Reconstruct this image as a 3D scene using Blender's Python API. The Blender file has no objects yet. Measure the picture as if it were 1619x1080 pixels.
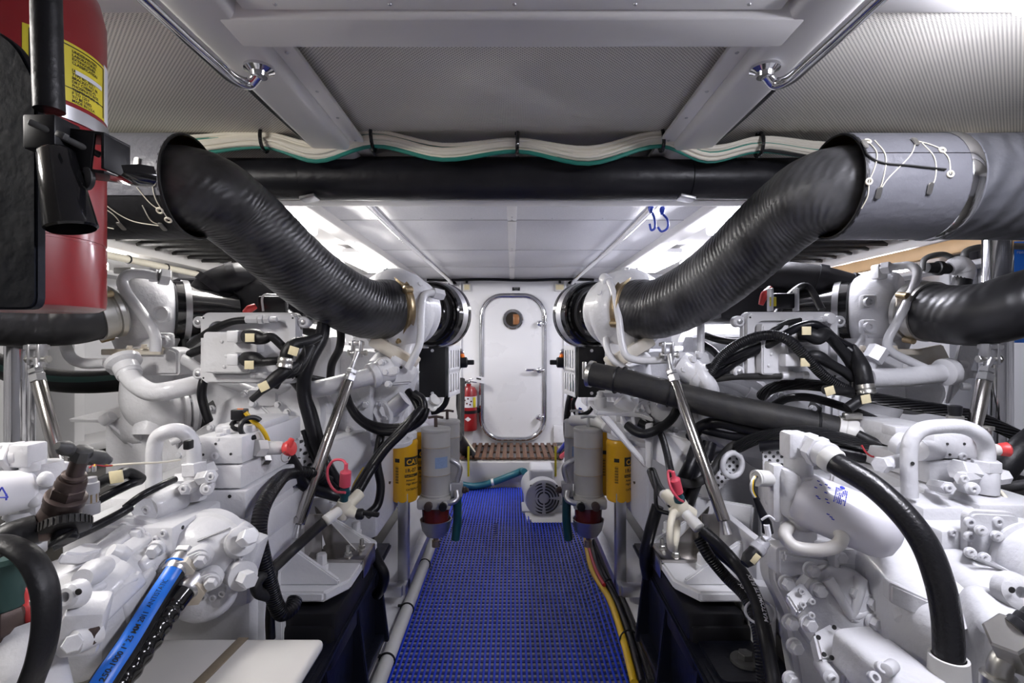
import bpy, bmesh, math, random
from mathutils import Vector, Matrix, Quaternion
random.seed(7)
S = bpy.context.scene
COL = S.collection
PI = math.pi
F, H = 800.0, 1.2            # focal length in pixels of the 1619-wide frame, eye height over the mat
# ---------------------------------------------------------------- camera, world, exposure
cam = bpy.data.cameras.new('camera'); cam.sensor_width = 36; cam.lens = 36 * F / 1619; cam.clip_start = 0.02
camo = bpy.data.objects.new('camera', cam); COL.objects.link(camo)
camo.location = (0, 0, H); camo.rotation_euler = (PI / 2, 0, 0); S.camera = camo
S.view_settings.view_transform = 'Standard'; S.view_settings.look = 'None'
S.view_settings.gamma = 1; S.view_settings.use_curve_mapping = False
S.view_settings.exposure = EXPOSURE = 0.0
S.cycles.use_denoising = True
S.cycles.max_bounces = 8; S.cycles.diffuse_bounces = 5; S.cycles.glossy_bounces = 4
S.cycles.sample_clamp_indirect = 4.0
w = bpy.data.worlds.new('world'); S.world = w; w.use_nodes = True
w.node_tree.nodes['Background'].inputs[0].default_value = (.9, .93, 1, 1)
w.node_tree.nodes['Background'].inputs[1].default_value = 0.3
LAMP = 72.0
LAMPC = (.91, .94, 1.0)

def P(x, y, Y): return Vector(((x - 809.5) / F * Y, Y, H - (y - 540) / F * Y))
def PZ(x, y, z):              # point of height z seen at a pixel
    Y = (H - z) * F / (y - 540); return Vector(((x - 809.5) / F * Y, Y, z))
def px(n, Y): return n * Y / F

# ---------------------------------------------------------------- materials
def mat(name, col, rough=.5, metal=0., noise=0., nscale=8., bump=0., bscale=60., coat=0., wave=None, col2=None, rvar=.0, emit=0):
    m = bpy.data.materials.new(name); m.use_nodes = True
    nt = m.node_tree; N = nt.nodes; L = nt.links; b = N['Principled BSDF']
    c = (*col, 1)
    b.inputs['Base Color'].default_value = c; b.inputs['Roughness'].default_value = rough
    b.inputs['Metallic'].default_value = metal
    if coat: b.inputs['Coat Weight'].default_value = coat; b.inputs['Coat Roughness'].default_value = .12
    if emit:
        b.inputs['Emission Color'].default_value = c; b.inputs['Emission Strength'].default_value = emit
    tc = N.new('ShaderNodeTexCoord')
    if noise or rvar:
        t = N.new('ShaderNodeTexNoise'); t.inputs['Scale'].default_value = nscale; t.inputs['Detail'].default_value = 5
        L.new(tc.outputs['Object'], t.inputs['Vector'])
        if noise:
            r = N.new('ShaderNodeMapRange'); r.inputs[1].default_value = .38; r.inputs[2].default_value = .72
            r.inputs[4].default_value = noise
            L.new(t.outputs['Fac'], r.inputs[0])
            mx = N.new('ShaderNodeMixRGB'); mx.inputs[1].default_value = c
            mx.inputs[2].default_value = (*(col2 or tuple(v * .6 for v in col)), 1)
            L.new(r.outputs[0], mx.inputs[0]); L.new(mx.outputs[0], b.inputs['Base Color'])
        if rvar:
            r2 = N.new('ShaderNodeMapRange'); r2.inputs[3].default_value = rough; r2.inputs[4].default_value = rough + rvar
            L.new(t.outputs['Fac'], r2.inputs[0]); L.new(r2.outputs[0], b.inputs['Roughness'])
    h = None
    if wave:                  # bands across a tube: (pitch m, depth m, slant, distortion)
        pitch, dep, sl, dist = wave
        wv = N.new('ShaderNodeTexWave'); wv.bands_direction = 'Y'; wv.inputs['Scale'].default_value = .314 / pitch
        wv.inputs['Distortion'].default_value = dist; wv.inputs['Detail'].default_value = 2
        mp = N.new('ShaderNodeMapping'); mp.inputs['Rotation'].default_value = (0, 0, sl)
        L.new(tc.outputs['UV'], mp.inputs[0]); L.new(mp.outputs[0], wv.inputs['Vector'])
        bp = N.new('ShaderNodeBump'); bp.inputs['Distance'].default_value = dep; bp.inputs['Strength'].default_value = 1
        L.new(wv.outputs['Fac'], bp.inputs['Height']); L.new(bp.outputs[0], b.inputs['Normal']); h = bp
    if bump:
        t2 = N.new('ShaderNodeTexNoise'); t2.inputs['Scale'].default_value = bscale; t2.inputs['Detail'].default_value = 4
        L.new(tc.outputs['Object'], t2.inputs['Vector'])
        b2 = N.new('ShaderNodeBump'); b2.inputs['Distance'].default_value = bump
        L.new(t2.outputs['Fac'], b2.inputs['Height'])
        if h: L.new(h.outputs[0], b2.inputs['Normal'])
        L.new(b2.outputs[0], b.inputs['Normal'])
    return m

def perforated(name, col, hole, pitch, rough=.45, mask=(1, 1, 0), rot=(0, 0, PI / 4), bmp=.0006):
    m = mat(name, col, rough); nt = m.node_tree; N = nt.nodes; L = nt.links; b = N['Principled BSDF']
    tc = N.new('ShaderNodeTexCoord'); mp = N.new('ShaderNodeMapping'); mp.inputs['Scale'].default_value = (1 / pitch,) * 3
    mp.inputs['Rotation'].default_value = rot
    L.new(tc.outputs['Object'], mp.inputs[0])
    fr = N.new('ShaderNodeVectorMath'); fr.operation = 'FRACTION'; L.new(mp.outputs[0], fr.inputs[0])
    sb = N.new('ShaderNodeVectorMath'); sb.operation = 'SUBTRACT'; sb.inputs[1].default_value = (.5, .5, .5); L.new(fr.outputs[0], sb.inputs[0])
    sx = N.new('ShaderNodeVectorMath'); sx.operation = 'MULTIPLY'; sx.inputs[1].default_value = mask; L.new(sb.outputs[0], sx.inputs[0])
    ln = N.new('ShaderNodeVectorMath'); ln.operation = 'LENGTH'; L.new(sx.outputs[0], ln.inputs[0])
    lt = N.new('ShaderNodeMapRange'); lt.inputs[1].default_value = .24; lt.inputs[2].default_value = .33
    lt.inputs[3].default_value = 1; lt.inputs[4].default_value = 0; L.new(ln.outputs['Value'], lt.inputs[0])
    mx = N.new('ShaderNodeMixRGB'); mx.inputs[1].default_value = (*col, 1); mx.inputs[2].default_value = (*hole, 1)
    L.new(lt.outputs[0], mx.inputs[0]); L.new(mx.outputs[0], b.inputs['Base Color'])
    bp = N.new('ShaderNodeBump'); bp.inputs['Distance'].default_value = bmp; bp.invert = True
    L.new(lt.outputs[0], bp.inputs['Height']); L.new(bp.outputs[0], b.inputs['Normal'])
    return m

M = dict(
    white=mat('white_paint', (.70, .70, .72), .3, noise=.10, nscale=7, bump=.0012, bscale=45, rvar=.15, coat=.25),
    cast=mat('white_painted_casting', (.70, .70, .725), .3, noise=.12, nscale=9, bump=.002, bscale=60, rvar=.2, coat=.3),
    stain=mat('heat_stained_white_paint', (.74, .70, .62), .4, noise=.8, nscale=9, col2=(.50, .40, .27), bump=.0015, bscale=40),
    gloss=mat('gloss_white_wall', (.82, .82, .84), .22, noise=.06, nscale=3, rvar=.12),
    grey=mat('grey_paint', (.36, .36, .385), .4, noise=.15, nscale=12),
    cream=mat('cream_gelcoat', (.70, .68, .65), .28, noise=.12, nscale=5, rvar=.15),
    beamp=mat('ceiling_gelcoat', (.80, .785, .77), .25, noise=.14, nscale=4, rvar=.15),
    pvc=mat('cream_pvc', (.74, .70, .58), .45, noise=.2, nscale=20, col2=(.6, .55, .42)),
    pvcw=mat('white_pvc', (.66, .655, .64), .4, noise=.15, nscale=14, col2=(.62, .56, .42)),
    wirec=mat('cream_wire', (.82, .78, .67), .4, noise=.1, nscale=30, col2=(.66, .58, .42)),
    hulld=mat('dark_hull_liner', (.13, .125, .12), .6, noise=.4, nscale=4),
    green=mat('green_insulation', (.02, .22, .17), .4),
    rubber=mat('black_rubber', (.009, .009, .0105), .34, bump=.001, bscale=90, rvar=.2),
    rubberg=mat('matt_grey_rubber', (.019, .019, .021), .55, noise=.5, nscale=25, col2=(.05, .047, .04), bump=.001, bscale=70),
    sheath=mat('black_sheath', (.006, .006, .0085), .25, bump=.0008, bscale=120, rvar=.15),
    conduit=mat('black_corrugated_conduit', (.008, .008, .01), .3, wave=(.006, .0025, .0, 0)),
    spiral=mat('black_spiral_wrap', (.015, .015, .018), .3, wave=(.02, .004, .5, 0)),
    spiralb=mat('black_coil_guard', (.013, .013, .015), .28, wave=(.028, .012, .35, 0)),
    elbow=mat('fabric_wrapped_hose', (.022, .022, .024), .24, .3, noise=.75, nscale=9, col2=(.13, .13, .135), wave=(.014, .0008, .2, 2.5), bump=.0008, bscale=30, rvar=.3),
    jacket=mat('insulation_jacket', (.135, .137, .155), .42, noise=.3, nscale=10, col2=(.10, .10, .115), bump=.0025, bscale=55),
    jacketd=mat('insulation_jacket_black', (.012, .012, .014), .5, bump=.002, bscale=50),
    foam=mat('black_pipe_foam', (.010, .010, .013), .27, noise=.4, nscale=9, col2=(.025, .025, .03), bump=.0025, bscale=22, rvar=.25),
    chrome=mat('polished_stainless', (.78, .78, .80), .1, 1., noise=.2, nscale=15),
    steel=mat('brushed_stainless', (.60, .60, .62), .3, 1., noise=.3, nscale=25, rvar=.15),
    zinc=mat('zinc_plated_steel', (.62, .61, .58), .35, 1., noise=.3, nscale=40),
    brass=mat('stained_brass_clamp', (.55, .44, .28), .35, 1., noise=.6, nscale=30, col2=(.30, .20, .10)),
    bronze=mat('dark_bronze', (.075, .055, .05), .42, .55, noise=.5, nscale=25, col2=(.13, .09, .08), bump=.001),
    iron=mat('dark_grey_handle', (.10, .10, .10), .5, .3, noise=.4, nscale=30, bump=.001),
    alu=mat('bare_aluminium', (.62, .62, .64), .32, .9, noise=.2, nscale=20),
    red=mat('red_enamel', (.29, .008, .012), .25, noise=.15, nscale=9, rvar=.15, coat=.4),
    redp=mat('red_plastic', (.60, .05, .05), .4),
    pink=mat('pink_red_cap', (.62, .07, .11), .45),
    bowl=mat('dark_red_bowl', (.10, .012, .012), .25, noise=.4, nscale=20),
    yellow=mat('filter_yellow', (.78, .42, .015), .28, noise=.1, nscale=14),
    sticker=mat('yellow_label', (.80, .66, .03), .45),
    tag=mat('cream_tag', (.75, .66, .42), .6, noise=.2, nscale=90),
    paper=mat('white_label', (.8, .8, .84), .5),
    ink=mat('black_ink', (.012, .012, .012), .5),
    bluei=mat('blue_ink', (.03, .05, .5), .5),
    bluel=mat('pale_blue_label', (.26, .36, .56), .5, noise=.3, nscale=120),
    blueh=mat('blue_stripe', (.015, .17, .72), .35),
    bluep=mat('blue_plastic', (.012, .05, .45), .35),
    mat=mat('blue_vinyl', (.002, .040, .62), .35, rvar=.15),
    matd=mat('dark_blue_vinyl', (.004, .014, .16), .45),
    navy=mat('black_gloss_bed', (.005, .006, .012), .26, noise=.3, nscale=14, col2=(.012, .013, .02), bump=.0012, bscale=40, rvar=.2),
    motor=mat('motor_grey', (.55, .55, .57), .4, noise=.1, nscale=12),
    strutm=mat('polished_tube', (.52, .50, .48), .2, 1., noise=.3, nscale=12),
    sepw=mat('dirty_white_canister', (.47, .465, .45), .45, noise=.2, nscale=14, col2=(.36, .33, .27)),  # dirty white, base darkened further to carry the shade low in the walkway
    stepw=mat('step_paint', (.50, .49, .48), .4, noise=.2, nscale=5),  # cream of the step darkened, walkway shade put into its colour
    black=mat('satin_black', (.007, .007, .009), .36, rvar=.15),
    blackp=mat('textured_black_panel', (.008, .008, .009), .6, bump=.0006, bscale=400),
    gblack=mat('gloss_black', (.008, .008, .009), .12, coat=.4),
    bluef=mat('dark_navy_plate', (.005, .007, .014), .65, noise=.4, nscale=8, bump=.002, bscale=35),
    teak=mat('oiled_teak', (.13, .062, .032), .5, noise=.7, nscale=18, col2=(.07, .032, .018), bump=.001),
    wood=mat('pale_wood', (.62, .40, .20), .5, noise=.3, nscale=12),
    plate=mat('floor_plate', (.36, .345, .35), .45, noise=.4, nscale=6, col2=(.30, .30, .31), rvar=.2),
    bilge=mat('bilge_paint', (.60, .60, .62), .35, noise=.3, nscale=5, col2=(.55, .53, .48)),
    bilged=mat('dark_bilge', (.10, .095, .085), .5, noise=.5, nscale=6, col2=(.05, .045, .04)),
    dark=mat('dark_recess', (.02, .02, .02), .7),
    glassd=mat('dark_port_glass', (.03, .025, .02), .05),
    orange=mat('orange_lens', (.85, .2, .02), .3),
    yellowc=mat('yellow_cable', (.75, .48, .015), .35),
    redc=mat('red_cable', (.45, .02, .03), .4),
    blue2=mat('teal_hose', (.01, .10, .13), .4),
    teal=mat('dark_teal_hose', (.008, .06, .075), .4),
    greenh=mat('dark_green_stripe_hose', (.012, .045, .04), .5),
    strip=mat('anti_slip_strip', (.21, .17, .12), .7, noise=.3, nscale=40, bump=.001),
    lampl=mat('lamp_diffuser_left', (1.0, .965, .93), .5, emit=LAMP), lampr=mat('lamp_diffuser_right', (.90, .90, 1.0), .5, emit=LAMP),
    copper=mat('copper_lead', (.55, .2, .08), .35, .8),
    hullw=mat('hull_paint', (.42, .42, .43), .4, noise=.3, nscale=3, col2=(.32, .32, .33)),  # hull tone lowered, the shadow along the sides is in the colour
    perf=perforated('perforated_panel', (.86, .83, .76), (.30, .285, .26), .0064),
    perfw=perforated('perforated_guard', (.75, .75, .77), (.03, .03, .03), .017, mask=(1, 0, 1), rot=(0, PI / 4, 0)),
    tin=mat('mottled_panel', (.58, .58, .62), .35, noise=.3, nscale=160, bump=.0008, bscale=150),
    gasket=mat('bronze_ring', (.30, .19, .06), .35, .8, noise=.5, nscale=12, col2=(.05, .035, .02)),
)

for k in ('navy', 'rubber', 'rubberg', 'sheath', 'conduit', 'spiral', 'spiralb', 'foam', 'black', 'blackp', 'bluef', 'jacketd', 'iron'):
    M[k].node_tree.nodes['Principled BSDF'].inputs['Specular IOR Level'].default_value = .3
# ---------------------------------------------------------------- mesh builder
def frame(a, up=None):
    a = Vector(a).normalized(); up = Vector(up) if up is not None else Vector((0, 0, 1))
    if abs(a.dot(up.normalized())) > .98: up = Vector((0, 1, 0)) if abs(a.y) < .9 else Vector((1, 0, 0))
    u = up.cross(a).normalized(); v = a.cross(u).normalized()
    return a, u, v
def spline(pts, n=6, closed=False):
    pts = [Vector(p) for p in pts]
    if len(pts) < 3 and not closed: return pts
    out = []; k = len(pts); rng = range(k if closed else k - 1)
    for i in rng:
        g = (lambda j: pts[j % k]) if closed else (lambda j: pts[j] if 0 <= j < k else (2 * pts[0] - pts[1] if j < 0 else 2 * pts[-1] - pts[-2]))
        p0, p1, p2, p3 = g(i - 1), g(i), g(i + 1), g(i + 2)
        a, b, c = (p1 - p0).length ** .5 + 1e-6, (p2 - p1).length ** .5 + 1e-6, (p3 - p2).length ** .5 + 1e-6
        m1 = ((p1 - p0) / a - (p2 - p0) / (a + b) + (p2 - p1) / b) * b
        m2 = ((p2 - p1) / b - (p3 - p1) / (b + c) + (p3 - p2) / c) * b
        for q in range(n):
            t = q / n; t2 = t * t; t3 = t2 * t
            out.append((2 * t3 - 3 * t2 + 1) * p1 + (t3 - 2 * t2 + t) * m1 + (-2 * t3 + 3 * t2) * p2 + (t3 - t2) * m2)
    if not closed: out.append(pts[-1])
    return out
def round_poly(poly, r, n=4):
    """2-D polygon with corners of radius r"""
    out = []; k = len(poly)
    for i in range(k):
        a, b, c = Vector(poly[i - 1]), Vector(poly[i]), Vector(poly[(i + 1) % k])
        d1 = (a - b); d2 = (c - b); q = min(r, d1.length * .45, d2.length * .45)
        p1 = b + d1.normalized() * q; p2 = b + d2.normalized() * q
        for j in range(n + 1):
            t = j / n; out.append((1 - t) ** 2 * p1 + 2 * t * (1 - t) * b + t * t * p2)
    return [(p.x, p.y) for p in out]

class MB:
    def __init__(s): s.v = []; s.f = []; s.uv = []
    def add(s, v, f, uv=None):
        o = len(s.v); s.v += [Vector(p) for p in v]
        for i, q in enumerate(f):
            s.f.append([o + j for j in q]); s.uv.append(uv[i] if uv else [(0, 0)] * len(q))
        return s
    def box(s, c, size, rot=None, bev=.003, seg=2, axes=None):
        bm = bmesh.new(); bmesh.ops.create_cube(bm, size=1)
        for q in bm.verts: q.co = Vector((q.co.x * size[0], q.co.y * size[1], q.co.z * size[2]))
        if bev: bmesh.ops.bevel(bm, geom=bm.edges[:], offset=min(bev, min(size) * .45), segments=seg, affect='EDGES', profile=.5)
        return s.bm(bm, c, rot, axes)
    def bm(s, bm, c=(0, 0, 0), rot=None, axes=None):
        m = Matrix.Identity(3)
        if axes: m = Matrix([Vector(axes[0]), Vector(axes[1]), Vector(axes[2])]).transposed()
        elif rot is not None:
            from mathutils import Euler
            m = Euler(rot).to_matrix()
        bm.verts.index_update(); c = Vector(c)
        s.add([m @ q.co + c for q in bm.verts], [[q.index for q in fc.verts] for fc in bm.faces]); bm.free(); return s
    def rings(s, rings, closed=False, cap=True, vl=None):
        """skin a list of rings (each a list of the same number of points)"""
        n = len(rings[0]); k = len(rings); v = [p for r in rings for p in r]; f = []; uv = []
        vl = vl or [i * .01 for i in range(k + 1)]
        for i in range(k if closed else k - 1):
            for j in range(n):
                a, b = i * n + j, i * n + (j + 1) % n; i2 = (i + 1) % k
                f.append([a, b, i2 * n + (j + 1) % n, i2 * n + j])
                u0, u1 = j / n, (j + 1) / n; w0, w1 = vl[i], vl[i + 1] if i + 1 < len(vl) else vl[i] + .01
                uv.append([(u0, w0), (u1, w0), (u1, w1), (u0, w1)])
        if cap and not closed:
            f.append(list(range(n))[::-1]); uv.append([(0, 0)] * n)
            f.append([(k - 1) * n + j for j in range(n)]); uv.append([(0, 0)] * n)
        return s.add(v, f, uv)
    def tube(s, pts, r, seg=14, n=7, closed=False, cap=True, raw=False, flat=None):
        """sweep a circle; r number, list (interpolated over the length) or function of (t, metres)"""
        p = [Vector(q) for q in pts] if raw else spline(pts, n, closed); k = len(p)
        L = [0]
        for i in range(1, k): L.append(L[-1] + (p[i] - p[i - 1]).length)
        tot = L[-1] or 1
        def rad(i):
            if callable(r): return r(L[i] / tot, L[i])
            if isinstance(r, (list, tuple)):
                t = L[i] / tot * (len(r) - 1); a = min(int(t), len(r) - 2); return r[a] + (r[a + 1] - r[a]) * (t - a)
            return r
        def tan(i):
            a = p[(i - 1) % k] if closed or i > 0 else p[i]; b = p[(i + 1) % k] if closed or i < k - 1 else p[i]
            return (b - a).normalized()
        t0 = tan(0); _, u, vv = frame(t0); R = []
        for i in range(k):
            t = tan(i); q = t0.rotation_difference(t); u = q @ u; vv = q @ vv; t0 = t; ra = rad(i)
            R.append([p[i] + (u * math.cos(2 * PI * j / seg) + vv * math.sin(2 * PI * j / seg) * (flat or 1)) * ra for j in range(seg)])
        vl = L + [L[-1] + (p[0] - p[-1]).length]
        return s.rings(R, closed, cap, vl)
    def lathe(s, o, axis, prof, seg=28, up=None, cap=True):
        """revolve (t, r) along axis from o"""
        a, u, v = frame(axis, up); o = Vector(o); R = []; vl = []; acc = 0
        for i, (t, r) in enumerate(prof):
            if i: acc += math.hypot(t - prof[i - 1][0], r - prof[i - 1][1])
            vl.append(acc); r = max(r, 1e-5)
            R.append([o + a * t + (u * math.cos(2 * PI * j / seg) + v * math.sin(2 * PI * j / seg)) * r for j in range(seg)])
        return s.rings(R, False, cap, vl)
    def cyl(s, p0, p1, r, r1=None, bev=.002, seg=24):
        p0 = Vector(p0); p1 = Vector(p1); L = (p1 - p0).length; r1 = r if r1 is None else r1
        b = min(bev, L * .3, r * .5, r1 * .5)
        pr = [(0, r - b), (b * .3, r - b * .3), (b, r), (L - b, r1), (L - b * .3, r1 - b * .3), (L, r1 - b)] if b > 0 else [(0, r), (L, r1)]
        return s.lathe(p0, p1 - p0, pr, seg)
    def hexa(s, p0, p1, r, bev=.0015):
        p0 = Vector(p0); p1 = Vector(p1); L = (p1 - p0).length; b = min(bev, L * .3)
        return s.lathe(p0, p1 - p0, [(0, r - b), (b, r), (L - b, r), (L, r - b)], 6)
    def torus(s, c, axis, R, r, seg=32, n=10, arc=1.0, start=0.):
        a, u, v = frame(axis); c = Vector(c); k = seg if arc >= 1 else seg + 1
        pts = [c + (u * math.cos(2 * PI * (start + arc * i / seg)) + v * math.sin(2 * PI * (start + arc * i / seg))) * R for i in range(k)]
        return s.tube(pts, r, n, raw=True, closed=arc >= 1)
    def prism(s, poly, o, u, v, depth, bev=.003, seg=2):
        """polygon (2-D, metres) in the plane o,u,v extruded by depth along u x v"""
        u = Vector(u).normalized(); v = Vector(v).normalized(); n = u.cross(v).normalized()
        bm = bmesh.new(); vs = [bm.verts.new((p[0], p[1], 0)) for p in poly]
        fc = bm.faces.new(vs); ex = bmesh.ops.extrude_face_region(bm, geom=[fc])
        bmesh.ops.translate(bm, verts=[q for q in ex['geom'] if isinstance(q, bmesh.types.BMVert)], vec=(0, 0, depth))
        bmesh.ops.recalc_face_normals(bm, faces=bm.faces)
        if bev:
            es = [e for e in bm.edges if len(e.link_faces) == 2 and e.calc_face_angle(0) > .6]
            bmesh.ops.bevel(bm, geom=es, offset=min(bev, abs(depth) * .4), segments=seg, affect='EDGES')
        return s.bm(bm, o, axes=(u, v, n))
    def quadp(s, pts, thick, bev=.003, rnd=0):
        """slab through world points (planar-ish), extruded by the vector or by thickness along the normal"""
        pts = [Vector(p) for p in pts]; o = pts[0]; u = (pts[1] - o).normalized()
        n = Vector((0, 0, 0))
        for i in range(len(pts)): n += (pts[i] - o).cross(pts[(i + 1) % len(pts)] - o)
        n.normalize(); v = n.cross(u)
        poly = [((p - o).dot(u), (p - o).dot(v)) for p in pts]
        if rnd: poly = round_poly(poly, rnd)
        return s.prism(poly, o, u, v, thick, bev)
    def ell(s, c, r, seg=24, n=14, axes=None):
        bm = bmesh.new(); bmesh.ops.create_uvsphere(bm, u_segments=seg, v_segments=n, radius=1)
        for q in bm.verts: q.co = Vector((q.co.x * r[0], q.co.y * r[1], q.co.z * r[2]))
        return s.bm(bm, c, axes=axes)
    def loft(s, secs, seg=32, n=5):
        """casting: secs = [(centre, axis, ru, rv, exponent)] superellipse sections, smoothed along"""
        R = []
        for c, a, ru, rv, e in secs:
            a, u, v = frame(a); c = Vector(c); ring = []
            for j in range(seg):
                t = 2 * PI * j / seg; ct, st = math.cos(t), math.sin(t)
                ring.append(c + u * ru * math.copysign(abs(ct) ** (2 / e), ct) + v * rv * math.copysign(abs(st) ** (2 / e), st))
            R.append(ring)
        return s.rings(R)
    def text(s, txt, size, fn, align='LEFT', bold=0.0):
        cu = bpy.data.curves.new('t', 'FONT'); cu.body = txt; cu.size = size; cu.align_x = align; cu.offset = bold; cu.resolution_u = 3
        ob = bpy.data.objects.new('t', cu); me = bpy.data.meshes.new_from_object(ob)
        s.add([fn(q.co.x, q.co.y) for q in me.vertices], [list(f.vertices) for f in me.polygons])
        bpy.data.objects.remove(ob); bpy.data.curves.remove(cu); bpy.data.meshes.remove(me); return s
    def build(s, name, m, parent=None, label=None, sharp=38, smooth=True):
        me = bpy.data.meshes.new(name)
        if parent is None:
            xs = [p.x for p in s.v]; ys = [p.y for p in s.v]; zs = [p.z for p in s.v]
            o = Vector(((min(xs) + max(xs)) / 2, (min(ys) + max(ys)) / 2, min(zs)))
        else: o = ORG.get(parent.name, Vector())
        me.from_pydata([p - o for p in s.v], [], s.f)
        ul = me.uv_layers.new(name='UVMap'); flat = [c for q in s.uv for p in q for c in p]
        ul.data.foreach_set('uv', flat)
        if smooth:
            me.polygons.foreach_set('use_smooth', [True] * len(me.polygons)); me.set_sharp_from_angle(angle=math.radians(sharp))
        bm = bmesh.new(); bm.from_mesh(me); bmesh.ops.recalc_face_normals(bm, faces=bm.faces); bm.to_mesh(me); bm.free()
        me.materials.append(M[m] if isinstance(m, str) else m)
        ob = bpy.data.objects.new(name, me); COL.objects.link(ob)
        if parent is None: ob.location = o; ORG[ob.name] = o
        else: ob.parent = parent; ORG[ob.name] = o
        if label: ob['label'] = label
        return ob
ORG = {}
def tag(o, label, cat, group=None):
    o['label'] = label; o['category'] = cat
    if group: o['group'] = group
    return o
def struct(o, label=None):
    o['kind'] = 'structure'
    if label: o['label'] = label
    return o
def thing(name, loc, label, cat, group=None):
    o = bpy.data.objects.new(name, None); COL.objects.link(o); o.location = Vector(loc); o.empty_display_size = .05
    ORG[o.name] = Vector(loc); return tag(o, label, cat, group)
_BM = {}
def inst(kind, r, h, m, maker, p, axis, parent, name):
    """one small part placed at p along axis, sharing its mesh with those of the same size"""
    key = (kind, round(r, 4), round(h, 4), m)
    if key not in _BM:
        b = maker(MB()); ob = b.build(name, m, parent); me = ob.data; o = ORG[parent.name]
        for q in me.vertices: q.co += o
        _BM[key] = me
    else:
        ob = bpy.data.objects.new(name, _BM[key]); COL.objects.link(ob); ob.parent = parent
    ob.location = Vector(p) - ORG[parent.name]
    ob.rotation_mode = 'QUATERNION'; ob.rotation_quaternion = Vector((0, 0, 1)).rotation_difference(Vector(axis).normalized())
    return ob
def bolt(parent, p, axis, r=.009, h=None, m='cast'):
    h = h or r * 1.1
    return inst('bolt', r, h, m, lambda b: b.lathe((0, 0, -.004), (0, 0, 1), [(0, r * 1.25), (.006, r * 1.25), (.0065, r * 1.2)], 16)
                .hexa((0, 0, .002), (0, 0, .002 + h), r, r * .15), p, axis, parent, 'bolt')
def stud(parent, p, axis, r=.007, h=.012, m='cast'):
    """socket-head screw: a collar with a real recess"""
    return inst('stud', r, h, m, lambda b: b.lathe((0, 0, -.002), (0, 0, 1), [(0, r), (h * .85, r), (h, r * .86), (h, r * .5), (h * .3, r * .48), (h * .3, 0)], 14),
                p, axis, parent, 'socket_screw')
def hole(parent, p, axis, r=.004):
    return inst('hole', r, .001, 'dark', lambda b: b.lathe((0, 0, -.001), (0, 0, 1), [(0, r), (.0016, r), (.0016, 0)], 12), p, axis, parent, 'bolt_hole')
def screw(parent, p, axis, r=.004, m='steel'):
    return inst('screw', r, .003, m, lambda b: b.lathe((0, 0, -.001), (0, 0, 1), [(0, r), (.0015, r), (.0028, r * .7), (.003, r * .3), (.002, r * .25), (.002, 0)], 12), p, axis, parent, 'screw')
X_, Y_, Z_ = Vector((1, 0, 0)), Vector((0, 1, 0)), Vector((0, 0, 1))
TOCAM = Vector((0, -1, 0))
def cable(name, pts, r, m, label, cat='cable', group=None, seg=10, n=7):
    return tag(MB().tube(pts, r, seg, n).build(name, m), label, cat, group)
# ================================================================ ROOM
CZ = H + .61                       # underside of the ceiling
o = struct(MB().box((0, 1.9, -.0415), (5.4, 6.6, .07), bev=0).build('floor', 'plate'))
struct(MB().box((0, 4.97, 1.0), (5.4, .14, 2.3), bev=0).build('wall_front', 'gloss'))
for sx, nm in ((-1, 'wall_left'), (1, 'wall_right')):
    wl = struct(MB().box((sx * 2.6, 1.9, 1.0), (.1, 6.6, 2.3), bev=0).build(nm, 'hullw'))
    for k in range(7):             # hull frames
        MB().box((sx * 2.47, -.4 + k * .8, .95), (.16, .07, 1.75), bev=.01).build('hull_frame', 'hullw', wl)
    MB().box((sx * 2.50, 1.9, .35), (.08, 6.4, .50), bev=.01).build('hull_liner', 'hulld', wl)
    MB().box((sx * 2.42, 1.9, .62), (.26, 6.0, .05), bev=.01).build('shelf', 'hullw', wl)
    MB().box((sx * 2.36, 1.9, H + .575), (.16, 6.0, .09), bev=.02).build('shelf_beam', 'beamp', wl)
    MB().box((sx * 2.4, 1.9, H + .40), (.14, 6.0, .03), bev=.008).build('ledge', 'hullw', wl)
struct(MB().box((0, -1.35, 1.0), (5.4, .1, 2.3), bev=0).build('wall_back', 'grey'))
ce = struct(MB().box((0, 1.9, CZ + .09), (5.4, 6.6, .1), bev=0).build('ceiling', 'beamp'))
# --- beams (box beams with rounded lower edges)
def beam(nm, x0, x1, y0, y1, z0, z1=None, m='beamp', bev=.018):
    return struct(MB().box(((x0 + x1) / 2, (y0 + y1) / 2, (z0 + (z1 or CZ + .05)) / 2), (x1 - x0, y1 - y0, (z1 or CZ + .05) - z0), bev=bev, seg=4).build(nm, m))
beam('trim_1', -.53, .53, .874, .985, H + .5655)                 # near cross beam
t2 = beam('trim_2', -2.5, 2.5, 1.72, 1.795, H + .478, bev=.006)     # cross beam behind the pipe
for x in (-.95, -.52, -.21, .30, .62, .95): screw(t2, (x, 1.719, H + .585), TOCAM, .004)
b3 = beam('trim_3', -.595, -.478, -1.2, 1.76, H + .566)
b4 = beam('trim_4', .478, .595, -1.2, 1.76, H + .566)
for sx, bb in ((-1, b3), (1, b4)):                             # screwed angle strips beside the centre panel
    st = MB().box((sx * .458, 1.37, H + .594), (.042, .76, .012), bev=.003).build('cover_strip', 'beamp', bb)
    for y in (1.03, 1.19, 1.33, 1.48, 1.62): screw(bb, (sx * .458, y, H + .5878), -Z_, .0042)
# hatch frame over the eye (top edge of the picture)
hf = struct(MB().box((0, .775, H + .597), (.93, .2, .05), bev=.004).build('trim_5', 'beamp'))
for x in (-.402, -.207, .004, .209, .402): screw(hf, (x, .858, H + .5718), -Z_, .0035)
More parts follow.
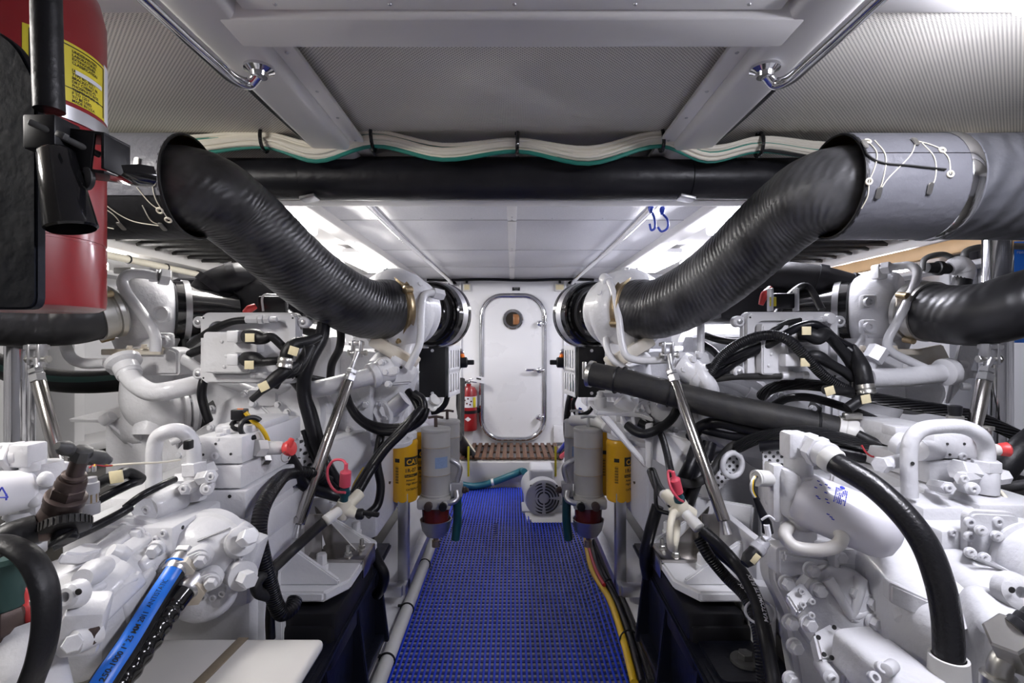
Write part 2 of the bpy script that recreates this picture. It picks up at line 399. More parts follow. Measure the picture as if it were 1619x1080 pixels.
# --- perforated ceiling panels
def panel(x0, x1, y0, y1, z, m='perf', nm='perforated_panel'):
    return MB().box(((x0 + x1) / 2, (y0 + y1) / 2, z + .012), (x1 - x0, y1 - y0, .024), bev=.0015).build(nm, m, ce)
panel(-.47, .47, .97, 1.72, H + .618)
for sx in (-1, 1):
    a, b = sorted((sx * .60, sx * 2.29))
    panel(a, b, .935, 1.72, H + .618); panel(a, b, -1.3, .80, H + .618)
    # pale frame along the near edge of the side panel
    MB().box(((a + b) / 2, .885, H + .614), (b - a, .10, .016), bev=.004).build('edge_frame', 'beamp', ce)
# --- far bay: mottled ceiling panels, battens, longitudinals
ys = [1.79, 2.54, 3.37, 4.13, 4.9]
for i in range(4):
    for sx in (-1, 1):
        a, b = sorted((sx * .015, sx * .90))
        MB().box(((a + b) / 2, (ys[i] + ys[i + 1]) / 2, CZ + .01), (b - a - .006, ys[i + 1] - ys[i] - .012, .022), bev=.003).build('ceiling_panel', 'tin', ce)
    MB().box((0, (ys[i] + ys[i + 1]) / 2, CZ - .004), (.045, ys[i + 1] - ys[i] - .05, .012), bev=.003).build('centre_batten', 'beamp', ce)
    for x in (-.7, -.45, -.2, .2, .45, .7): screw(ce, (x, ys[i + 1] - .035, CZ - .0015), -Z_, .004)
    for dy in (-.02, .04): screw(ce, (0, ys[i + 1] + dy - .08, CZ - .0105), -Z_, .005)
for y in ys[1:4]: MB().box((0, y, CZ + .003), (1.8, .012, .012), bev=.002).build('seam_strip', 'grey', ce)
for sx in (-1, 1):
    lb = beam('trim_%d' % (8 if sx < 0 else 9), *sorted((sx * .86, sx * .97)), 1.79, 4.9, H + .57, bev=.01)
    for y in (2.1, 2.5, 2.9, 3.4, 3.9, 4.4): screw(lb, (sx * .9, y, H + .5695), -Z_, .005)
    # grilled vent ducts at the sides: frame and dark slats, each a part
    a, b = sorted((sx * 1.35, sx * 2.26))
    MB().box((sx * 1.72, 3.2, CZ + .03), (1.5, 2.8, .02), bev=.003).build('ceiling_panel', 'beamp', ce)
    for k in range(12):
        MB().box(((a + b) / 2, 1.95 + k * .16, CZ - .012), (b - a, .07, .018), rot=(.5, 0, 0), bev=.003).build('vent_slat', 'rubberg', ce)
    MB().box((sx * 1.32, 2.85, CZ - .02), (.06, 2.1, .05), bev=.006).build('vent_frame', 'beamp', ce)
# conduit with clips under the left shelf beam, wooden batten on the right
cd = MB().tube([(-2.27, 1.6, H + .485), (-2.27, 3.2, H + .485), (-2.27, 4.8, H + .485)], .021, 12).build('hull_conduit', 'pvc')
tag(cd, 'cream corrugated conduit clipped along the left hull side', 'conduit')
for k in range(9): MB().torus((-2.27, 2.0 + k * .33, H + .485), Y_, .0225, .005, 16, 6).build('clip', 'black', cd)
tag(MB().box((2.27, 3.2, H + .485), (.05, 3.4, .075), bev=.012).build('wooden_batten', 'wood'), 'long varnished wooden batten under the right side beam', 'batten')
# --- lower hull/bilge shapes beside the walkway
for sx, nm in ((-1, 'trim_10'), (1, 'trim_11')):
    m = MB(); u = Vector((sx, 0, 0)); poly = [(.455, -.02), (.47, .02), (.60, .11), (.66, .125), (.70, .125), (.70, -.02)]
    m.prism(poly, (0, 4.25, 0), u, Z_, 5.4 * sx, bev=.012, seg=3)
    tr = struct(m.build(nm, 'bilge'))
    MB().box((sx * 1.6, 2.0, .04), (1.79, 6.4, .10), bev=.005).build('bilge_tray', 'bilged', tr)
# ---------------------------------------------------------------- step platform and teak grate
sp = struct(MB().box((0, 4.55, .09), (1.45, .72, .22), bev=.01).build('trim_12', 'stepw'))
for sx in (-1, 1): MB().box((sx * .60, 4.186, .1), (.10, .012, .10), bev=.003).build('cut_out', 'dark', sp)
gr = thing('teak_grate', (0, 4.52, .2), 'slatted teak grate on the step below the white door', 'grate')
n = 16; x0, x1 = -.475, .405
for k in range(n):
    x = x0 + (x1 - x0) * k / (n - 1)
    MB().box((x, 4.53, .222), (.036, .60, .022), bev=.004).build('slat', 'teak', gr)
for y in (4.30, 4.55, 4.82): MB().box(((x0 + x1) / 2, y, .206), (x1 - x0 + .06, .04, .012), bev=.002).build('bearer', 'teak', gr)
# ---------------------------------------------------------------- watertight door
WY = 4.9
d = thing('door_1', P(809, 700, WY), 'white watertight door with rounded corners and polished steel rim', 'door'); d['kind'] = 'structure'; del d['category']
def rrect(cx, cz, w_, h_, r, n=10):
    out = []
    for sx, sz, a0 in ((1, 1, 0), (-1, 1, 90), (-1, -1, 180), (1, -1, 270)):
        for i in range(n + 1):
            a = math.radians(a0 + 90 * i / n); out.append((cx + sx * (w_ / 2 - r) + r * math.cos(a), cz + sz * (h_ / 2 - r) + r * math.sin(a)))
    return out
c0 = P(811, 581, WY); dw, dh = px(106, WY), px(233, WY)
loop = [Vector((x, WY - .025, z)) for x, z in rrect(c0.x, c0.z, dw - .045, dh - .045, px(33, WY))]
MB().tube(loop, .027, 12, raw=True, closed=True, flat=1).build('door_frame', 'chrome', d)
MB().prism(rrect(c0.x, c0.z, dw - .05, dh - .05, px(31, WY)), (0, WY - .004, 0), X_, Z_, .022, .004).build('door_leaf', 'gloss', d)
pc = P(811, 505, WY - .03); pr = px(11.5, WY)
pt = MB().lathe(pc, TOCAM, [(0, pr * 1.38), (.012, pr * 1.38), (.02, pr * 1.25), (.02, pr * .98), (.004, pr * .96)], 32, cap=False).build('porthole', 'chrome', d)
MB().cyl(pc + Y_ * .0, pc + TOCAM * .008, pr * .98, bev=0).build('glass', 'glassd', pt)
MB().box(pc + Vector((pr * .45, -.0065, 0)), (pr * .85, .006, pr * 1.4), bev=.001).build('cabin_reflection_panel', mat('warm_wood_behind_glass', (.30, .13, .05), .2), pt)
for (x, y) in ((852, 512), (851, 659)):
    k = MB().lathe(P(x, y, WY - .03), TOCAM, [(0, .012), (.03, .012), (.035, .026), (.055, .03), (.07, .022), (.075, .008)], 18)
    k.cyl(P(x + 9, y, WY - .05), P(x, y, WY - .05), .011).build('latch_knob', 'chrome', d)
k = MB().lathe(P(852, 585, WY - .03), TOCAM, [(0, .015), (.04, .015), (.045, .026), (.06, .026), (.065, .01)], 18)
k.cyl(P(861, 585, WY - .05), P(852, 585, WY - .05), .012)
k.box(P(842, 585, WY - .09), (.13, .016, .024), bev=.006).build('door_handle', 'chrome', d)
# nameplate, alarm boxes, cable along the head of the bulkhead
tp = MB().box(P(816, 457, WY - .004), (.075, .008, .033), bev=.001).build('name_plate', 'black'); tag(tp, 'small black engraved plate above the white door', 'sign')
for zz, ll in ((455.6, .045), (458.6, .03)): MB().box(P(816, zz, WY - .0085), (ll, .002, .004), bev=0).build('engraved_line', 'grey', tp)
for x, l, wd in ((738, 'cream alarm box at the top left of the bulkhead', 62), (885, 'cream alarm box at the top right of the bulkhead', 88)):
    a = MB().box(P(x, 454.5, WY - .02), (.075 if wd < 70 else .10, .04, .075), bev=.006).build('alarm_box', 'pvcw'); tag(a, l, 'alarm')
    MB().box(P(x, 454, WY - .042), (.05 if wd < 70 else .075, .006, .05), bev=.002).build('lens', 'tag', a)
    MB().tube([P(x, 448, WY - .02), P(x, 444, WY - .02), P(x, 441, WY - .02)], .012, 8).build('cable_tail', 'black', a)
cable('bulkhead_cable', [P(x, 442.5 + .8 * math.sin(x), WY - .03) for x in range(675, 940, 12)], .013, 'sheath', 'black cable run along the top of the far bulkhead', seg=8, n=3)
for sx, x in ((-1, 728), (1, 893)):                            # stainless corner trims left and right of the door wall
    struct(MB().box(P(x, 590, WY - .02), (.02, .04, 1.75), bev=.004).build('trim_%d' % (13 if sx < 0 else 14), 'gloss'))
# ---------------------------------------------------------------- ceiling handrails
for sx, l in ((-1, 'polished handrail under the ceiling, left of the far door'), (1, 'polished handrail under the ceiling, right of the far door')):
    r = thing('handrail', (sx * .575, 1.8, H + .57), l, 'handrail')
    MB().tube([(sx * .575, 1.83, H + .59), (sx * .575, 1.9, H + .565), (sx * .575, 4.6, H + .565), (sx * .575, 4.72, H + .56), (sx * .575, 4.87, H + .545)], .019, 14).build('rail', 'chrome', r)
    MB().lathe((sx * .575, 4.9, H + .542), TOCAM, [(0, .045), (.012, .045), (.02, .03), (.03, .022)], 20).build('foot', 'chrome', r)
for sx, l in ((-1, 'polished handrail along the left ceiling panel near the eye'), (1, 'polished handrail along the right ceiling panel near the eye')):
    r = thing('handrail', (sx * .61, 1.0, H + .55), l, 'handrail')
    MB().tube([(sx * .568, -.9, H + .533), (sx * .568, .3, H + .533), (sx * .567, .95, H + .533), (sx * .562, 1.03, H + .533), (sx * .548, 1.055, H + .538), (sx * .528, 1.05, H + .553)], .0125, 14).build('rail', 'chrome', r)
    MB().lathe((sx * .522, 1.045, H + .568), -Z_, [(0, .03), (.008, .03), (.014, .018), (.022, .016)], 20).build('foot', 'chrome', r)
    cable('ceiling_cable', [(sx * .60, 1.05, H + .585), (sx * .602, 1.16, H + .585), (sx * .598, 1.25, H + .582), (sx * .592, 1.38, H + .58), (sx * .585, 1.52, H + .58), (sx * .58, 1.62, H + .56)], .010, 'sheath',
          'thick black cable at the edge of the %s ceiling panel' % ('left' if sx < 0 else 'right'))
# ---------------------------------------------------------------- fluorescent lamps
LP = [(1.04, 2.25, .62, 'second from the door'), (1.04, 3.62, .62, 'nearest the far door'), (.885, .55, .62, 'over the gearbox, near the eye')]
for sx, sd in ((-1, 'left'), (1, 'right')):
    for x, y, l, wh in LP:
        if sx < 0 and y < 1: x = 1.32
        lt = thing('fluorescent_lamp', (sx * x, y, H + .56), 'white fluorescent ceiling lamp on the %s, %s' % (sd, wh), 'lamp')
        MB().box((sx * x, y, H + .596), (.15, l, .03), bev=.005).build('housing', 'gloss', lt)
        MB().box((sx * x, y, H + .556), (.14, l - .05, .052), bev=.014, seg=3).build('diffuser', 'lampl' if sx < 0 else 'lampr', lt)
    lt = thing('fluorescent_lamp', (sx * 2.3, 2.85, H + .42), 'white fluorescent lamp on the hull side, %s' % sd, 'lamp')
    ly = 2.75 if sx < 0 else 3.5
    MB().box((sx * 2.5, ly, H + .44), (.05, .7, .10), bev=.005).build('housing', 'gloss', lt)
    MB().box((sx * 2.46, ly, H + .44), (.035, .64, .075), bev=.012, seg=3).build('diffuser', 'lampl' if sx < 0 else 'lampr', lt)
# ---------------------------------------------------------------- blue mat
mt = thing('floor_mat', (0, 2.7, 0), 'blue slotted vinyl floor mat along the walkway', 'mat')
lb = MB(); cb = MB()
xa, xb, ya, yb = -.455, .425, .55, 4.17
def hump(x, y):                     # the mat bulges where it meets the motor foot and curls at its edges
    z = .012 * math.exp(-((y - 3.25) / .18) ** 2) * (1 if x > -.1 else .45)
    z += .030 * math.exp(-((x - xb) / .05) ** 2) * (.5 + .5 * math.sin(y * 3.1)) * (y < 3.4)
    z += .020 * math.exp(-((x - xa) / .03) ** 2) * (.5 + .5 * math.sin(y * 2.3 + 1)) 
    return z
nx = 46
for i in range(nx):
    x = xa + (xb - xa) * i / (nx - 1); ye = yb if x < .13 else 3.33
    k = 30; R = []
    for j in range(k + 1):
        y = ya + (ye - ya) * j / k; z = hump(x, y)
        R.append([Vector((x + a, y, z + b)) for a, b in ((-.0044, -.003), (.0044, -.003), (.0044, -.001), (.0028, 0), (-.0028, 0), (-.0044, -.001))])
    lb.rings(R)
y = ya
while y < yb:
    xe = xb if y < 3.33 else .13; k = 22; R = []
    for j in range(k + 1):
        x = xa + (xe - xa) * j / k; z = hump(x, y)
        R.append([Vector((x, y + a, z + b)) for a, b in ((-.0065, -.006), (.0065, -.006), (.0065, -.002), (-.0065, -.002))])
    cb.rings(R); y += .033
a = lb.build('long_rib', 'mat', mt, smooth=False); a['kind'] = 'stuff'
a = cb.build('cross_rib', 'matd', mt, smooth=False); a['kind'] = 'stuff'
# cable and pipe along the edges of the mat
p = thing('edge_pipe', (-.455, 2.2, 0), 'cream pipe strapped along the left edge of the mat', 'pipe')
MB().tube([(-.452, .9, .045), (-.452, 2.0, .045), (-.455, 3.0, .05), (-.47, 3.6, .06)], .026, 14).build('pipe', 'pvcw', p)
for y in (1.62, 1.83, 2.18, 2.62, 3.05):
    t = MB().torus((-.452, y, .046), Y_, .0272, .004, 20, 6); t.box((-.483, y, .062), (.018, .01, .01), bev=.002); t.build('strap', 'black', p)
cable('floor_cable', [PZ(1003, 1080, .03), PZ(985, 1010, .03), PZ(965, 950, .035), PZ(938, 905, .035), PZ(930, 878, .04), PZ(926, 850, .05)], .0145, 'yellowc', 'thick yellow cable at the right edge of the mat')
cable('floor_cable', [PZ(1016, 1080, .04), PZ(994, 1000, .04), PZ(972, 945, .04), PZ(945, 900, .045), PZ(936, 865, .05), PZ(930, 850, .06)], .013, 'sheath', 'smooth black cable beside the yellow floor cable')
cable('floor_cable', [PZ(1030, 1080, .045), PZ(1008, 1010, .045), PZ(985, 950, .045), PZ(956, 895, .05), PZ(940, 855, .06)], .013, 'conduit', 'ribbed black conduit beside the white stringer, right')
cable('floor_cable', [PZ(955, 925, .06), PZ(944, 905, .06), PZ(935, 880, .055), PZ(930, 860, .06)], .009, 'redc', 'short red cable between yellow and black floor cables')
for pp in ((955, 928), (983, 1010)):
    q = PZ(*pp, .035); tag(MB().torus(q + X_ * .025, (-.2, 1, 0), .034, .0035, 20, 6).build('cable_tie', 'black'), 'black cable tie round the floor cables, %s' % ('nearer the motor' if pp[1] < 950 else 'nearer the eye'), 'cable tie')
# ================================================================ OVERHEAD: cross pipe, cables, exhaust
def mx(x, side): return x if side < 0 else 1619 - x
def ray_cyl(x, y, c, r):          # point on the near side of a cylinder lying along X through c
    d = P(x, y, 1.0) - Vector((0, 0, H)); c = Vector(c) - Vector((0, 0, H))
    a = d.y ** 2 + d.z ** 2; b = -2 * (d.y * c.y + d.z * c.z); k = c.y ** 2 + c.z ** 2 - r * r
    t = (-b - math.sqrt(max(b * b - 4 * a * k, 0))) / (2 * a); return d * t + Vector((0, 0, H))
cy = P(809, 283, 1.62)
cp = thing('insulated_cross_pipe', (0, 1.62, cy.z), 'black foam-insulated pipe running across under the ceiling beam', 'pipe')
b = MB(); b.lathe((-.66, 1.62, cy.z), X_, [(0, .064), (.0, .0665), (.3, .068), (.6, .0665), (.9, .068), (1.22, .0665), (1.222, .062)], 36); b.build('middle_sleeve', 'foam', cp)
for sx, x0 in ((-1, -.66), (1, .562)): MB().lathe((x0, 1.62, cy.z), X_ * sx, [(0, .060), (.002, .063), (.35, .0645), (.7, .063)], 32).build('end_sleeve', 'foam', cp)
for sx, x0 in ((-1, -.64), (1, .55)): MB().box((x0, 1.60, cy.z - .068), (.05, .05, .012), rot=(0, .2 * sx, 0), bev=.004).build('tape_flap', 'steel', cp)
# ---- overhead cable bundle
st = [(-160, 232), (-50, 222), (60, 226), (140, 229), (215, 234), (300, 230), (418, 221), (500, 241), (590, 219), (700, 240), (818, 228), (930, 246), (1045, 219), (1120, 242), (1200, 228), (1300, 240), (1420, 236), (1530, 226), (1680, 234), (1800, 228)]
rnd = random.Random(3)
for k in range(24):
    a0 = rnd.uniform(0, 2 * PI); rr = math.sqrt(rnd.uniform(.04, 1)); pts = []
    for i, (x, y) in enumerate(st):
        hang = x in (418, 590, 818, 1045, 1200); a0 += rnd.uniform(-.5, .5)
        e = .0175 if hang else .021
        c = P(x, y, 1.50); pts.append(c + Vector((0, math.cos(a0) * rr * .9 * e, math.sin(a0) * rr * 1.25 * e)))
    g = k % 8 == 3; dk = k in (5, 14)
    tag(MB().tube(pts, .0058 if not g else .0062, 8, 6).build('overhead_cable', 'green' if g else 'rubber' if dk else 'wirec'),
        'green cable among the cream cables slung under the ceiling' if g else 'thin black cable low in the cream cable bundle under the ceiling' if dk else 'cream cable in the bundle slung under the ceiling',
        'cable', 'green cables in the overhead bundle' if g else 'black cables in the overhead bundle' if dk else 'cream cables in the overhead bundle')
HN = ['leftmost', 'second from the left', 'middle one, above the door', 'fourth from the left', 'rightmost']
for (x, y), l in zip(((418, 221), (590, 220), (818, 228), (1045, 220), (1200, 229)), HN):
    c = P(x, y, 1.5); h_ = thing('cable_hanger', c + Z_ * .04, 'black cable hanger ring round the overhead bundle, ' + l, 'hanger')
    tilt = random.uniform(-.12, .12)
    MB().tube([c + Vector((math.sin(t) * .034 * tilt + .0, math.cos(t) * .027, math.sin(t) * .034)) for t in [2 * PI * i / 28 for i in range(28)]], .0055, 8, raw=True, closed=True).build('ring', 'gblack', h_)
    MB().box(c + Z_ * .0345 + Y_ * .0, (.016, .016, .012), bev=.002).build('clasp', 'black', h_)
    MB().cyl(c + Z_ * .036, Vector((c.x, c.y, H + .622)), .004).build('stem', 'zinc', h_)
# ---- two blue bungee hooks on the beam
for body, pts, l in (((1029.6, 331), [(1031, 336), (1034.5, 345), (1035, 361), (1030, 364), (1027, 354)], 'left one of the two blue plastic bungee hooks on the beam'),
                     ((1047.7, 333.5), [(1048.5, 339), (1055, 347), (1055.5, 360), (1046, 366), (1040, 359)], 'right one of the two blue plastic bungee hooks on the beam')):
    Y = 1.83; q = thing('bungee_hook', P(*body, Y), l, 'hook')
    MB().tube([P(a, b_, Y) for a, b_ in pts], .0042, 10).build('hook', 'bluep', q)
    MB().lathe(P(body[0] - .4, body[1] - 7, Y), -Z_, [(0, .004), (.002, .007), (.008, .0105), (.018, .0105), (.022, .008), (.03, .006)], 6).build('socket', 'bluep', q)
    MB().tube([P(body[0], body[1] - 7, Y), P(body[0], body[1] - 14, Y), P(body[0], body[1] - 20, Y)], .004, 8).build('cord', 'paper', q)
# ---- exhaust elbows and lagged pipes
EL = [(262, 296, 1.235), (285, 297, 1.24), (330, 307, 1.28), (372, 335, 1.35), (415, 372, 1.42), (452, 407, 1.49), (492, 441, 1.565), (540, 472, 1.65), (583, 489, 1.73), (622, 488, 1.80)]
for side, sd in ((-1, 'left'), (1, 'right')):
    sh = 0 if side < 0 else 2
    pts = [P(mx(x, side) + sh, y, Y) for x, y, Y in EL]
    e = thing('exhaust_elbow', pts[5], 'large black fabric-wrapped exhaust hose elbow on the %s' % sd, 'exhaust hose')
    b = MB(); b.tube(pts, lambda t, m: .101 + .0007 * math.sin(m * 150) * math.sin(m * 47 + 1) + .003 * (t > .93) - .004 * math.exp(-((t - .02) / .02) ** 2), 40, 9)
    b.build('hose', 'elbow', e)
    ax = (pts[-1] - pts[-2]).normalized()
    cl = MB().lathe(pts[-1] - ax * .012, ax, [(0, .101), (.003, .112), (.01, .108), (.02, .108), (.028, .114), (.034, .104)], 40, cap=False).build('band_clamp', 'brass', e)
    for an in (-.5, 2.6, 4.4):
        _, u, v = frame(ax); q = pts[-1] + (u * math.cos(an) + v * math.sin(an)) * .116
        MB().lathe(q - ax * .02, ax, [(0, .008), (.004, .014), (.03, .014), (.036, .008)], 12).build('clamp_lug', 'brass', cl)
    # lagged pipe
    c = pts[1].copy(); jx = -side
    j = thing('lagged_exhaust_pipe', c + X_ * side * .4, 'grey jacketed exhaust pipe with laces and grommets, upper %s' % sd, 'exhaust pipe')
    ext = .30
    # jacket: upper grey blanket and lower black half, each a shell with thickness
    def shell(a0, a1, r0, r1, xa, xb, n=26):
        R = []
        for i in range(n + 1):
            a = a0 + (a1 - a0) * i / n; ca, sa = math.cos(a), math.sin(a)
            R.append([c + Vector((x * side, ca * r, sa * r)) for x, r in ((xa, r0), (xb, r0), (xb, r1), (xa, r1))])
        return MB().rings(R)
    split = PI + (.42 if side < 0 else -.33)
    if side < 0:
        shell(-.8, split, .1215, .1255, -.03, 1.45).build('jacket', 'jacket', j)
        shell(split, 2 * PI - .8, .1205, .1235, -.03, 1.45).build('jacket_underside', 'jacketd', j)
    else:
        shell(split, split + 2 * PI - .02, .1215, .1255, -.03, .235).build('jacket', 'jacket', j)
        MB().lathe(c + X_ * side * .20, X_ * side, [(0, .1265), (.004, .1285), (.026, .1285), (.03, .1265)], 40, cap=False).build('steel_band', 'chrome', j)
        MB().lathe(c + X_ * side * .225, X_ * side, [(0, .11), (.0, .1245), (.2, .1265), (.45, .125), (.7, .127), (1.3, .126)], 40, cap=False).build('wrapped_pipe', mat('grey_wrapped_pipe', (.07, .072, .082), .42, noise=.4, nscale=12, col2=(.11, .11, .12), wave=(.05, .004, .25, 4), bump=.003, bscale=30), j)
    MB().lathe(c - X_ * side * .034, X_ * side, [(0, .1195), (0, .1235), (.006, .1255), (.012, .1225)], 40, cap=False).build('rim', 'rubber', j)
    MB().lathe(c - X_ * side * .030, X_ * side, [(0, .1195), (.0, .1205), (.07, .1205)], 40, cap=False).build('bronze_lip', 'gasket', j)
    MB().lathe(c + X_ * side * .05, X_ * side, [(0, .09), (.001, .119), (.5, .119)], 32).build('inner_pipe', 'steel', j)
    def on(x, y): return ray_cyl(x, y, c, .127)
    gl = [(240, 289), (252.5, 333), (266, 348), (145, 337)] if side < 0 else [(1372, 223), (1490, 237), (1503, 275), (1374, 287)]
    for x, y in gl:
        q = on(x, y); nrm = Vector((0, q.y - c.y, q.z - c.z)).normalized()
        MB().torus(q, nrm, .0062, .0022, 18, 8).build('grommet', 'pvc', j)
    hk = [(192, 357), (257, 358), (216, 258)] if side < 0 else [(1389, 305), (1470, 298), (1367, 228), (1447, 224)]
    for x, y in hk:
        q = on(x, y); nrm = Vector((0, q.y - c.y, q.z - c.z)).normalized(); t = X_.cross(nrm)
        MB().prism(round_poly([(-.006, -.013), (.006, -.013), (.006, .013), (-.006, .013)], .006), q, X_, t, .003 * (1 if X_.cross(t).dot(nrm) > 0 else -1), .001).build('lace_hook', 'zinc', j)
    lc = [[(142, 296), (150, 318), (180, 340), (192, 356)], [(144, 296), (165, 322), (205, 348), (257, 358)], [(216, 296), (238, 322), (252, 332)], [(240, 290), (246, 315), (266, 347)], [(225, 325), (240, 350), (257, 357)], [(146, 347), (165, 358), (180, 362)]] if side < 0 else \
         [[(1372, 223), (1386, 240), (1384, 262), (1374, 287)], [(1383, 222), (1400, 245), (1396, 285), (1389, 304)], [(1390, 304), (1402, 285), (1440, 245), (1448, 225)], [(1458, 226), (1478, 250), (1478, 285), (1470, 297)], [(1490, 238), (1500, 250), (1503, 275)], [(1450, 223), (1470, 228), (1490, 236)], [(1374, 287), (1372, 310), (1362, 330)]]
    for l in lc: MB().tube([on(*q) for q in l], .0012, 6).build('lace', 'pvc', j)
    if side > 0:
        MB().tube([on(x, y) + Vector((0, -.001, 0)) for x, y in ((1364, 225), (1372, 245), (1390, 256), (1440, 262), (1495, 268))], .0022, 6).build('seam', 'ink', j)
# ---- black outer exhaust hoses at the far left and far right
for side, sd in ((-1, 'left'), (1, 'right')):
    C = [(-520, 515, 1.30), (-250, 505, 1.36), (-60, 500, 1.42), (0, 505, 1.48), (70, 508, 1.55), (125, 504, 1.60), (163, 496, 1.655)] if side < 0 else [(2150, 440, 1.28), (1880, 446, 1.31), (1700, 462, 1.36), (1619, 480, 1.42), (1560, 496, 1.48), (1508, 498, 1.57), (1460, 492, 1.665)]
    pts = [P(*q) for q in C]
    e = thing('exhaust_elbow', pts[2], 'smooth black exhaust hose of the outboard turbo at the far %s' % sd, 'exhaust hose')
    MB().tube(pts, lambda t, m: (.078 if side < 0 else .092) + .0005 * math.sin(m * 60), 32, 9).build('hose', mat('smooth_black_hose', (.011, .011, .013), .3, noise=.4, nscale=12, col2=(.03, .03, .033), wave=(.03, .0008, .2, 3), rvar=.2), e)
    ax = (pts[-1] - pts[-2]).normalized(); r = .078 if side < 0 else .092
    cl = MB().lathe(pts[-1] - ax * .03, ax, [(0, r), (.002, r + .006), (.035, r + .006), (.038, r + .001), (.045, r + .001), (.047, r + .008), (.06, r + .01), (.07, r + .001)], 36, cap=False).build('band_clamp', 'zinc', e)
    _, u, v = frame(ax)
    for an in (.5, -1.2, 2.4):
        q = pts[-1] + (u * math.cos(an) + v * math.sin(an)) * (r + .012)
        MB().lathe(q - ax * .02, ax, [(0, .006), (.002, .011), (.036, .011), (.04, .007)], 12).build('clamp_lug', 'brass', cl)
# ================================================================ near extinguisher at the upper left
ec = P(20, 300, .62); R0 = .0905
ex = thing('fire_extinguisher', (ec.x, .62, H + .04), 'large red fire extinguisher with yellow label in the near left corner', 'extinguisher')
MB().lathe((ec.x, .62, H + .0385), Z_, [(0, R0 - .008), (.004, R0 - .001), (.012, R0), (.082, R0), (.0825, R0 - .0012), (.0855, R0 - .0012), (.086, R0), (.372, R0), (.40, R0 * .93), (.43, R0 * .7), (.45, .03), (.47, .03)], 56).build('cylinder', 'red', ex)
def onx(a, z, d=.0006): return Vector((ec.x + (R0 + d) * math.sin(a), .62 - (R0 + d) * math.cos(a), H + z))
def wrap(nm, a0, a1, z0, z1, m, d=.0006):
    n = 18; b = MB()
    R = [[onx(a0 + (a1 - a0) * i / n, z0, d), onx(a0 + (a1 - a0) * i / n, z1, d), onx(a0 + (a1 - a0) * i / n, z1, .0), onx(a0 + (a1 - a0) * i / n, z0, .0)] for i in range(n + 1)]
    return b.rings(R).build(nm, m, ex)
wrap('label', .86, 1.96, .284, .354, 'sticker'); wrap('label_edge', 1.96, 2.5, .284, .358, 'paper')
lines = ['UNDERWRITERS', 'LABORATORIES', 'EXTINGUISHER', 'CLASSIFICATION', '', 'USE ON LIQUIDS', 'TYPE B:C SIZE I', 'BRACKET NO. 86', 'DRY CHEMICAL', 'PHOSPHATE BASE', 'TEMPERATURE -40', 'F TO 120 F', 'TO BE USED', 'MADE IN U.S.A.']
b = MB()
for k, t in enumerate(lines):
    if t: b.text(t, .0047, lambda x, y, k=k: onx(1.36 + x / R0 * 1.0, .3435 - k * .0045 + y, .0011), bold=.00008)
b.build('label_lettering', 'ink', ex)
b = MB()
for a0, a1, z0, z1 in ((.92, 1.92, .3495, .3505), (.92, 1.92, .3, .3008), (.92, .935, .287, .3505), (1.905, 1.92, .287, .3505)):
    R = [[onx(a0 + (a1 - a0) * i / 12, z0, .0012), onx(a0 + (a1 - a0) * i / 12, z1, .0012), onx(a0 + (a1 - a0) * i / 12, z1, .0008), onx(a0 + (a1 - a0) * i / 12, z0, .0008)] for i in range(13)]; b.rings(R)
b.build('label_border', 'ink', ex)
wrap('label_patch', 1.4, 1.86, .3195, .3245, 'paper', .0013)
MB().lathe((ec.x, .62, H + .262), Z_, [(0, R0), (0, R0 + .0025), (.016, R0 + .0025), (.016, R0)], 56, cap=False).build('strap', 'steel', ex)
# black rubber hose in front of the bottle, ending in its horn
MB().tube([P(72, -60, .50), P(74, 40, .50), P(76, 120, .50), P(78, 175, .50)], .0125, 20).build('hose', 'rubber', ex)
MB().lathe(P(88, 236, .495), P(113, 360, .495) - P(88, 236, .495), [(0, .012), (.004, .0155), (.05, .019), (.078, .0215), (.08, .0195), (.06, .017)], 28).build('horn', 'gblack', ex)
br = thing('extinguisher_bracket', P(60, 400, .52), 'black steel bracket clamping the near red extinguisher', 'bracket')
MB().prism(round_poly([(-.14, 0), (.0, 0), (.0, .225), (-.02, .262), (-.045, .28), (-.14, .292)], .012), P(57, 489, .50), X_, Z_, -.012, .002).build('back_plate', 'bluef', br)
m = MB().box(P(83, 217, .50), (.031, .03, .033), bev=.002); m.build('clamp_block', 'black', br)
MB().cyl(P(45, 192, .478), P(160, 246, .512), .0032).build('threaded_rod', 'iron', br)
MB().box(P(98, 214, .478), (.009, .006, .006), rot=(0, .4, 0), bev=.001).build('rod_nut', 'iron', br)
ch = MB(); c = P(156, 248, .52)
for dz in (-.019, .019): ch.box(c + Z_ * dz, (.040, .035, .0035), rot=(0, .12, 0), bev=.001)
ch.box(c + X_ * -.006 - Y_ * .016 , (.028, .0035, .038), rot=(0, .12, 0), bev=.001); ch.box(c + X_ * .018, (.0035, .035, .036), bev=.001)
ch.build('channel', 'black', br)
MB().tube([P(130, 270, .53), P(160, 276, .53), P(195, 285, .52), P(215, 287, .505), P(222, 278, .50), P(218, 262, .50)], .0135, 4, 6, flat=.25).build('catch', 'gblack', br)
MB().lathe(P(139, 281, .51), (-.35, -.9, -.1), [(0, .0125), (.004, .0125), (.006, .009), (.006, .005), (.001, .004)], 20).build('rod_end', 'iron', br)
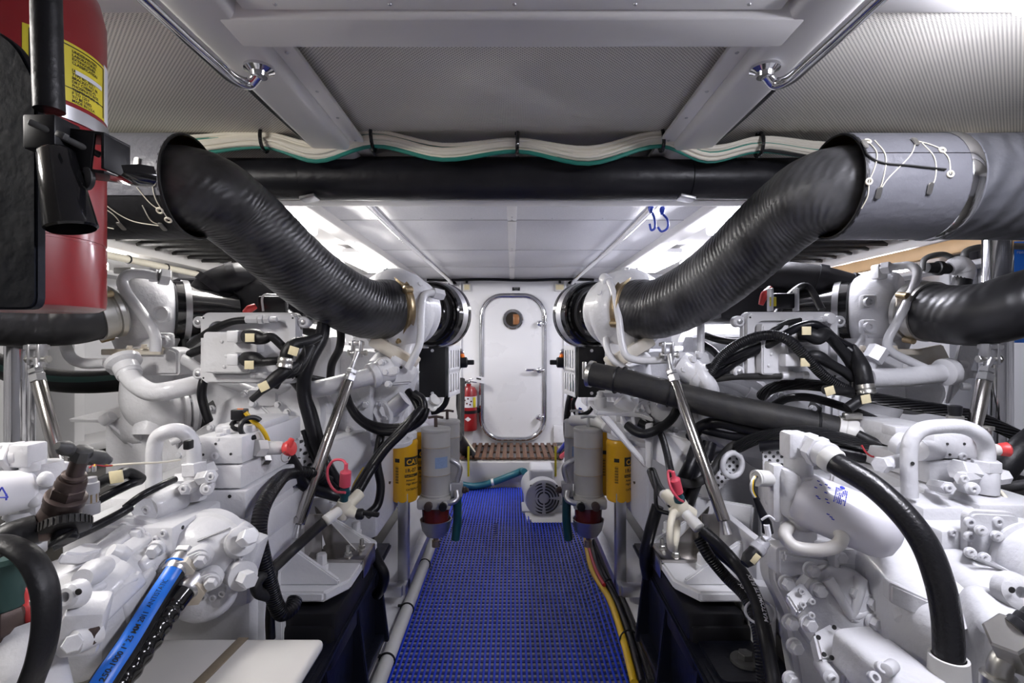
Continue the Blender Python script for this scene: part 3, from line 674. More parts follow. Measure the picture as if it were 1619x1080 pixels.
# ================================================================ small extinguisher by the door
Y = 4.82; c = P(741, 680, Y); r = px(13, Y)
ex2 = thing('fire_extinguisher', c, 'small red fire extinguisher with white label beside the white door', 'extinguisher')
hh = px(70, Y)
MB().lathe(c, Z_, [(0, r * .92), (.01, r), (hh * .88, r), (hh * .97, r * .75), (hh, r * .3), (hh + .02, r * .3)], 28).build('cylinder', 'red', ex2)
MB().lathe(c + Z_ * px(37, Y), Z_, [(0, r + .001), (px(17, Y), r + .001)], 28, cap=False).build('label', 'paper', ex2)
b = MB(); b.box(c + Vector((r * .75, -r * .72, px(45, Y))), (.03, .006, px(16, Y)), rot=(0, 0, .75), bev=.001); b.build('label_stripe', 'sticker', ex2)
b = MB()
for k, (dx, dz) in enumerate(((-.03, .02), (.0, .035), (.03, .01), (-.01, -.01), (.02, -.02))): b.box(c + Vector((dx, -r * 1.0, px(45, Y) + dz)), (.014, .006, .014), rot=(0, .3 * k, 0), bev=.001)
b.build('label_pictogram', 'bowl', ex2)
MB().lathe(c + Z_ * px(27, Y), Z_, [(0, r + .003), (.03, r + .003)], 24, cap=False).build('strap', 'black', ex2)
MB().box(c + Vector((0, .06, px(30, Y))), (r * 2.5, .05, .05), bev=.004).build('wall_bracket', 'black', ex2)
MB().prism([(-.03, 0), (0, .022), (.03, 0), (0, -.022)], c + Vector((.0, -r - .001, px(19, Y))), X_, Z_, -.002, 0).build('diamond_label', 'paper', ex2)
v = MB().cyl(c + Z_ * (hh + .01), c + Z_ * (hh + .05), .018); v.box(c + Vector((.03, -.02, hh + .065)), (.11, .02, .012), rot=(0, -.35, 0), bev=.003); v.box(c + Vector((.03, -.02, hh + .04)), (.10, .02, .012), rot=(0, .1, 0), bev=.003)
v.build('valve', 'chrome', ex2)
MB().tube([c + Vector((-.02, -.02, hh + .04)), c + Vector((-r * 1.1, -.03, hh - .01)), c + Vector((-r * 1.35, -.03, hh * .6)), c + Vector((-r * 1.2, -.03, hh * .35))], .012, 10).build('hose', 'rubber', ex2)
tgp = MB().prism(round_poly([(-.055, -.03), (.055, -.03), (.055, .03), (-.055, .03)], .008), P(757, 600, Y - .06), Vector((1, 0, -.22)), Z_, -.003, .001).build('hang_tag', 'paper', ex2)
MB().box(P(757, 599, Y - .066), (.045, .003, .014), rot=(0, .22, 0), bev=0).build('tag_print', 'ink', tgp)
# ================================================================ ENGINES
def pipe(par, pts, r, m='cast', nm='pipe', seg=14, n=7):
    return MB().tube([P(*q) for q in pts], r, seg, n).build(nm, m, par)
def flange(par, c, axis, R, nb=6, th=.018, rb=.008, m='cast', nm='flange', ph=0.):
    c = Vector(c); a, u, v = frame(axis)
    f = MB().lathe(c - a * th / 2, a, [(0, R - .002), (.002, R), (th - .002, R), (th, R - .002)], 32).build(nm, m, par)
    for k in range(nb):
        t = ph + 2 * PI * k / nb; bolt(par, c + a * th / 2 + (u * math.cos(t) + v * math.sin(t)) * (R - rb * 1.5), a, rb)
    return f
def mount_bracket(par, side):
    X = lambda a: side * a
    z = .533
    b = MB()
    poly = [(.452, 1.70), (.452, 1.42), (.50, 1.345), (.615, 1.345), (.66, 1.345), (.66, 1.80), (.56, 1.80)]
    b.prism([(X(a), y) for a, y in poly], (0, 0, z - .028), X_, Y_, .028 , .006); b.build('foot_plate', 'white', par)
    b = MB().box((X(.645), 1.56, z + .055), (.025, .50, .19), bev=.005); b.box((X(.645), 1.30, z - .12), (.045, .05, .34), bev=.006)
    b.prism([(1.30, 0), (1.42, 0), (1.30, -.16)], (X(.62), 0, z - .03), Y_, Z_, .03, .003); b.build('upright_plate', 'white', par)
    for y, xin in ((1.40, .475), (1.665, .462)):
        MB().prism([(X(.64), 0), (X(xin), 0), (X(xin), .012), (X(.62), .115), (X(.64), .12)], (0, y, z), X_, Z_, .016, .003).build('gusset', 'white', par)
    for (xx, y) in ((.555, 1.475), (.535, 1.735)): 
        MB().cyl((X(xx), y, z), (X(xx), y, z + .02), .019, bev=.002).hexa((X(xx), y, z + .018), (X(xx), y, z + .05), .0155, .003).build('mount_bolt', 'white', par)
    # bare steel resilient-mount cap with its gusset and two studs
    b = MB().box((X(.535), 1.585, z + .006), (.175, .125, .010), bev=.001); b.box((X(.448), 1.585, z - .018), (.006, .125, .055), bev=.001)
    b.box((X(.61), 1.545, z + .07), (.06, .006, .14), bev=.001)
    b.prism([(X(.62), 0), (X(.49), 0), (X(.62), .14)], (0, 1.595, z + .01), X_, Z_, .006, .001); b.build('steel_cap', 'strutm', par, 'bare steel cap plate on the white mount foot')
    for (xx, y) in ((.475, 1.60), (.50, 1.545)):
        MB().cyl((X(xx), y, z + .01), (X(xx), y, z + .014), .013).hexa((X(xx), y, z + .014), (X(xx), y, z + .024), .011).cyl((X(xx), y, z + .02), (X(xx), y, z + .044), .0065).build('stud', 'zinc', par)
def engine_bed(side, sd):
    X = lambda a: side * a
    e = thing('engine_bed', (X(.58), 1.4, .1), 'glossy black engine bed with recessed side panels under the %s engine' % sd, 'engine bed')
    b = MB().box((X(.60), 1.47, .25), (.20, .84, .26), bev=.010); b.box((X(.515), 1.45, .115), (.10, .90, .03), bev=.006); b.build('rail', 'navy', e)
    for y in (1.06, 1.32, 1.60, 1.86): MB().prism([(X(.452), -.19), (X(.49), .12), (X(.51), .12), (X(.51), -.19)], (0, y + .01, .29), X_, Z_, .02, .003).build('web', 'navy', e)
    b = MB(); b.prism([(1.04, .375), (1.34, .40), (1.90, .425), (1.90, .445), (1.34, .42), (1.04, .395)], (X(.452 if side > 0 else .51), 0, 0), Y_, Z_, .058, .006); b.build('top_flange', 'navy', e)
    b = MB().box((X(.535), 1.50, .44), (.15, .36, .10), bev=.012); b.box((X(.545), 1.42, .40), (.16, .22, .12), bev=.014); b.build('rubber_block', 'black', e)
    b = MB().prism(round_poly([(X(.47), 1.14), (X(.64), 1.14), (X(.66), 1.20), (X(.66), 1.34), (X(.47), 1.34)], .03), (0, 0, .37), X_, Y_, .055, .012); b.build('bolt_pad', 'navy', e)
    MB().box((X(.57), 1.14, .36), (.20, .17, .035), bev=.01).build('end_pad', 'navy', e)
    MB().lathe((X(.565), 1.225, .422), Z_, [(0, .036), (.010, .034), (.012, .022)], 20).hexa((X(.565), 1.225, .43), (X(.565), 1.225, .448), .018).build('bed_bolt', 'iron', e)
    return e
def turbo(par, T, a, R, nm='turbocharger'):
    """housing along axis a: turbine scroll, centre section, compressor cover"""
    b = MB(); b.lathe(T - a * .13, a, [(0, R * .55), (.015, R * .70), (.04, R * .9), (.075, R), (.12, R * .98), (.15, R * .84), (.17, R * .8), (.185, R * .86), (.20, R * .86), (.212, R * .80), (.24, R * .7), (.26, R * .62)], 44)
    return b.build(nm, 'cast', par)
def make_engine(side, sd):
    L = side < 0
    x_ = lambda x: mx(x, side)
    en = thing('marine_engine', (side * .98, 1.75, .45), 'white twin-turbo marine diesel engine on the %s of the walkway' % sd, 'engine')
    Xc = side * .98
    # ---- core
    b = MB(); b.box((Xc, 2.75, .80), (.92, 1.6, .74), bev=.03); b.box((Xc, 2.75, .40), (.62, 1.5, .25), bev=.03); b.build('engine_block', 'cast', en)
    b = MB().box((Xc + side * .30, 2.75, 1.20), (.26, 1.5, .16), rot=(0, side * .5, 0), bev=.03); b.build('cylinder_head', 'cast', en)
    b = MB().box((side * .56, 2.80, 1.24), (.24, 1.35, .20), bev=.03); b.build('cylinder_head', 'cast', en)  # inboard head, out of view, raised to keep lamp light off the walkway
    for k in range(4): MB().box((side * .56, 2.29 + k * .34, 1.36), (.22, .30, .07), bev=.025, seg=3).build('rocker_cover', 'cast', en)  # unseen covers, added at this height to shade the walkway
    for k in range(5): MB().box((Xc - side * .475, 2.15 + k * .32, .88), (.05, .22, .22), bev=.02).build('side_cover', 'cast', en)
    # ---- flywheel housing
    fc = Vector((Xc + side * -.07, 1.70, 0.72)) if False else P(x_(388), 800, 1.72)
    b = MB().lathe(fc - Y_ * .02, Y_, [(0, .10), (.0, .235), (.012, .262), (.03, .27), (.035, .305), (.055, .312), (.075, .312), (.08, .27), (.26, .30)], 56); b.build('flywheel_housing', 'cast', en)
    for k in range(20):
        t = 2 * PI * k / 20
        if -.9 < math.sin(t): bolt(en, fc + Vector((math.cos(t) * .288, .016, math.sin(t) * .288)), -Y_, .010)
    # perforated guards on the housing's inboard shoulder
    g = [P(452, 706, 1.50), P(482, 684, 1.56), P(500, 742, 1.56), P(468, 772, 1.50)] if L else [P(1112, 742, 1.58), P(1160, 702, 1.58), P(1176, 735, 1.58), P(1122, 792, 1.58)]
    b = MB().quadp(g, .006, .001); b.build('perforated_guard', 'perfw', en)
    if not L: MB().quadp([P(1205, 692, 1.50), P(1256, 688, 1.50), P(1258, 740, 1.50), P(1207, 744, 1.50)], .006, .001).build('perforated_guard', 'perfw', en)
    # lifting eyes
    lo = P(x_(472), 760, 1.60) if L else P(1158, 735, 1.55)
    MB().torus(lo, (.3 * -side, 1, 0), .036 if not L else .02, .009 if not L else .006, 28, 10).build('lifting_eye', 'cast', en)
    # ---- rear cover plates behind the gearbox
    b = MB(); b.quadp([P(x_(330), 650, 1.66), P(x_(386), 616, 1.66), P(x_(440), 668, 1.66), P(x_(452), 720, 1.66), P(x_(340), 740, 1.66), P(x_(328), 700, 1.66)], -.05 * side, .006); b.build('rear_cover', 'cast', en)
    for q in ((386, 624), (334, 646), (333, 676), (430, 672)): bolt(en, P(x_(q[0]), q[1], 1.655), -Y_, .009)
    b = MB(); b.quadp([P(x_(440), 640, 1.70), P(x_(500), 610, 1.70), P(x_(530), 655, 1.70), P(x_(520), 720, 1.70), P(x_(455), 712, 1.70)], -.06 * side, .008); b.build('rear_cover', 'cast', en)
    MB().lathe(P(x_(462), 650, 1.74), -Y_, [(0, .14), (.03, .14), (.045, .125), (.06, .12), (.07, .06), (.072, .02)], 40).build('gear_cover', 'cast', en)
    for k in range(9):
        t = 2 * PI * k / 9; bolt(en, P(x_(462), 650, 1.71) + Vector((math.cos(t) * .127, 0, math.sin(t) * .127)), -Y_, .009)
    b = MB().box(P(x_(420), 600, 1.92), (.55, .12, .34), bev=.03); b.build('rear_housing', 'cast', en)
    # triangular skirt plate and its fold
    b = MB(); b.quadp([P(x_(503), 706, 1.62), P(x_(583), 683, 1.74), P(x_(593), 722, 1.74), P(x_(545), 752, 1.66), P(x_(512), 735, 1.62)], -.012 * side, .003); b.build('skirt_plate', 'white', en)
    b = MB(); b.quadp([P(x_(505), 706, 1.63), P(x_(583), 683, 1.75), P(x_(575), 670, 1.80), P(x_(520), 692, 1.75)], -.008 * side, .002); b.build('skirt_top', 'white', en)
    # white inclined side plate down to the mount
    b = MB(); b.quadp([P(x_(428), 800, 1.52), P(x_(520), 785, 1.62), P(x_(528), 850, 1.62), P(x_(452), 925, 1.50), P(x_(440), 930, 1.48)], -.03 * side, .006); b.build('side_plate', 'white', en)
    b = MB(); b.box(P(x_(470), 760, 1.74), (.18, .12, .18), rot=(0, .6 * side, 0), bev=.012); b.build('shoulder', 'cast', en)
    mount_bracket(en, side)
    # ---- inboard turbo
    ax = Vector((-side * .35, .94, 0)).normalized(); T = P(x_(634), 492, 1.88)
    tb = turbo(en, T, ax, .152)
    ea = (P(x_(622), 488, 1.80) - P(x_(583), 489, 1.73)).normalized(); e0 = P(x_(622), 488, 1.80)
    MB().lathe(e0 + ea * .02, ea, [(0, .104), (.012, .108), (.02, .10), (.06, .11), (.12, .08)], 36).build('outlet_flange', 'cast', tb)
    for an, rr in ((.4, .14), (1.4, .14), (2.5, .14), (3.6, .14)):
        _, u, v = frame(ax); bolt(en, T + ax * -.06 + (u * math.cos(an) + v * math.sin(an)) * rr, (u * math.cos(an) + v * math.sin(an)) - ax * .4, .010)
    for (x, y, l) in ((648, 515, 25), (640, 470, 18)): MB().box(P(x_(x), y, 1.78), (.016, .02, px(l, 1.78)), rot=(0, .5 * side * -1, 0), bev=.006).build('casting_rib', 'cast', tb)
    bolt(en, P(x_(622), 440, 1.83), (0, -.5, 1), .014)
    # turbo foot, heat-stained
    b = MB().box(P(x_(625), 556, 1.80), (.17, .12, .045), rot=(0, side * -.55, 0), bev=.008); b.build('turbo_foot', 'stain', en, 'heat-stained turbo foot')
    b = MB().loft([(P(x_(640), 525, 1.86), (0, 0, -1), .09, .07, 3), (P(x_(632), 552, 1.84), (0, 0, -1), .07, .06, 3), (P(x_(622), 570, 1.82), (0, 0, -1), .08, .06, 4)]); b.build('turbo_neck', 'cast', en)
    for q in ((598, 553), (612, 545), (645, 575), (652, 566)): bolt(en, P(x_(q[0]), q[1], 1.76), (0, -.4, 1), .010, m='zinc' if q[0] < 620 else 'cast')
    # ---- air filter on the inboard turbo
    A0 = T + ax * .13
    af = thing('air_filter', A0 + ax * .1, 'gloss black round air filter behind the inboard turbo, %s engine' % sd, 'air filter')
    R = .136
    MB().lathe(A0, ax, [(0, .06), (.06, .066), (.075, .08), (.08, .10), (.075, .115), (.085, .122), (.08, R - .008), (.085, R - .002), (.095, R), (.115, R + .002), (.12, R - .003), (.165, R - .003), (.17, R + .002), (.19, R + .002), (.2, R - .01), (.21, .05)], 56).build('canister', 'gblack', af)
    MB().lathe(A0 + ax * .12, ax, [(0, R - .002), (.0, R + .0005), (.045, R + .0005), (.045, R - .002)], 56, cap=False).build('steel_band', 'steel', af)
    _, u, v = frame(ax); lab = MB(); Rr = []
    base = 0 if L else PI
    for k in range(13):
        t = base + (-.36 + .72 * k / 12); d = u * math.cos(t) + v * math.sin(t); Rr.append([A0 + ax * q + d * rr for q, rr in ((.126, R + .0015), (.15, R + .0015), (.15, R), (.126, R))])
    if L or True: lab.rings(Rr).build('yellow_label', 'sticker', af)
    for k in range(7):
        t = base + (-.30 + .6 * k / 6); d = u * math.cos(t) + v * math.sin(t)
        MB().box(A0 + ax * .138 + d * (R + .002), (.014, .002, .002), axes=(ax, d, ax.cross(d)), bev=0).build('print_line', 'ink', af)
    MB().box(A0 + ax * .14 + (u * math.cos(base - 1.1) + v * math.sin(base - 1.1)) * (R + .012), (.05, .03, .02), bev=.004).build('latch', 'zinc', af)
    MB().lathe(A0 - ax * .02, ax, [(0, .068), (.012, .072), (.04, .072), (.06, .068)], 32).build('intake_sleeve', 'rubberg', af)
    # coolant/oil pipe in front of the inboard turbo
    if L:
        pipe(en, [(696, 466, 1.80), (686, 463, 1.78), (672, 466, 1.75), (667, 482, 1.73), (665, 530, 1.70), (663, 545, 1.69), (654, 565, 1.68), (645, 583, 1.68)], .0125, nm='oil_pipe')
        MB().hexa(P(684, 463, 1.78), P(700, 467, 1.81), .02).build('pipe_nut', 'cast', en)
    else:
        pipe(en, [(957, 441, 1.80), (965, 448, 1.77), (972, 470, 1.74), (978, 500, 1.72), (984, 545, 1.70), (990, 562, 1.69), (1005, 569, 1.68), (1060, 569, 1.66)], .0125, nm='oil_pipe')
        pipe(en, [(958, 535, 1.78), (961, 555, 1.75), (970, 570, 1.73), (985, 580, 1.72), (1000, 590, 1.72)], .011, nm='oil_pipe')
        pipe(en, [(1108, 500, 1.75), (1108, 560, 1.72)], .0125, nm='oil_pipe')
        MB().cyl(P(955, 440, 1.82), P(962, 446, 1.78), .02).build('pipe_nut', 'cast', en)
    # thermostat housing and coolant pipe
    if L:
        b = MB(); b.quadp([P(606, 586, 1.68), P(622, 560, 1.70), P(664, 584, 1.72), P(650, 606, 1.70), P(612, 608, 1.66)], .05, .006); b.build('thermostat_plate', 'white', en)
        hole(en, P(634, 581, 1.688), -Y_, .005)
        MB().lathe(P(585, 595, 1.64), P(618, 583, 1.69) - P(585, 595, 1.64), [(0, .038), (.004, .041), (.02, .041), (.024, .037), (.05, .045), (.07, .045)], 28).build('thermostat_collar', 'cast', en)
        MB().prism(round_poly([(-.05, -.014), (.05, -.014), (.05, .014), (-.05, .014)], .013), P(608, 590, 1.645), Vector((.95, 0, .2)), Z_, .012, .004).build('clamp_bar', 'cast', en)
        for q in ((611, 589), (604, 573), (614, 608)): bolt(en, P(q[0], q[1], 1.64), (-.2, -1, .1), .010)
        pipe(en, [(493, 606, 1.74), (492, 613, 1.66), (500, 615, 1.62), (540, 606, 1.62), (590, 594, 1.645)], .0275, nm='coolant_pipe', seg=20)
    else:
        b = MB(); b.quadp([P(1062, 586, 1.66), P(1070, 556, 1.68), P(1122, 556, 1.70), P(1124, 580, 1.70), P(1092, 592, 1.66)], .05 * side, .006); b.build('thermostat_plate', 'white', en)
        MB().lathe(P(1075, 578, 1.66), Vector((.8, -.5, -.55)), [(0, .05), (.02, .05), (.03, .045), (.06, .043), (.064, .047), (.085, .047), (.09, .04)], 28).build('thermostat_collar', 'cast', en)
        hole(en, P(1071, 557.5, 1.66), -Y_, .005)
        for q in ((1093, 569), (1103, 562), (1078, 584)): bolt(en, P(q[0], q[1], 1.62), (.4, -1, .1), .011)
        pipe(en, [(1098, 580, 1.63), (1112, 598, 1.60), (1122, 612, 1.60), (1124, 622, 1.62), (1120, 632, 1.68)], .026, nm='coolant_pipe', seg=20)
    # exhaust manifold riser under the inboard turbo
    b = MB().tube([P(x_(628), 580, 1.88), P(x_(618), 620, 1.88), P(x_(602), 655, 1.88), P(x_(598), 690, 1.88)], [.085, .078, .078, .08], 32); b.build('exhaust_riser', 'cast', en)
    flange(en, P(x_(612), 690, 1.86), (0.2, -.15, 1), .095, 6)
    b = MB().tube([P(x_(612), 655, 1.82), P(x_(628), 640, 1.80), P(x_(640), 630, 1.80)], .03, 18); b.build('sensor_boss', 'cast', en)
    MB().lathe(P(x_(612), 652, 1.81), (-side * .3, -.8, .4), [(0, .05), (.012, .05), (.014, .03), (.03, .03)], 8).build('pipe_nut', 'cast', en)
    b = MB().box(P(x_(565), 660, 1.80), (.12, .08, .26), bev=.02); b.build('manifold', 'cast', en)
    for q in ((555, 640), (552, 680), (578, 640)): bolt(en, P(x_(q[0]), q[1], 1.745), -Y_, .010)
    flange(en, P(x_(600), 660, 1.80), (side * .5, -.8, .1), .06, 5)
    # ---- outboard turbo
    T2 = P(x_(232), 492, 1.84); a2 = Vector((-side * .75, .66, 0)).normalized()
    tb2 = MB().lathe(T2 - a2 * .16, a2, [(.075, .07), (.078, .095), (.085, .115), (.10, .135), (.125, .145), (.17, .148), (.20, .14), (.225, .125), (.235, .11), (.24, .07)], 44).build('turbocharger', 'cast', en)
    for k in range(2 if L else 2):
        q = ((257, 497), (262, 538)) if L else ((1372, 478), (1372, 517))
        MB().box(P(*q[k], 1.69), (.05, .03, .05), bev=.01).build('boss', 'cast', tb2)
        MB().lathe(P(*q[k], 1.675), -Y_, [(0, .026 if L and k == 0 else .016), (.012, .026 if L and k == 0 else .016), (.012, .02 if L and k == 0 else .009), (.004, .018 if L and k == 0 else .008), (.004, 0)], 24).build('port_plug', 'cast', tb2)
    b = MB().loft([(P(x_(232), 535, 1.82), (0, 0, -1), .10, .08, 3), (P(x_(232), 556, 1.80), (0, 0, -1), .075, .07, 4)]); b.build('turbo_neck', 'cast', en)
    MB().box(P(x_(232), 556, 1.76), (.20, .15, .02), bev=.004).build('turbo_foot', 'stain', en, 'heat-stained turbo foot')
    b = MB(); b.prism(round_poly([(-.1, -.05), (.1, -.05), (.1, .03), (.07, .045), (-.1, .045)], .012), P(x_(235), 570, 1.70), X_, Z_, -.09, .008); b.build('manifold_block', 'cast', en)
    for q in ((205, 548), (228, 546), (255, 548)): bolt(en, P(x_(q[0]), q[1] + 4, 1.68), Z_, .009, m='stain')
    # inlet duct of the outboard turbo (black, with steel bands)
    d0 = T2 + a2 * .07
    MB().lathe(d0, a2, [(0, .11), (.01, .118), (.05, .118), (.055, .108), (.09, .10), (.15, .095), (.22, .085)], 36).build('intake_duct', 'gblack', en)
    MB().lathe(d0 + a2 * .035, a2, [(0, .117), (0, .121), (.02, .121), (.02, .117)], 36, cap=False).build('duct_band', 'steel', en)
    # exhaust riser under the outboard turbo
    b = MB().tube([P(x_(238), 582, 1.78), P(x_(232), 610, 1.78), P(x_(238), 640, 1.78), P(x_(268), 655, 1.80), P(x_(310), 652, 1.86)], [.075, .078, .085, .075, .07], 30); b.build('exhaust_riser', 'cast', en)
    fl = (P(x_(310), 652, 1.86) - P(x_(268), 655, 1.80)).normalized()
    for q, o_ in ((288, 0), (300, .012)): flange(en, P(x_(q), 655, 1.82 + (q - 288) * .001), fl, .088, 4 if q == 288 else 0, .016, ph=.8)
    MB().tube([P(x_(312), 650, 1.86), P(x_(330), 650, 1.92)], .07, 24).build('manifold_stub', 'iron', en)
    MB().lathe(P(x_(242), 655, 1.76), (0, -.2, -1), [(0, .05), (.03, .048), (.05, .055), (.07, .055)], 24).build('drain_boss', 'cast', en)
    # coolant pipe of the outboard bank
    if L:
        b = MB(); b.lathe(P(193, 568, 1.62), P(205, 592, 1.60) - P(193, 568, 1.62), [(0, .035), (.006, .05), (.02, .05), (.03, .036), (.055, .036), (.058, .033), (.062, .036), (.07, .034)], 26); b.build('coolant_flange', 'cast', en)
        for q in ((174, 570), (176, 587)): MB().lathe(P(*q, 1.62), (1, -.1, -.1), [(0, .008), (.004, .012), (.05, .012), (.055, .01)], 14).build('flange_lug', 'cast', en)
        pipe(en, [(200, 588, 1.60), (214, 606, 1.58), (240, 620, 1.57), (275, 616, 1.58), (318, 606, 1.62)], .0285, nm='coolant_pipe', seg=20)
        pipe(en, [(246, 436, 1.72), (225, 433, 1.70), (203, 434, 1.68), (194, 443, 1.67), (197, 458, 1.66), (220, 490, 1.65), (240, 520, 1.64), (246, 535, 1.64), (246, 556, 1.64)], .0165, nm='oil_pipe')
        MB().hexa(P(236, 436, 1.72), P(250, 436, 1.73), .024).hexa(P(252, 437, 1.73), P(268, 440, 1.75), .03).build('pipe_nut', 'cast', en)
        b = MB().box(P(200, 429, 1.74), (.06, .04, .02), bev=.003); b.cyl(P(186, 429, 1.74), P(240, 430, 1.74), .006); b.build('sensor_line', 'zinc', en)
        pipe(en, [(104, 548, 1.72), (112, 565, 1.70), (130, 574, 1.68), (170, 574, 1.66)], .0175, nm='oil_pipe')
        pipe(en, [(278, 562, 1.74), (300, 574, 1.72), (330, 592, 1.70), (380, 612, 1.70), (405, 622, 1.70)], .0175, nm='oil_pipe')
        pipe(en, [(395, 622, 1.70), (430, 618, 1.68), (450, 612, 1.68), (480, 596, 1.72)], .019, nm='oil_pipe')
        MB().box(P(418, 628, 1.68), (.10, .05, .06), bev=.015).build('pipe_bracket', 'cast', en)
        for q in ((400, 638), (440, 640), (454, 652)): bolt(en, P(*q, 1.65), -Y_, .010)
        b = MB(); b.quadp([P(108, 662, 1.72), P(200, 640, 1.80), P(240, 660, 1.80), P(172, 662, 1.72)], .015, .002); b.build('heat_shield', 'white', en)
        b = MB().tube([P(165, 664, 1.72), P(195, 690, 1.74), P(215, 712, 1.76)], .006, 10); b.build('shield_stay', 'cast', en)
        b = MB().loft([(P(190, 665, 1.80), (1, 0, 0), .05, .04, 3), (P(215, 675, 1.80), (1, 0, 0), .07, .06, 3), (P(240, 680, 1.80), (1, 0, 0), .06, .05, 3)]); b.build('shield_box', 'cast', en)
        MB().lathe(P(164, 666, 1.72), (.8, 0, .5), [(0, .02), (.03, .02), (.035, .017)], 16).build('shield_foot', 'cast', en)
        b = MB().box(P(255, 710, 1.85), (.26, .2, .22), bev=.015); b.build('side_housing', 'cast', en)
        MB().tube([P(270, 700, 1.72), P(290, 690, 1.74), P(300, 675, 1.76)], .012, 12).build('oil_pipe', 'cast', en)
        for q in ((262, 592), (290, 588), (280, 587)): bolt(en, P(*q, 1.83), -Y_, .010)
        MB().quadp([P(262, 600, 1.84), P(262, 585, 1.84), P(330, 570, 1.84), P(330, 600, 1.84)], -.02, .003).build('rear_bracket', 'cast', en)
    else:
        pipe(en, [(1374, 598, 1.60), (1420, 597, 1.60), (1470, 592, 1.60), (1494, 588, 1.62)], .0305, nm='coolant_pipe', seg=20)
        MB().lathe(P(1490, 589, 1.60), Vector((1, .2, .1)), [(0, .034), (.004, .043), (.03, .043), (.034, .036)], 26).build('coolant_flange', 'cast', en)
        b = MB(); b.quadp([P(1500, 596, 1.62), P(1504, 576, 1.62), P(1540, 588, 1.64), P(1540, 597, 1.64), P(1512, 608, 1.62)], .03, .004); b.build('flange_ear', 'cast', en)
        for q in ((1516, 576), (1536, 592), (1520, 611)): MB().lathe(P(*q, 1.60), (1, -.3, 0), [(0, .012), (.02, .012), (.024, .008)], 14).build('flange_lug', 'cast', en)
        pipe(en, [(1398, 424, 1.72), (1422, 421, 1.70), (1438, 420, 1.68), (1449, 427, 1.66), (1449, 440, 1.65), (1436, 475, 1.63), (1418, 510, 1.62), (1404, 536, 1.62), (1403, 548, 1.62), (1412, 558, 1.62), (1440, 572, 1.62), (1462, 582, 1.62)], .0135, nm='oil_pipe')
        MB().hexa(P(1408, 423, 1.71), P(1394, 425, 1.73), .022).box(P(1390, 430, 1.74), (.035, .04, .05), bev=.006).build('pipe_nut', 'cast', en)
        MB().lathe(P(1416, 477, 1.66), (.9, -.4, 0), [(0, .016), (.025, .016), (.026, .011), (.05, .011)], 16).build('boss', 'stain', en)
        pipe(en, [(1384, 556, 1.64), (1379, 570, 1.64), (1372, 590, 1.64)], .017, nm='drain_pipe')
        MB().hexa(P(1391, 550, 1.63), P(1378, 570, 1.63), .030).build('drain_nut', 'cast', en)
        pipe(en, [(1368, 530, 1.78), (1355, 548, 1.76), (1330, 562, 1.74)], .012, nm='oil_pipe')
        MB().quadp([P(1418, 560, 1.72), P(1492, 545, 1.74), P(1500, 575, 1.76), P(1455, 582, 1.72)], .02, .004).build('heat_shield', 'stain', en)
        pipe(en, [(1120, 600, 1.70), (1160, 612, 1.69), (1185, 624, 1.68), (1205, 634, 1.68)], .019, nm='oil_pipe')
        MB().lathe(P(1180, 620, 1.68), Vector((.8, 0, -.5)), [(0, .023), (.03, .023)], 18).build('pipe_sleeve', 'cast', en)
        MB().quadp([P(1520, 545, 1.8), P(1560, 530, 1.8), P(1530, 600, 1.8), P(1500, 640, 1.8)], .02, .004).build('rear_bracket', 'cast', en)
        for x, y, r_ in ((1380, 640, .06), (1440, 620, .08)): MB().ell(P(x, y, 1.8), (r_ * 1.3, r_, r_)).build('casting_dome', 'cast', en)
    # ---- control box (ECU tray)
    Y = 1.60
    if L: x0, x1, y0, y1 = 329, 480, 495, 605
    else: x0, x1, y0, y1 = 1168, 1312, 494, 602
    c = P((x0 + x1) / 2, (y0 + y1) / 2, Y); w2, h2 = px(x1 - x0, Y), px(y1 - y0, Y)
    bx = MB().prism(rrect(0, 0, w2, h2, .022, 6), c, X_, Z_, .035, .006).build('control_box', 'white', en)
    fr = MB(); outer = rrect(0, 0, w2 - .012, h2 - .012, .02, 6); inner = rrect(0, 0, w2 - .055, h2 - .055, .03, 6)
    Rr = []
    for (a, b_), (e_, f_) in zip(outer, inner):
        o0 = c + X_ * a + Z_ * b_; i0 = c + X_ * e_ + Z_ * f_
        Rr.append([o0 - Y_ * .034, o0 - Y_ * .047, i0 - Y_ * .047, i0 - Y_ * .034])
    fr.rings(Rr, closed=True).build('raised_rim', 'white', bx)
    for sx_ in (-1, 1):
        for sz_ in (-1, 1):
            q = c + X_ * sx_ * (w2 / 2 + .012) + Z_ * sz_ * (h2 / 2 - .03); MB().lathe(q - Y_ * .0, -Y_, [(0, .012), (.004, .018), (.03, .018), (.034, .014)], 18).build('mount_lug', 'cast', bx)
            screw(bx, q - Y_ * .036, -Y_, .008); hole(bx, c + X_ * sx_ * (w2 / 2 - .014) + Z_ * sz_ * (h2 / 2 - .018) - Y_ * .047, -Y_, .003)
    if L:
        MB().prism(rrect(0, 0, px(70, Y), px(62, Y), .012, 4), P(372, 557, 1.565), X_, Z_, .05, .004).build('module_cover', 'white', bx)
        for q in ((350, 540), (357, 563), (354, 580)): screw(bx, P(q[0], q[1], 1.513), -Y_, .005, 'white')
        for yy in (532, 568):
            MB().box(P(377, yy, 1.50), (px(18, 1.5), .07, px(18, 1.5)), bev=.004).build('connector_socket', 'white', bx)
        MB().box(P(395, 550, 1.53), (.07, .05, .03), bev=.004).build('connector_rail', 'white', bx)
        f = MB()
        for a, b_, r_ in ((389, 409, .0125), (410, 417, .0155), (418, 427, .013)): f.hexa(P(a, 505, 1.53), P(b_, 505, 1.53), r_)
        f.cyl(P(426, 505, 1.53), P(438, 505, 1.53), .008); f.build('hose_end', 'cast', bx)
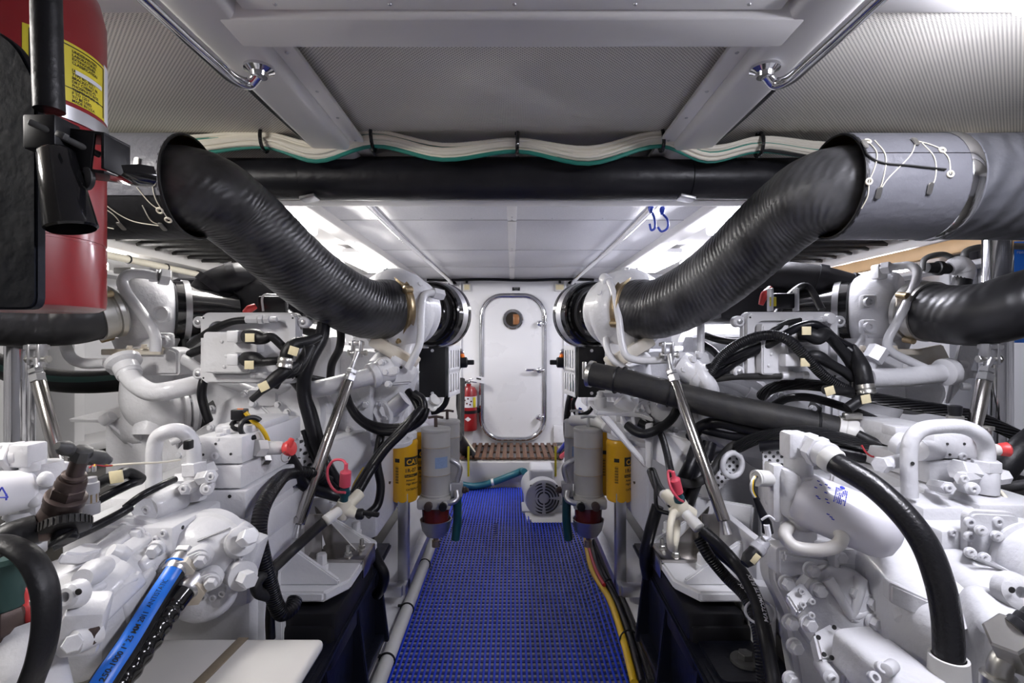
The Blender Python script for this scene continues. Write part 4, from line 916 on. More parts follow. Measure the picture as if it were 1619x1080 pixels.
        f = MB(); f.hexa(P(397, 593, 1.53), P(405, 593, 1.53), .010).cyl(P(404, 593, 1.53), P(436, 592, 1.53), .0085).hexa(P(416, 593, 1.53), P(424, 593, 1.53), .0105); f.build('hose_end', 'cast', bx)
    else:
        MB().prism(rrect(0, 0, px(40, Y), px(76, Y), .008, 4), P(1213, 552, 1.565), X_, Z_, .05, .004).build('module_cover', 'white', bx)
        MB().prism(rrect(0, 0, px(60, Y), px(70, Y), .008, 4), P(1262, 556, 1.565), X_, Z_, .012, .003).build('module_base', 'white', bx)
        for q in ((1220, 560), (1216, 578)): screw(bx, P(q[0], q[1], 1.513), -Y_, .005, 'white')
        MB().box(P(1255, 532, 1.51), (.045, .06, .045), bev=.004).box(P(1249, 569, 1.51), (.06, .06, .04), bev=.008).build('connector_socket', 'white', bx)
        f = MB()
        for a, b_, r_ in ((1266, 1285, .011), (1286, 1300, .0085)): f.hexa(P(a, 507, 1.54), P(b_, 505, 1.53), r_)
        f.lathe(P(1308, 504, 1.55), -Y_, [(0, .012), (.003, .016), (.02, .016), (.022, .012)], 18); f.cyl(P(1298, 505, 1.53), P(1308, 504, 1.54), .009); f.build('hose_end', 'cast', bx)
        f = MB(); f.cyl(P(1235, 594, 1.52), P(1255, 594, 1.52), .013).cyl(P(1254, 594, 1.52), P(1270, 594, 1.52), .009).hexa(P(1268, 593, 1.52), P(1277, 593, 1.52), .0125); f.build('hose_end', 'cast', bx)
    # black charge-air pipes over the engine
    if L: dp = [[(298, 575, 1.9), (300, 530, 1.92), (312, 490, 1.95), (330, 455, 1.98), (362, 440, 2.0), (400, 436, 2.05), (450, 440, 2.15)], [(310, 480, 2.0), (288, 470, 2.0), (268, 478, 1.95)]]
    else: dp = [[(1130, 480, 2.1), (1180, 445, 2.05), (1230, 436, 2.0), (1290, 442, 1.95), (1340, 455, 1.92), (1375, 468, 1.90)]]
    for k, l in enumerate(dp):
        q = MB().tube([P(*t) for t in l], .055, 24).build('charge_air_pipe', 'black', en)
        for j in (1, 3, 4):
            if j < len(l) - 1:
                a_ = P(*l[j + 1]) - P(*l[j - 1]); MB().lathe(P(*l[j]), a_, [(0, .056), (0, .061), (.03, .061), (.03, .056)], 24, cap=False).build('hose_cuff', 'sheath', q)
    # dark clutter between the banks: intercooler and brackets
    b = MB().box(P(x_(420), 480, 2.25), (.55, .5, .17), bev=.03); b.build('intercooler', 'black', en)
    return en
eng = {s: make_engine(s, n_) for s, n_ in ((-1, 'left'), (1, 'right'))}
beds = {s: engine_bed(s, n_) for s, n_ in ((-1, 'left'), (1, 'right'))}
# ================================================================ struts carrying the exhaust hoses
def strut(l, clev, eye, nut, t0, t1, foot, r, r2=None):
    s = thing('exhaust_strut', P(*foot), l, 'strut')
    a = (P(*t1) - P(*t0)).normalized()
    MB().cyl(P(*t0), P(*t1), r, bev=.003).build('tube', 'strutm', s)
    b = MB().cyl(P(*t0), P(*nut), r * .9); b.hexa(P(*t0) - a * .0, P(*t0) - a * .022, r * 1.15).hexa(P(*t0) - a * .026, P(*t0) - a * .04, r * 1.05); b.build('lock_nut', 'steel', s)
    MB().tube([P(*nut), (P(*nut) + P(*eye)) / 2, P(*eye)], [r * .55, r * .5, r * .75], 14).build('rod_eye', 'steel', s)
    c = P(*clev); e = P(*eye)
    b = MB()
    for dx in (-1, 1): b.box((c + e) / 2 + X_ * dx * r * .8, (r * .5, r * 1.7, (c - e).length + r * 1.6), bev=.003)
    b.box(c + Z_ * r * .4, (r * 2.6, r * 2.2, r * .8), bev=.003); b.build('clevis', 'steel', s)
    MB().cyl(e - X_ * r * 1.7, e + X_ * r * 1.7, r * .4).hexa(e - X_ * r * 1.9, e - X_ * r * 1.4, r * .65).hexa(e + X_ * r * 1.4, e + X_ * r * 1.9, r * .65).build('clevis_pin', 'zinc', s)
    MB().tube([P(*t1), (P(*t1) + P(*foot)) / 2, P(*foot)], [r * .5, r * .6, r * .75], 14).build('foot', 'steel', s)
    return s
strut('long polished strut from the left exhaust elbow down to its engine mount', (564, 546, 1.66), (565, 558, 1.645), (553, 590, 1.61), (551, 603, 1.60), (472, 829, 1.40), (467, 850, 1.39), .0165)
strut('long polished strut from the right exhaust elbow down to its engine mount', (1054, 548, 1.66), (1058, 562, 1.645), (1064, 592, 1.61), (1067, 604, 1.60), (1145, 824, 1.40), (1150, 845, 1.39), .0165)
strut('polished strut below the outboard exhaust hose, far left', (58, 553, 1.45), (60, 568, 1.44), (60, 590, 1.43), (61, 604, 1.42), (98, 745, 1.38), (104, 770, 1.37), .0175)
strut('polished strut below the outboard exhaust hose, far right', (1566, 552, 1.45), (1564, 568, 1.44), (1558, 588, 1.43), (1556, 603, 1.42), (1532, 720, 1.38), (1528, 740, 1.37), .0175)
for x, l in ((32, 'polished stanchion behind the strut at the far left'), (1577, 'polished stanchion behind the strut at the far right')):
    q = P(x, 540, 1.62); s = MB().cyl((q.x, q.y, .12), (q.x, q.y, CZ + .02), .038, bev=.002, seg=32).build('stanchion', 'chrome'); tag(s, l, 'stanchion')
# ================================================================ GEARBOXES
def stripe(pts, r, ang0, ang1, d=.0012, n=9, seg=6, ref=(0, -.6, .8)):
    """raised band along a hose, between two angles measured from the direction ref"""
    p = spline(pts, n); R = []; fr = []
    for i in range(len(p)):
        t = (p[min(i + 1, len(p) - 1)] - p[max(i - 1, 0)]).normalized(); w_ = Vector(ref); w_ = (w_ - t * w_.dot(t)).normalized(); s_ = t.cross(w_)
        fr.append((p[i], t, w_, s_)); ring = []
        for q in (r + d, r - .001):
            rng = range(seg + 1) if q > r else range(seg, -1, -1)
            for j in rng:
                a = ang0 + (ang1 - ang0) * j / seg; ring.append(p[i] + (w_ * math.cos(a) + s_ * math.sin(a)) * q)
        R.append(ring)
    L = [0]
    for i in range(1, len(p)): L.append(L[-1] + (p[i] - p[i - 1]).length)
    def at(m, a, q):
        i = 0
        while i < len(p) - 2 and L[i + 1] < m: i += 1
        f = (m - L[i]) / (L[i + 1] - L[i]); A, B = fr[i], fr[i + 1]
        c = A[0].lerp(B[0], f); w_ = A[2].lerp(B[2], f).normalized(); s_ = A[3].lerp(B[3], f).normalized()
        return c + (w_ * math.cos(a) + s_ * math.sin(a)) * q
    return MB().rings(R), at, L[-1]
def fitting(par, pts, rs, nm='fitting', m='cast'):
    b = MB()
    for (a, c), r in zip(zip(pts[:-1], pts[1:]), rs): b.hexa(P(*a), P(*c), r) if r < 0 else b.cyl(P(*a), P(*c), r)
    return b.build(nm, m, par)
# ---------------------------------------------------------------- left gearbox
g = thing('marine_gearbox', (-.72, 1.2, .42), 'white painted gearbox with pump and hoses in front of the left engine', 'gearbox')
b = MB(); b.box((-.84, 1.42, .62), (.40, .36, .40), bev=.03); b.box((-.75, 1.28, .70), (.30, .26, .22), bev=.02); b.build('gear_case', 'cast', g)
for z0, z1, x0, x1, y0 in ((.921, .984, -.72, -.613, 1.15), (.866, .918, -.735, -.613, 1.145), (.80, .863, -.80, -.60, 1.14)):
    MB().box(((x0 + x1) / 2, y0 + .16, (z0 + z1) / 2), (x1 - x0, .32, z1 - z0), bev=.005).build('valve_block_tier', 'cast', g)
for x, y in ((316, 702), (341, 702), (321, 719), (365, 718)): hole(g, P(x, y, 1.1495), -Y_, .003)
stud(g, P(340, 721, 1.149), -Y_, .009, .006); hole(g, P(363, 785, 1.1395), -Y_, .004)
b = MB().box((-.66, 1.30, .992), (.09, .2, .018), bev=.006); b.box((-.69, 1.22, .99), (.04, .05, .02), rot=(0, 0, .4), bev=.006); b.build('top_plate', 'cast', g)
for x, y, Y in ((358, 686, 1.18), (348, 693, 1.16), (392, 676, 1.28), (300, 690, 1.22)): bolt(g, P(x, y, Y), Z_, .009)
# breather with clamp on top
b = MB(); b.lathe(P(380, 690, 1.24), Z_, [(0, .014), (.02, .014), (.022, .018), (.04, .018)], 16); b.build('breather', 'zinc', g)
MB().torus(P(381, 672, 1.22), (.3, -.4, 1), .019, .006, 24, 8).build('hose_clamp', 'black', g)
MB().box(P(379, 655, 1.22), (.03, .03, .025), bev=.003).build('breather_cap', 'black', g)
b = MB()
for k, m_ in enumerate(('orange', 'greenh', 'blueh')): b.box(P(377 + k * 3, 648, 1.215), (.004, .004, .006), bev=0)
b.build('wire_end', 'orange', g)
MB().torus(P(398, 676, 1.20), (.6, -.7, .2), .024, .006, 24, 8, arc=.7, start=.1).build('p_clip', 'black', g)
# lifting U pipe
pipe(g, [(244, 790, 1.10), (244, 710, 1.10), (249, 692, 1.10), (263, 683, 1.10), (284, 681, 1.11), (300, 692, 1.12), (306, 712, 1.12), (307, 735, 1.12)], .0155, nm='transfer_pipe', seg=18)
b = MB(); b.lathe(P(244, 783, 1.10), -Z_, [(0, .017), (.004, .022), (.03, .022)], 20); b.lathe(P(235, 805, 1.03), Vector((.2, 1, .05)), [(0, .022), (.006, .027), (.07, .03), (.08, .026)], 24)
b.hexa(P(232, 806, 1.02), P(235, 805, 1.05), .026); b.build('banjo', 'cast', g); stud(g, P(231, 806, 1.02), -Y_, .009, .006)
b = MB(); b.hexa(P(307, 730, 1.12), P(308, 750, 1.12), .027).cyl(P(308, 748, 1.12), P(309, 790, 1.12), .022)
b.hexa(P(280, 758, 1.12), P(300, 757, 1.12), .017).hexa(P(320, 748, 1.13), P(338, 740, 1.15), .022); b.hexa(P(318, 756, 1.10), P(334, 753, 1.06), .015)
b.hexa(P(306, 768, 1.10), P(292, 773, 1.06), .014).cyl(P(330, 766, 1.13), P(327, 773, 1.06), .0135); b.build('valve_manifold', 'cast', g)
for q in ((334, 753, 1.058), (291, 773, 1.058), (327, 773, 1.058)): stud(g, P(*q), -Y_, .008, .006)
# pressure sender with red cap on the right face
b = MB(); b.hexa(P(403, 708, 1.20), P(418, 708, 1.22), .022); b.cyl(P(417, 708, 1.22), P(446, 708, 1.24), .0165).cyl(P(445, 708, 1.24), P(450, 708, 1.24), .013); b.build('pressure_sender', 'pvcw', g)
b = MB().lathe(P(450, 710, 1.24), Vector((1, -.3, .2)), [(0, .010), (.006, .017), (.016, .02), (.022, .018), (.024, .004)], 18); b.box(P(458, 702, 1.23), (.014, .012, .03), rot=(0, .4, 0), bev=.004); b.build('red_cap', 'redp', g, 'red protective cap')
MB().torus(P(452, 722, 1.22), (1, -.5, 0), .013, .0012, 20, 6).build('retaining_wire', 'zinc', g); MB().hexa(P(413, 727, 1.24), P(424, 727, 1.26), .013).build('hex_plug', 'zinc', g)
# bosses and box at the right of the block
MB().box(P(412, 810, 1.33), (.13, .20, .07), bev=.006).build('side_box', 'cast', g)
b = MB(); b.quadp([P(380, 780, 1.20), P(425, 757, 1.28), P(445, 745, 1.34), P(440, 800, 1.36), P(400, 795, 1.25)], .03, .004); b.build('web_plate', 'cast', g)
for q in ((429, 776), (437, 771)): hole(g, P(*q, 1.255), -Y_, .004)
b = MB(); b.quadp([P(395, 800, 1.28), P(445, 800, 1.34), P(440, 905, 1.36), P(395, 900, 1.30)], .03, .006); b.build('end_plate', 'cast', g)
# lower block
MB().box((-.765, 1.075, .79), (.215, .19, .10), bev=.005).build('port_block', 'cast', g)
for q in ((231, 847), (258, 843), (246, 853), (283, 864)):
    stud(g, P(q[0], q[1], .979 if q[0] < 270 else 1.02), -Y_ if q[0] < 270 else X_, .007, .005)
for q in ((280, 834, 1.01), (289, 846, 1.03), (273, 866, 1.0)): hole(g, Vector((-.657, q[2], P(*q).z)), X_, .004)
for q in ((216, 846, .975), (247, 867, .975)): bolt(g, P(*q), (.2, -1, .1), .0125)
# hydraulic pump
fl = MB(); fl.prism(round_poly([(-.09, -.05), (.0, -.10), (.08, -.05), (.10, .02), (.06, .055), (-.02, .06), (-.085, .055), (-.10, .0)], .03, 5), P(345, 858, 1.10), X_, Z_, .022, .005); fl.build('pump_flange', 'cast', g)
for q in ((310, 825), (354, 823)): stud(g, P(q[0], q[1], 1.076), -Y_, .011, .007)
pa = Vector((-.10, -1, -.10)).normalized(); po = P(345, 862, 1.08)
MB().lathe(po, pa, [(0, .082), (.02, .082), (.024, .075), (.055, .072), (.075, .066), (.088, .05), (.092, .02)], 40).build('pump_body', 'cast', g)
for an in (.6, 2.5, 4.2, 5.6):
    _, u, v = frame(pa); q = po + pa * .02 + (u * math.cos(an) + v * math.sin(an)) * .079; MB().cyl(q - pa * .02, q + pa * .02, .011).build('boss', 'cast', g); stud(g, q + pa * .02, pa, .008, .005)
MB().prism(round_poly([(-.03, -.002), (.035, .022), (.035, .028), (-.03, .004)], .002), P(338, 855, .995), X_, Z_, .006, .002).build('casting_rib', 'cast', g)
b = MB().lathe(P(366, 866, 1.05), P(392, 850, .99) - P(366, 866, 1.05), [(0, .03), (.05, .026), (.056, .028), (.066, .028), (.068, .024)], 28); b.hexa(P(386, 853, 1.0), P(397, 847, .978), .0165); b.build('pump_port', 'cast', g)
b = MB().lathe(P(365, 898, 1.05), P(390, 915, .99) - P(365, 898, 1.05), [(0, .03), (.055, .026), (.058, .028), (.07, .028)], 28); b.hexa(P(385, 913, 1.0), P(396, 918, .98), .016); b.build('pump_port', 'cast', g)
b = MB(); b.box(P(390, 882, 1.06), (.05, .05, .10), rot=(0, .3, 0), bev=.008); b.build('pump_rib', 'cast', g); stud(g, P(377, 883, 1.02), -Y_, .009, .007)
for c, hx in (((296, 884, .985), 1), ((312, 918, .985), 0)):
    u = Vector((.8, .1, .35)).normalized(); v = Vector((-.25, -.3, .9)); v = (v - u * v.dot(u)).normalized()
    MB().prism(round_poly([(-.052, -.02), (.052, -.02), (.052, .02), (-.052, .02)], .018), P(*c), u, v, .026, .004).build('hose_flange', 'cast', g)
    n_ = u.cross(v)
    for s_ in (-.038, .038): bolt(g, P(*c) + u * s_ + n_ * .026, n_, .011)
    MB().lathe(P(*c) + n_ * .02, n_, [(0, .026), (.02, .026)], 6).build('flange_seal', 'stain', g)
MB().ell(P(325, 940, 1.05), (.06, .06, .05)).build('pump_foot', 'cast', g)
for q in ((322, 943), (337, 945), (352, 938)): stud(g, P(q[0], q[1], 1.0), -Y_, .007, .006)
MB().box(P(336, 945, 1.03), (.06, .05, .02), bev=.006).build('foot_lug', 'cast', g)
# big trolling-valve casting towards the eye
c0, c1 = P(222, 882, 1.03), P(62, 1025, .80); aa = (c1 - c0).normalized(); Lc = (c1 - c0).length
b = MB().loft([(c0 + aa * t * Lc, aa, ru, rv, e) for t, ru, rv, e in ((0, .075, .075, 2.5), (.06, .082, .082, 2.5), (.08, .07, .072, 3), (.3, .075, .075, 3), (.5, .082, .078, 3), (.52, .088, .084, 3.5), (.8, .09, .085, 3.5), (.95, .085, .08, 3), (1, .07, .07, 3))], 44); b.build('valve_casting', 'cast', g)
b = MB().lathe(c0 - aa * .0, aa, [(0, .095), (.004, .098), (.018, .098), (.022, .09)], 40); b.build('casting_flange', 'cast', g)
for q in ((247, 868, .955), (237, 899, .95), (206, 927, .93), (196, 838, .99)): bolt(g, P(*q), aa, .012)
_, fu, fv = frame(aa)
def facet(t, a_, size, m_='cast', nm='casting_rib', lift=.078, rot=0.):
    d = fu * math.cos(a_) + fv * math.sin(a_); s_ = aa.cross(d); x1 = aa * math.cos(rot) + s_ * math.sin(rot)
    return MB().box(c0 + aa * t * Lc + d * lift, size, axes=(x1, d.cross(x1), d), bev=.007, seg=3).build(nm, m_, g)
best = max(range(64), key=lambda i: -(fu * math.cos(i * PI / 32) + fv * math.sin(i * PI / 32)).dot(aa * 0 + (c0 + c1) / 2 - Vector((0, 0, H)) - Vector((0, 0, -.25)))) * PI / 32
for t, da, sz, lf, ro in ((.22, .0, (.10, .035, .03), .078, .0), (.30, .55, (.13, .03, .028), .076, .1), (.55, -.35, (.09, .05, .03), .08, -.1), (.62, .35, (.05, .07, .03), .082, .2), (.75, -.05, (.12, .03, .025), .088, .0), (.45, .95, (.16, .04, .03), .076, .0), (.4, -.8, (.14, .05, .03), .078, .0), (.85, .6, (.06, .06, .035), .085, .3)):
    facet(t, best + da, sz, lift=lf, rot=ro)
for (p0, p1, r) in (((175, 870, .90), (200, 880, .92), .016), ((130, 915, .78), (165, 895, .86), .02)):
    MB().tube([P(*p0), (P(*p0) + P(*p1)) / 2, P(*p1)], [r * .7, r, r * .8], 18).build('casting_lobe', 'cast', g)
b = MB(); b.quadp([P(98, 873, .82), P(130, 858, .90), P(196, 843, .98), P(200, 848, .98), P(150, 872, .88), P(132, 880, .85)], .02, .004); b.build('casting_ledge', 'cast', g)
b = MB().lathe(P(124, 938, .74), Vector((0, -1, .25)), [(0, .02), (.02, .017), (.024, .012), (.024, .007), (.01, .006), (.01, 0)], 22); b.build('drain_boss', 'cast', g); hole(g, P(124, 936, .718), -Y_, .0045)
MB().box(P(135, 985, .755), (.05, .06, .07), rot=(.2, .2, .5), bev=.008).build('casting_box', 'cast', g)
MB().lathe(P(118, 1016, .72), Vector((-.3, -1, .1)), [(-.03, .0165), (.0, .0165), (.002, .012)], 20).hexa(P(118, 1016, .73), P(114, 1018, .70), .0125).build('large_bolt', 'cast', g)
MB().box(P(143, 1004, .735), (.02, .012, .022), bev=.001).build('slot', 'bronze', g)
b = MB().tube([P(40, 1000, .74), P(48, 1060, .72), P(60, 1110, .72)], .04, 20); b.build('casting_lobe', 'cast', g)
# ---- spin-on filter and its head at the far left
f = thing('oil_filter', P(20, 775, .86), 'white spin-on oil filter with blue triangle print at the left picture edge', 'filter')
a0, a1 = P(52, 772, .90), P(-70, 792, .82)
MB().lathe(a0, a1 - a0, [(0, .028), (.006, .034), (.03, .036), (.04, .038), (.13, .038), (.15, .02)], 36).build('canister', 'paper', f)
b = MB(); b.box(P(66, 772, .92), (.035, .06, .085), bev=.010); b.box(P(86, 765, .94), (.02, .06, .075), bev=.012); b.lathe(P(68, 730, .92), -Z_, [(0, .028), (.01, .030), (.04, .034)], 24); b.build('filter_head', 'cast', f)
for q in ((55, 790), (72, 758)): MB().ell(P(q[0], q[1], .885), (.012, .012, .014)).build('boss', 'cast', f)
b = MB().hexa(P(-10, 722, .90), P(14, 722, .90), .026).cyl(P(12, 722, .90), P(40, 720, .90), .022).hexa(P(18, 722, .90), P(30, 721, .90), .028); b.box(P(45, 718, .90), (.035, .04, .04), bev=.004).cyl(P(50, 730, .90), P(52, 745, .90), .018); b.build('elbow_fitting', 'cast', f)
b = MB().lathe(P(42, 805, .91), -Z_, [(0, .03), (.01, .032), (.012, .026), (.02, .028), (.022, .034), (.035, .034), (.037, .028), (.08, .028)], 24); b.build('filter_stem', 'cast', f)
tri = MB()
for k in range(3):
    t0 = PI / 2 + k * 2 * PI / 3; t1 = t0 + 2 * PI / 3; c = P(4, 781, .81)
    tri.tube([c + Vector((math.cos(t0) * .011, -.001, math.sin(t0) * .011)), c + Vector((math.cos(t1) * .011, -.001, math.sin(t1) * .011))], .0011, 6)
for q in ((10, 783), (10, 789)): tri.box(P(q[0], q[1], .81), (.0015, .002, .004), bev=0)
tri.build('blue_print', 'bluei', f)
# ---- two raw-water hoses on the pump
H1 = [P(291, 880, .975), P(280, 897, .955), P(262, 925, .93), (P(235, 968, .88)), P(200, 1025, .82), P(160, 1085, .77), P(130, 1140, .74)]
h = thing('water_hose', H1[3], 'black hose with printed blue stripe leading down from the pump', 'hose')
MB().tube(H1[1:], .0195, 22, 9).build('hose', 'rubber', h)
sb, at, Lh = stripe(H1[1:], .0195, -1.2, .35); sb.build('blue_stripe', 'blueh', h, 'blue printed stripe')
tx = MB(); tx.text('ANTISTATIC', .011, lambda x, y: at(.024 + (.072 - x), (y - .004) / .0195 - .4, .0195 + .0022)); tx.build('lettering', 'ink', h)
m0 = 0
while m0 < Lh and 540 - (at(m0, 0, .02).z - H) / at(m0, 0, .02).y * F < 1075: m0 += .002
tx = MB(); tx.text('250-1000 1" 25 MM 2011', .0105, lambda x, y: at(m0 - x, (y - .004) / .0195 - .45, .0195 + .0022), bold=.0002); tx.build('lettering', 'ink', h)
d_ = (H1[1] - H1[0]).normalized(); MB().lathe(H1[0], d_, [(0, .017), (.004, .021), (.03, .021), (.034, .0195)], 24).hexa(H1[0] - d_ * .012, H1[0], .022).build('hose_tail', 'steel', h)
MB().torus(H1[0] + d_ * .02, d_, .0212, .0022, 24, 6).build('blue_ring', 'blueh', h)
H2 = [P(310, 912, .975), P(298, 928, .955), P(272, 960, .92), P(240, 1008, .87), P(200, 1065, .82), P(165, 1115, .78)]
h = thing('water_hose', H2[3], 'black coil-wrapped hose lying below the blue-striped hose', 'hose')
MB().tube(H2[1:], lambda t, m: .0195 if t < .18 else .0195 + .0013 * math.sin(m * 2 * PI / .024), 22, 30).build('hose', 'gblack', h)
d_ = (H2[1] - H2[0]).normalized(); MB().lathe(H2[0], d_, [(0, .017), (.004, .0225), (.03, .0225), (.034, .0195)], 24).build('hose_tail', 'steel', h)
# ---- white step top at the bottom left
s = thing('white_step', (-.56, .75, .1), 'white step with a brown anti-slip strip at the lower left', 'step')
MB().box((-.555, .78, .588), (.35, .49, .024), bev=.010, seg=3).build('top', 'cream', s)
MB().box((-.555, .72, .33), (.28, .32, .48), bev=.008).build('body', 'cream', s)
MB().box((-.555, .78, .6005), (.021, .488, .002), rot=(0, 0, -.05), bev=.0006).build('anti_slip_strip', 'strip', s)
# ---- T-handle valve, near left
v = thing('hose_valve', P(70, 850, .72), 'dark bronze globe valve with grey T handle at the left edge', 'valve')
A, B = P(128, 722, .70), P(88, 832, .72); ax = (B - A).normalized()
MB().lathe(A, ax, [(0, .010), (.028, .0105), (.03, .0145), (.034, .0145), (.036, .012), (.042, .0125)], 24).build('stem', 'bronze', v)
b = MB(); b.lathe(A + ax * .036, ax, [(0, .016), (.003, .0175), (.012, .018), (.014, .0165)], 24).hexa(A + ax * .048, A + ax * .066, .0205, .002)
b.lathe(A + ax * .064, ax, [(0, .021), (.002, .0245), (.010, .0245), (.011, .023), (.02, .0235), (.0215, .0225), (.04, .026), (.042, .0235), (.052, .021), (.06, .012)], 32); b.build('bonnet', 'bronze', v)
hb = MB(); hb.lathe(A - ax * .014, ax, [(0, .009), (.002, .012), (.014, .0135), (.018, .012)], 8)
hb.tube([A - ax * .004 + Vector((-.008, 0, .0)), P(112, 713, .69), P(96, 706, .67), P(90, 705, .665)], [.0065, .008, .0105, .005], 14); hb.tube([A - ax * .004 + Vector((.008, 0, 0)), P(150, 721, .72), P(168, 727, .74), P(175, 729, .745)], [.0065, .008, .0105, .005], 14); hb.build('t_handle', 'iron', v)
b = MB().tube([P(96, 822, .72), P(82, 834, .71), P(62, 838, .70), P(48, 842, .70)], [.018, .017, .016, .016], 20); b.build('outlet', 'bronze', v)
C0, C1 = P(104, 820, .715), P(124, 850, .70); cx_ = (C1 - C0).normalized()
cap = MB().lathe(C0, Vector((.35, -.45, -.85)), [(0, .022), (.004, .028), (.016, .029), (.018, .025)], 40); cap.build('ribbed_cap', 'rubberg', v)
_, u, w2 = frame(Vector((.35, -.45, -.85))); n_ = Vector((.35, -.45, -.85)).normalized()
for k in range(28):
    t = 2 * PI * k / 28; d_ = u * math.cos(t) + w2 * math.sin(t); MB().box(C0 + n_ * .010 + d_ * .029, (.011, .0025, .003), axes=(n_, d_, n_.cross(d_)), bev=0).build('cap_rib', 'rubberg', v)
MB().lathe(C0 + n_ * .016, n_, [(0, .012), (.004, .014), (.012, .0155), (.016, .013)], 24).build('spout', 'black', v)
MB().tube([P(118, 838, .70), P(98, 850, .69), P(80, 862, .69)], [.006, .008, .005], 10, flat=.5).build('cap_lanyard', 'black', v)
MB().torus(P(57, 838, .70), (1, .1, .25), .0175, .003, 24, 8).build('hose_clamp', 'zinc', v)
t_ = tag(MB().tube([P(58, 836, .70), P(36, 842, .69), P(15, 850, .68), P(-20, 866, .67)], .0195, 20).build('hose', 'rubber'), 'short black hose clamped onto the bronze valve outlet', 'hose')
t_ = tag(MB().tube([P(-25, 858, .60), P(10, 860, .60), P(45, 880, .595), P(68, 920, .59), P(74, 970, .585), P(66, 1030, .58), P(45, 1090, .58)], .0155, 16, flat=.55).build('hose', 'rubber'), 'flat black hose looping down at the lower left picture edge', 'hose')
sn = thing('sea_strainer', P(8, 1080, .72), 'dark green and bronze strainer with blue hose at the lower left edge', 'strainer')
c = P(2, 880, .72)
MB().lathe(c, -Z_, [(0, .025), (.006, .030), (.07, .028), (.075, .022)], 28).build('bowl', 'greenh', sn)
MB().lathe(c - Z_ * .072, -Z_, [(0, .028), (.01, .032), (.03, .032), (.034, .028), (.055, .028), (.06, .022)], 8).build('base', 'bronze', sn)
MB().cyl(c - Z_ * .125, c - Z_ * .24, .019).build('blue_hose', 'blueh', sn)
MB().tube([P(30, 925, .73), P(38, 935, .73), P(36, 960, .73), P(46, 975, .73), P(34, 985, .73)], .007, 10).build('red_tap', 'redp', sn)
# ---- sensor with bare wires
sn = thing('pressure_sensor', P(140, 810, .95), 'grey plug sensor with red and yellow wires above the left gearbox', 'sensor')
MB().lathe(P(143, 812, .95), Z_, [(0, .015), (.02, .015), (.021, .012), (.037, .012), (.038, .014), (.058, .014), (.06, .011), (.068, .010)], 20).build('body', 'grey', sn)
MB().lathe(P(143, 794, .95), Z_, [(0, .0125), (.018, .0125)], 8).build('brass_nut', 'brass', sn)
b = MB().box(P(140, 741, .948), (.005, .006, .012), bev=.001).box(P(149, 741, .948), (.005, .006, .012), bev=.001); b.build('spade_terminal', 'steel', sn)
cable('sensor_wire', [P(141, 740, .945), P(150, 735, .95), P(165, 737, .96), P(178, 736, .97)], .0016, 'redc', 'thin red wire from the grey plug sensor, left', seg=6)
cable('sensor_wire', [P(149, 738, .945), P(152, 731, .95), P(162, 730, .96), P(170, 736, .965), P(178, 736.5, .97)], .0017, 'yellowc', 'thin yellow wire from the grey plug sensor, left', seg=6)
cable('sensor_wire', [P(176, 736, .97), P(200, 734, .98), P(218, 733, .99), P(255, 731, 1.02), P(285, 727, 1.06)], .0022, 'pvc', 'cream sensor wire with black sleeve reaching the left gearbox', seg=6)
# ---------------------------------------------------------------- right gearbox
g = thing('marine_gearbox', (.85, 1.15, .3), 'white painted gearbox with ribbed housings in front of the right engine', 'gearbox')
for z0, z1, x0, x1, y0 in ((.925, .985, .985, 1.09, 1.18), (.868, .922, .965, 1.10, 1.17), (.78, .865, .945, 1.12, 1.16)):
    MB().box(((x0 + x1) / 2, y0 + .16, (z0 + z1) / 2), (x1 - x0, .32, z1 - z0), bev=.008).build('valve_block_tier', 'cast', g)
MB().box((.93, 1.42, .62), (.36, .30, .38), bev=.03).build('gear_case', 'cast', g)
for x, y in ((1498, 702), (1525, 702), (1502, 719), (1537, 787)): hole(g, P(x, y, 1.179 if y < 750 else 1.159), -Y_, .003)
stud(g, P(1522, 722, 1.178), -Y_, .009, .006)
for x, y in ((1425, 684), (1485, 690), (1500, 688)): bolt(g, P(x, y, 1.25), Z_, .010)
b = MB().cyl(P(1450, 712, 1.16), P(1478, 712, 1.2), .024).cyl(P(1418, 698, 1.22), P(1432, 706, 1.2), .028); b.box(P(1420, 680, 1.26), (.05, .05, .025), bev=.004); b.box(P(1460, 700, 1.3), (.10, .12, .06), bev=.01); b.build('solenoid', 'cast', g)
pipe(g, [(1438, 785, 1.10), (1438, 706, 1.10), (1444, 690, 1.10), (1458, 679, 1.10), (1490, 674, 1.10), (1525, 676, 1.11), (1548, 687, 1.11), (1559, 706, 1.12), (1560, 735, 1.12)], .0158, nm='transfer_pipe', seg=18)
hole(g, P(1443, 733, 1.084), -Y_, .004)
b = MB(); b.hexa(P(1559, 728, 1.12), P(1559, 745, 1.12), .027).cyl(P(1559, 744, 1.12), P(1558, 780, 1.12), .024); b.hexa(P(1512, 742, 1.12), P(1545, 748, 1.13), .024); b.hexa(P(1520, 757, 1.08), P(1543, 754, 1.13), .015)
b.hexa(P(1500, 772, 1.06), P(1475, 767, 1.14), .014).cyl(P(1538, 773, 1.06), P(1518, 768, 1.14), .0135).hexa(P(1572, 756, 1.12), P(1592, 753, 1.12), .016); b.build('valve_manifold', 'cast', g)
for q in ((1524, 757, 1.076), (1499, 772, 1.056), (1538, 773, 1.055)): stud(g, P(*q), -Y_, .008, .006)
b = MB().cyl(P(1566, 712, 1.14), P(1578, 711, 1.14), .013); b.build('sender', 'pvcw', g)
MB().lathe(P(1576, 711, 1.14), (1, -.3, .1), [(0, .008), (.006, .014), (.02, .016), (.024, .012), (.026, .003)], 18).build('red_cap', 'redp', g, 'red protective cap')
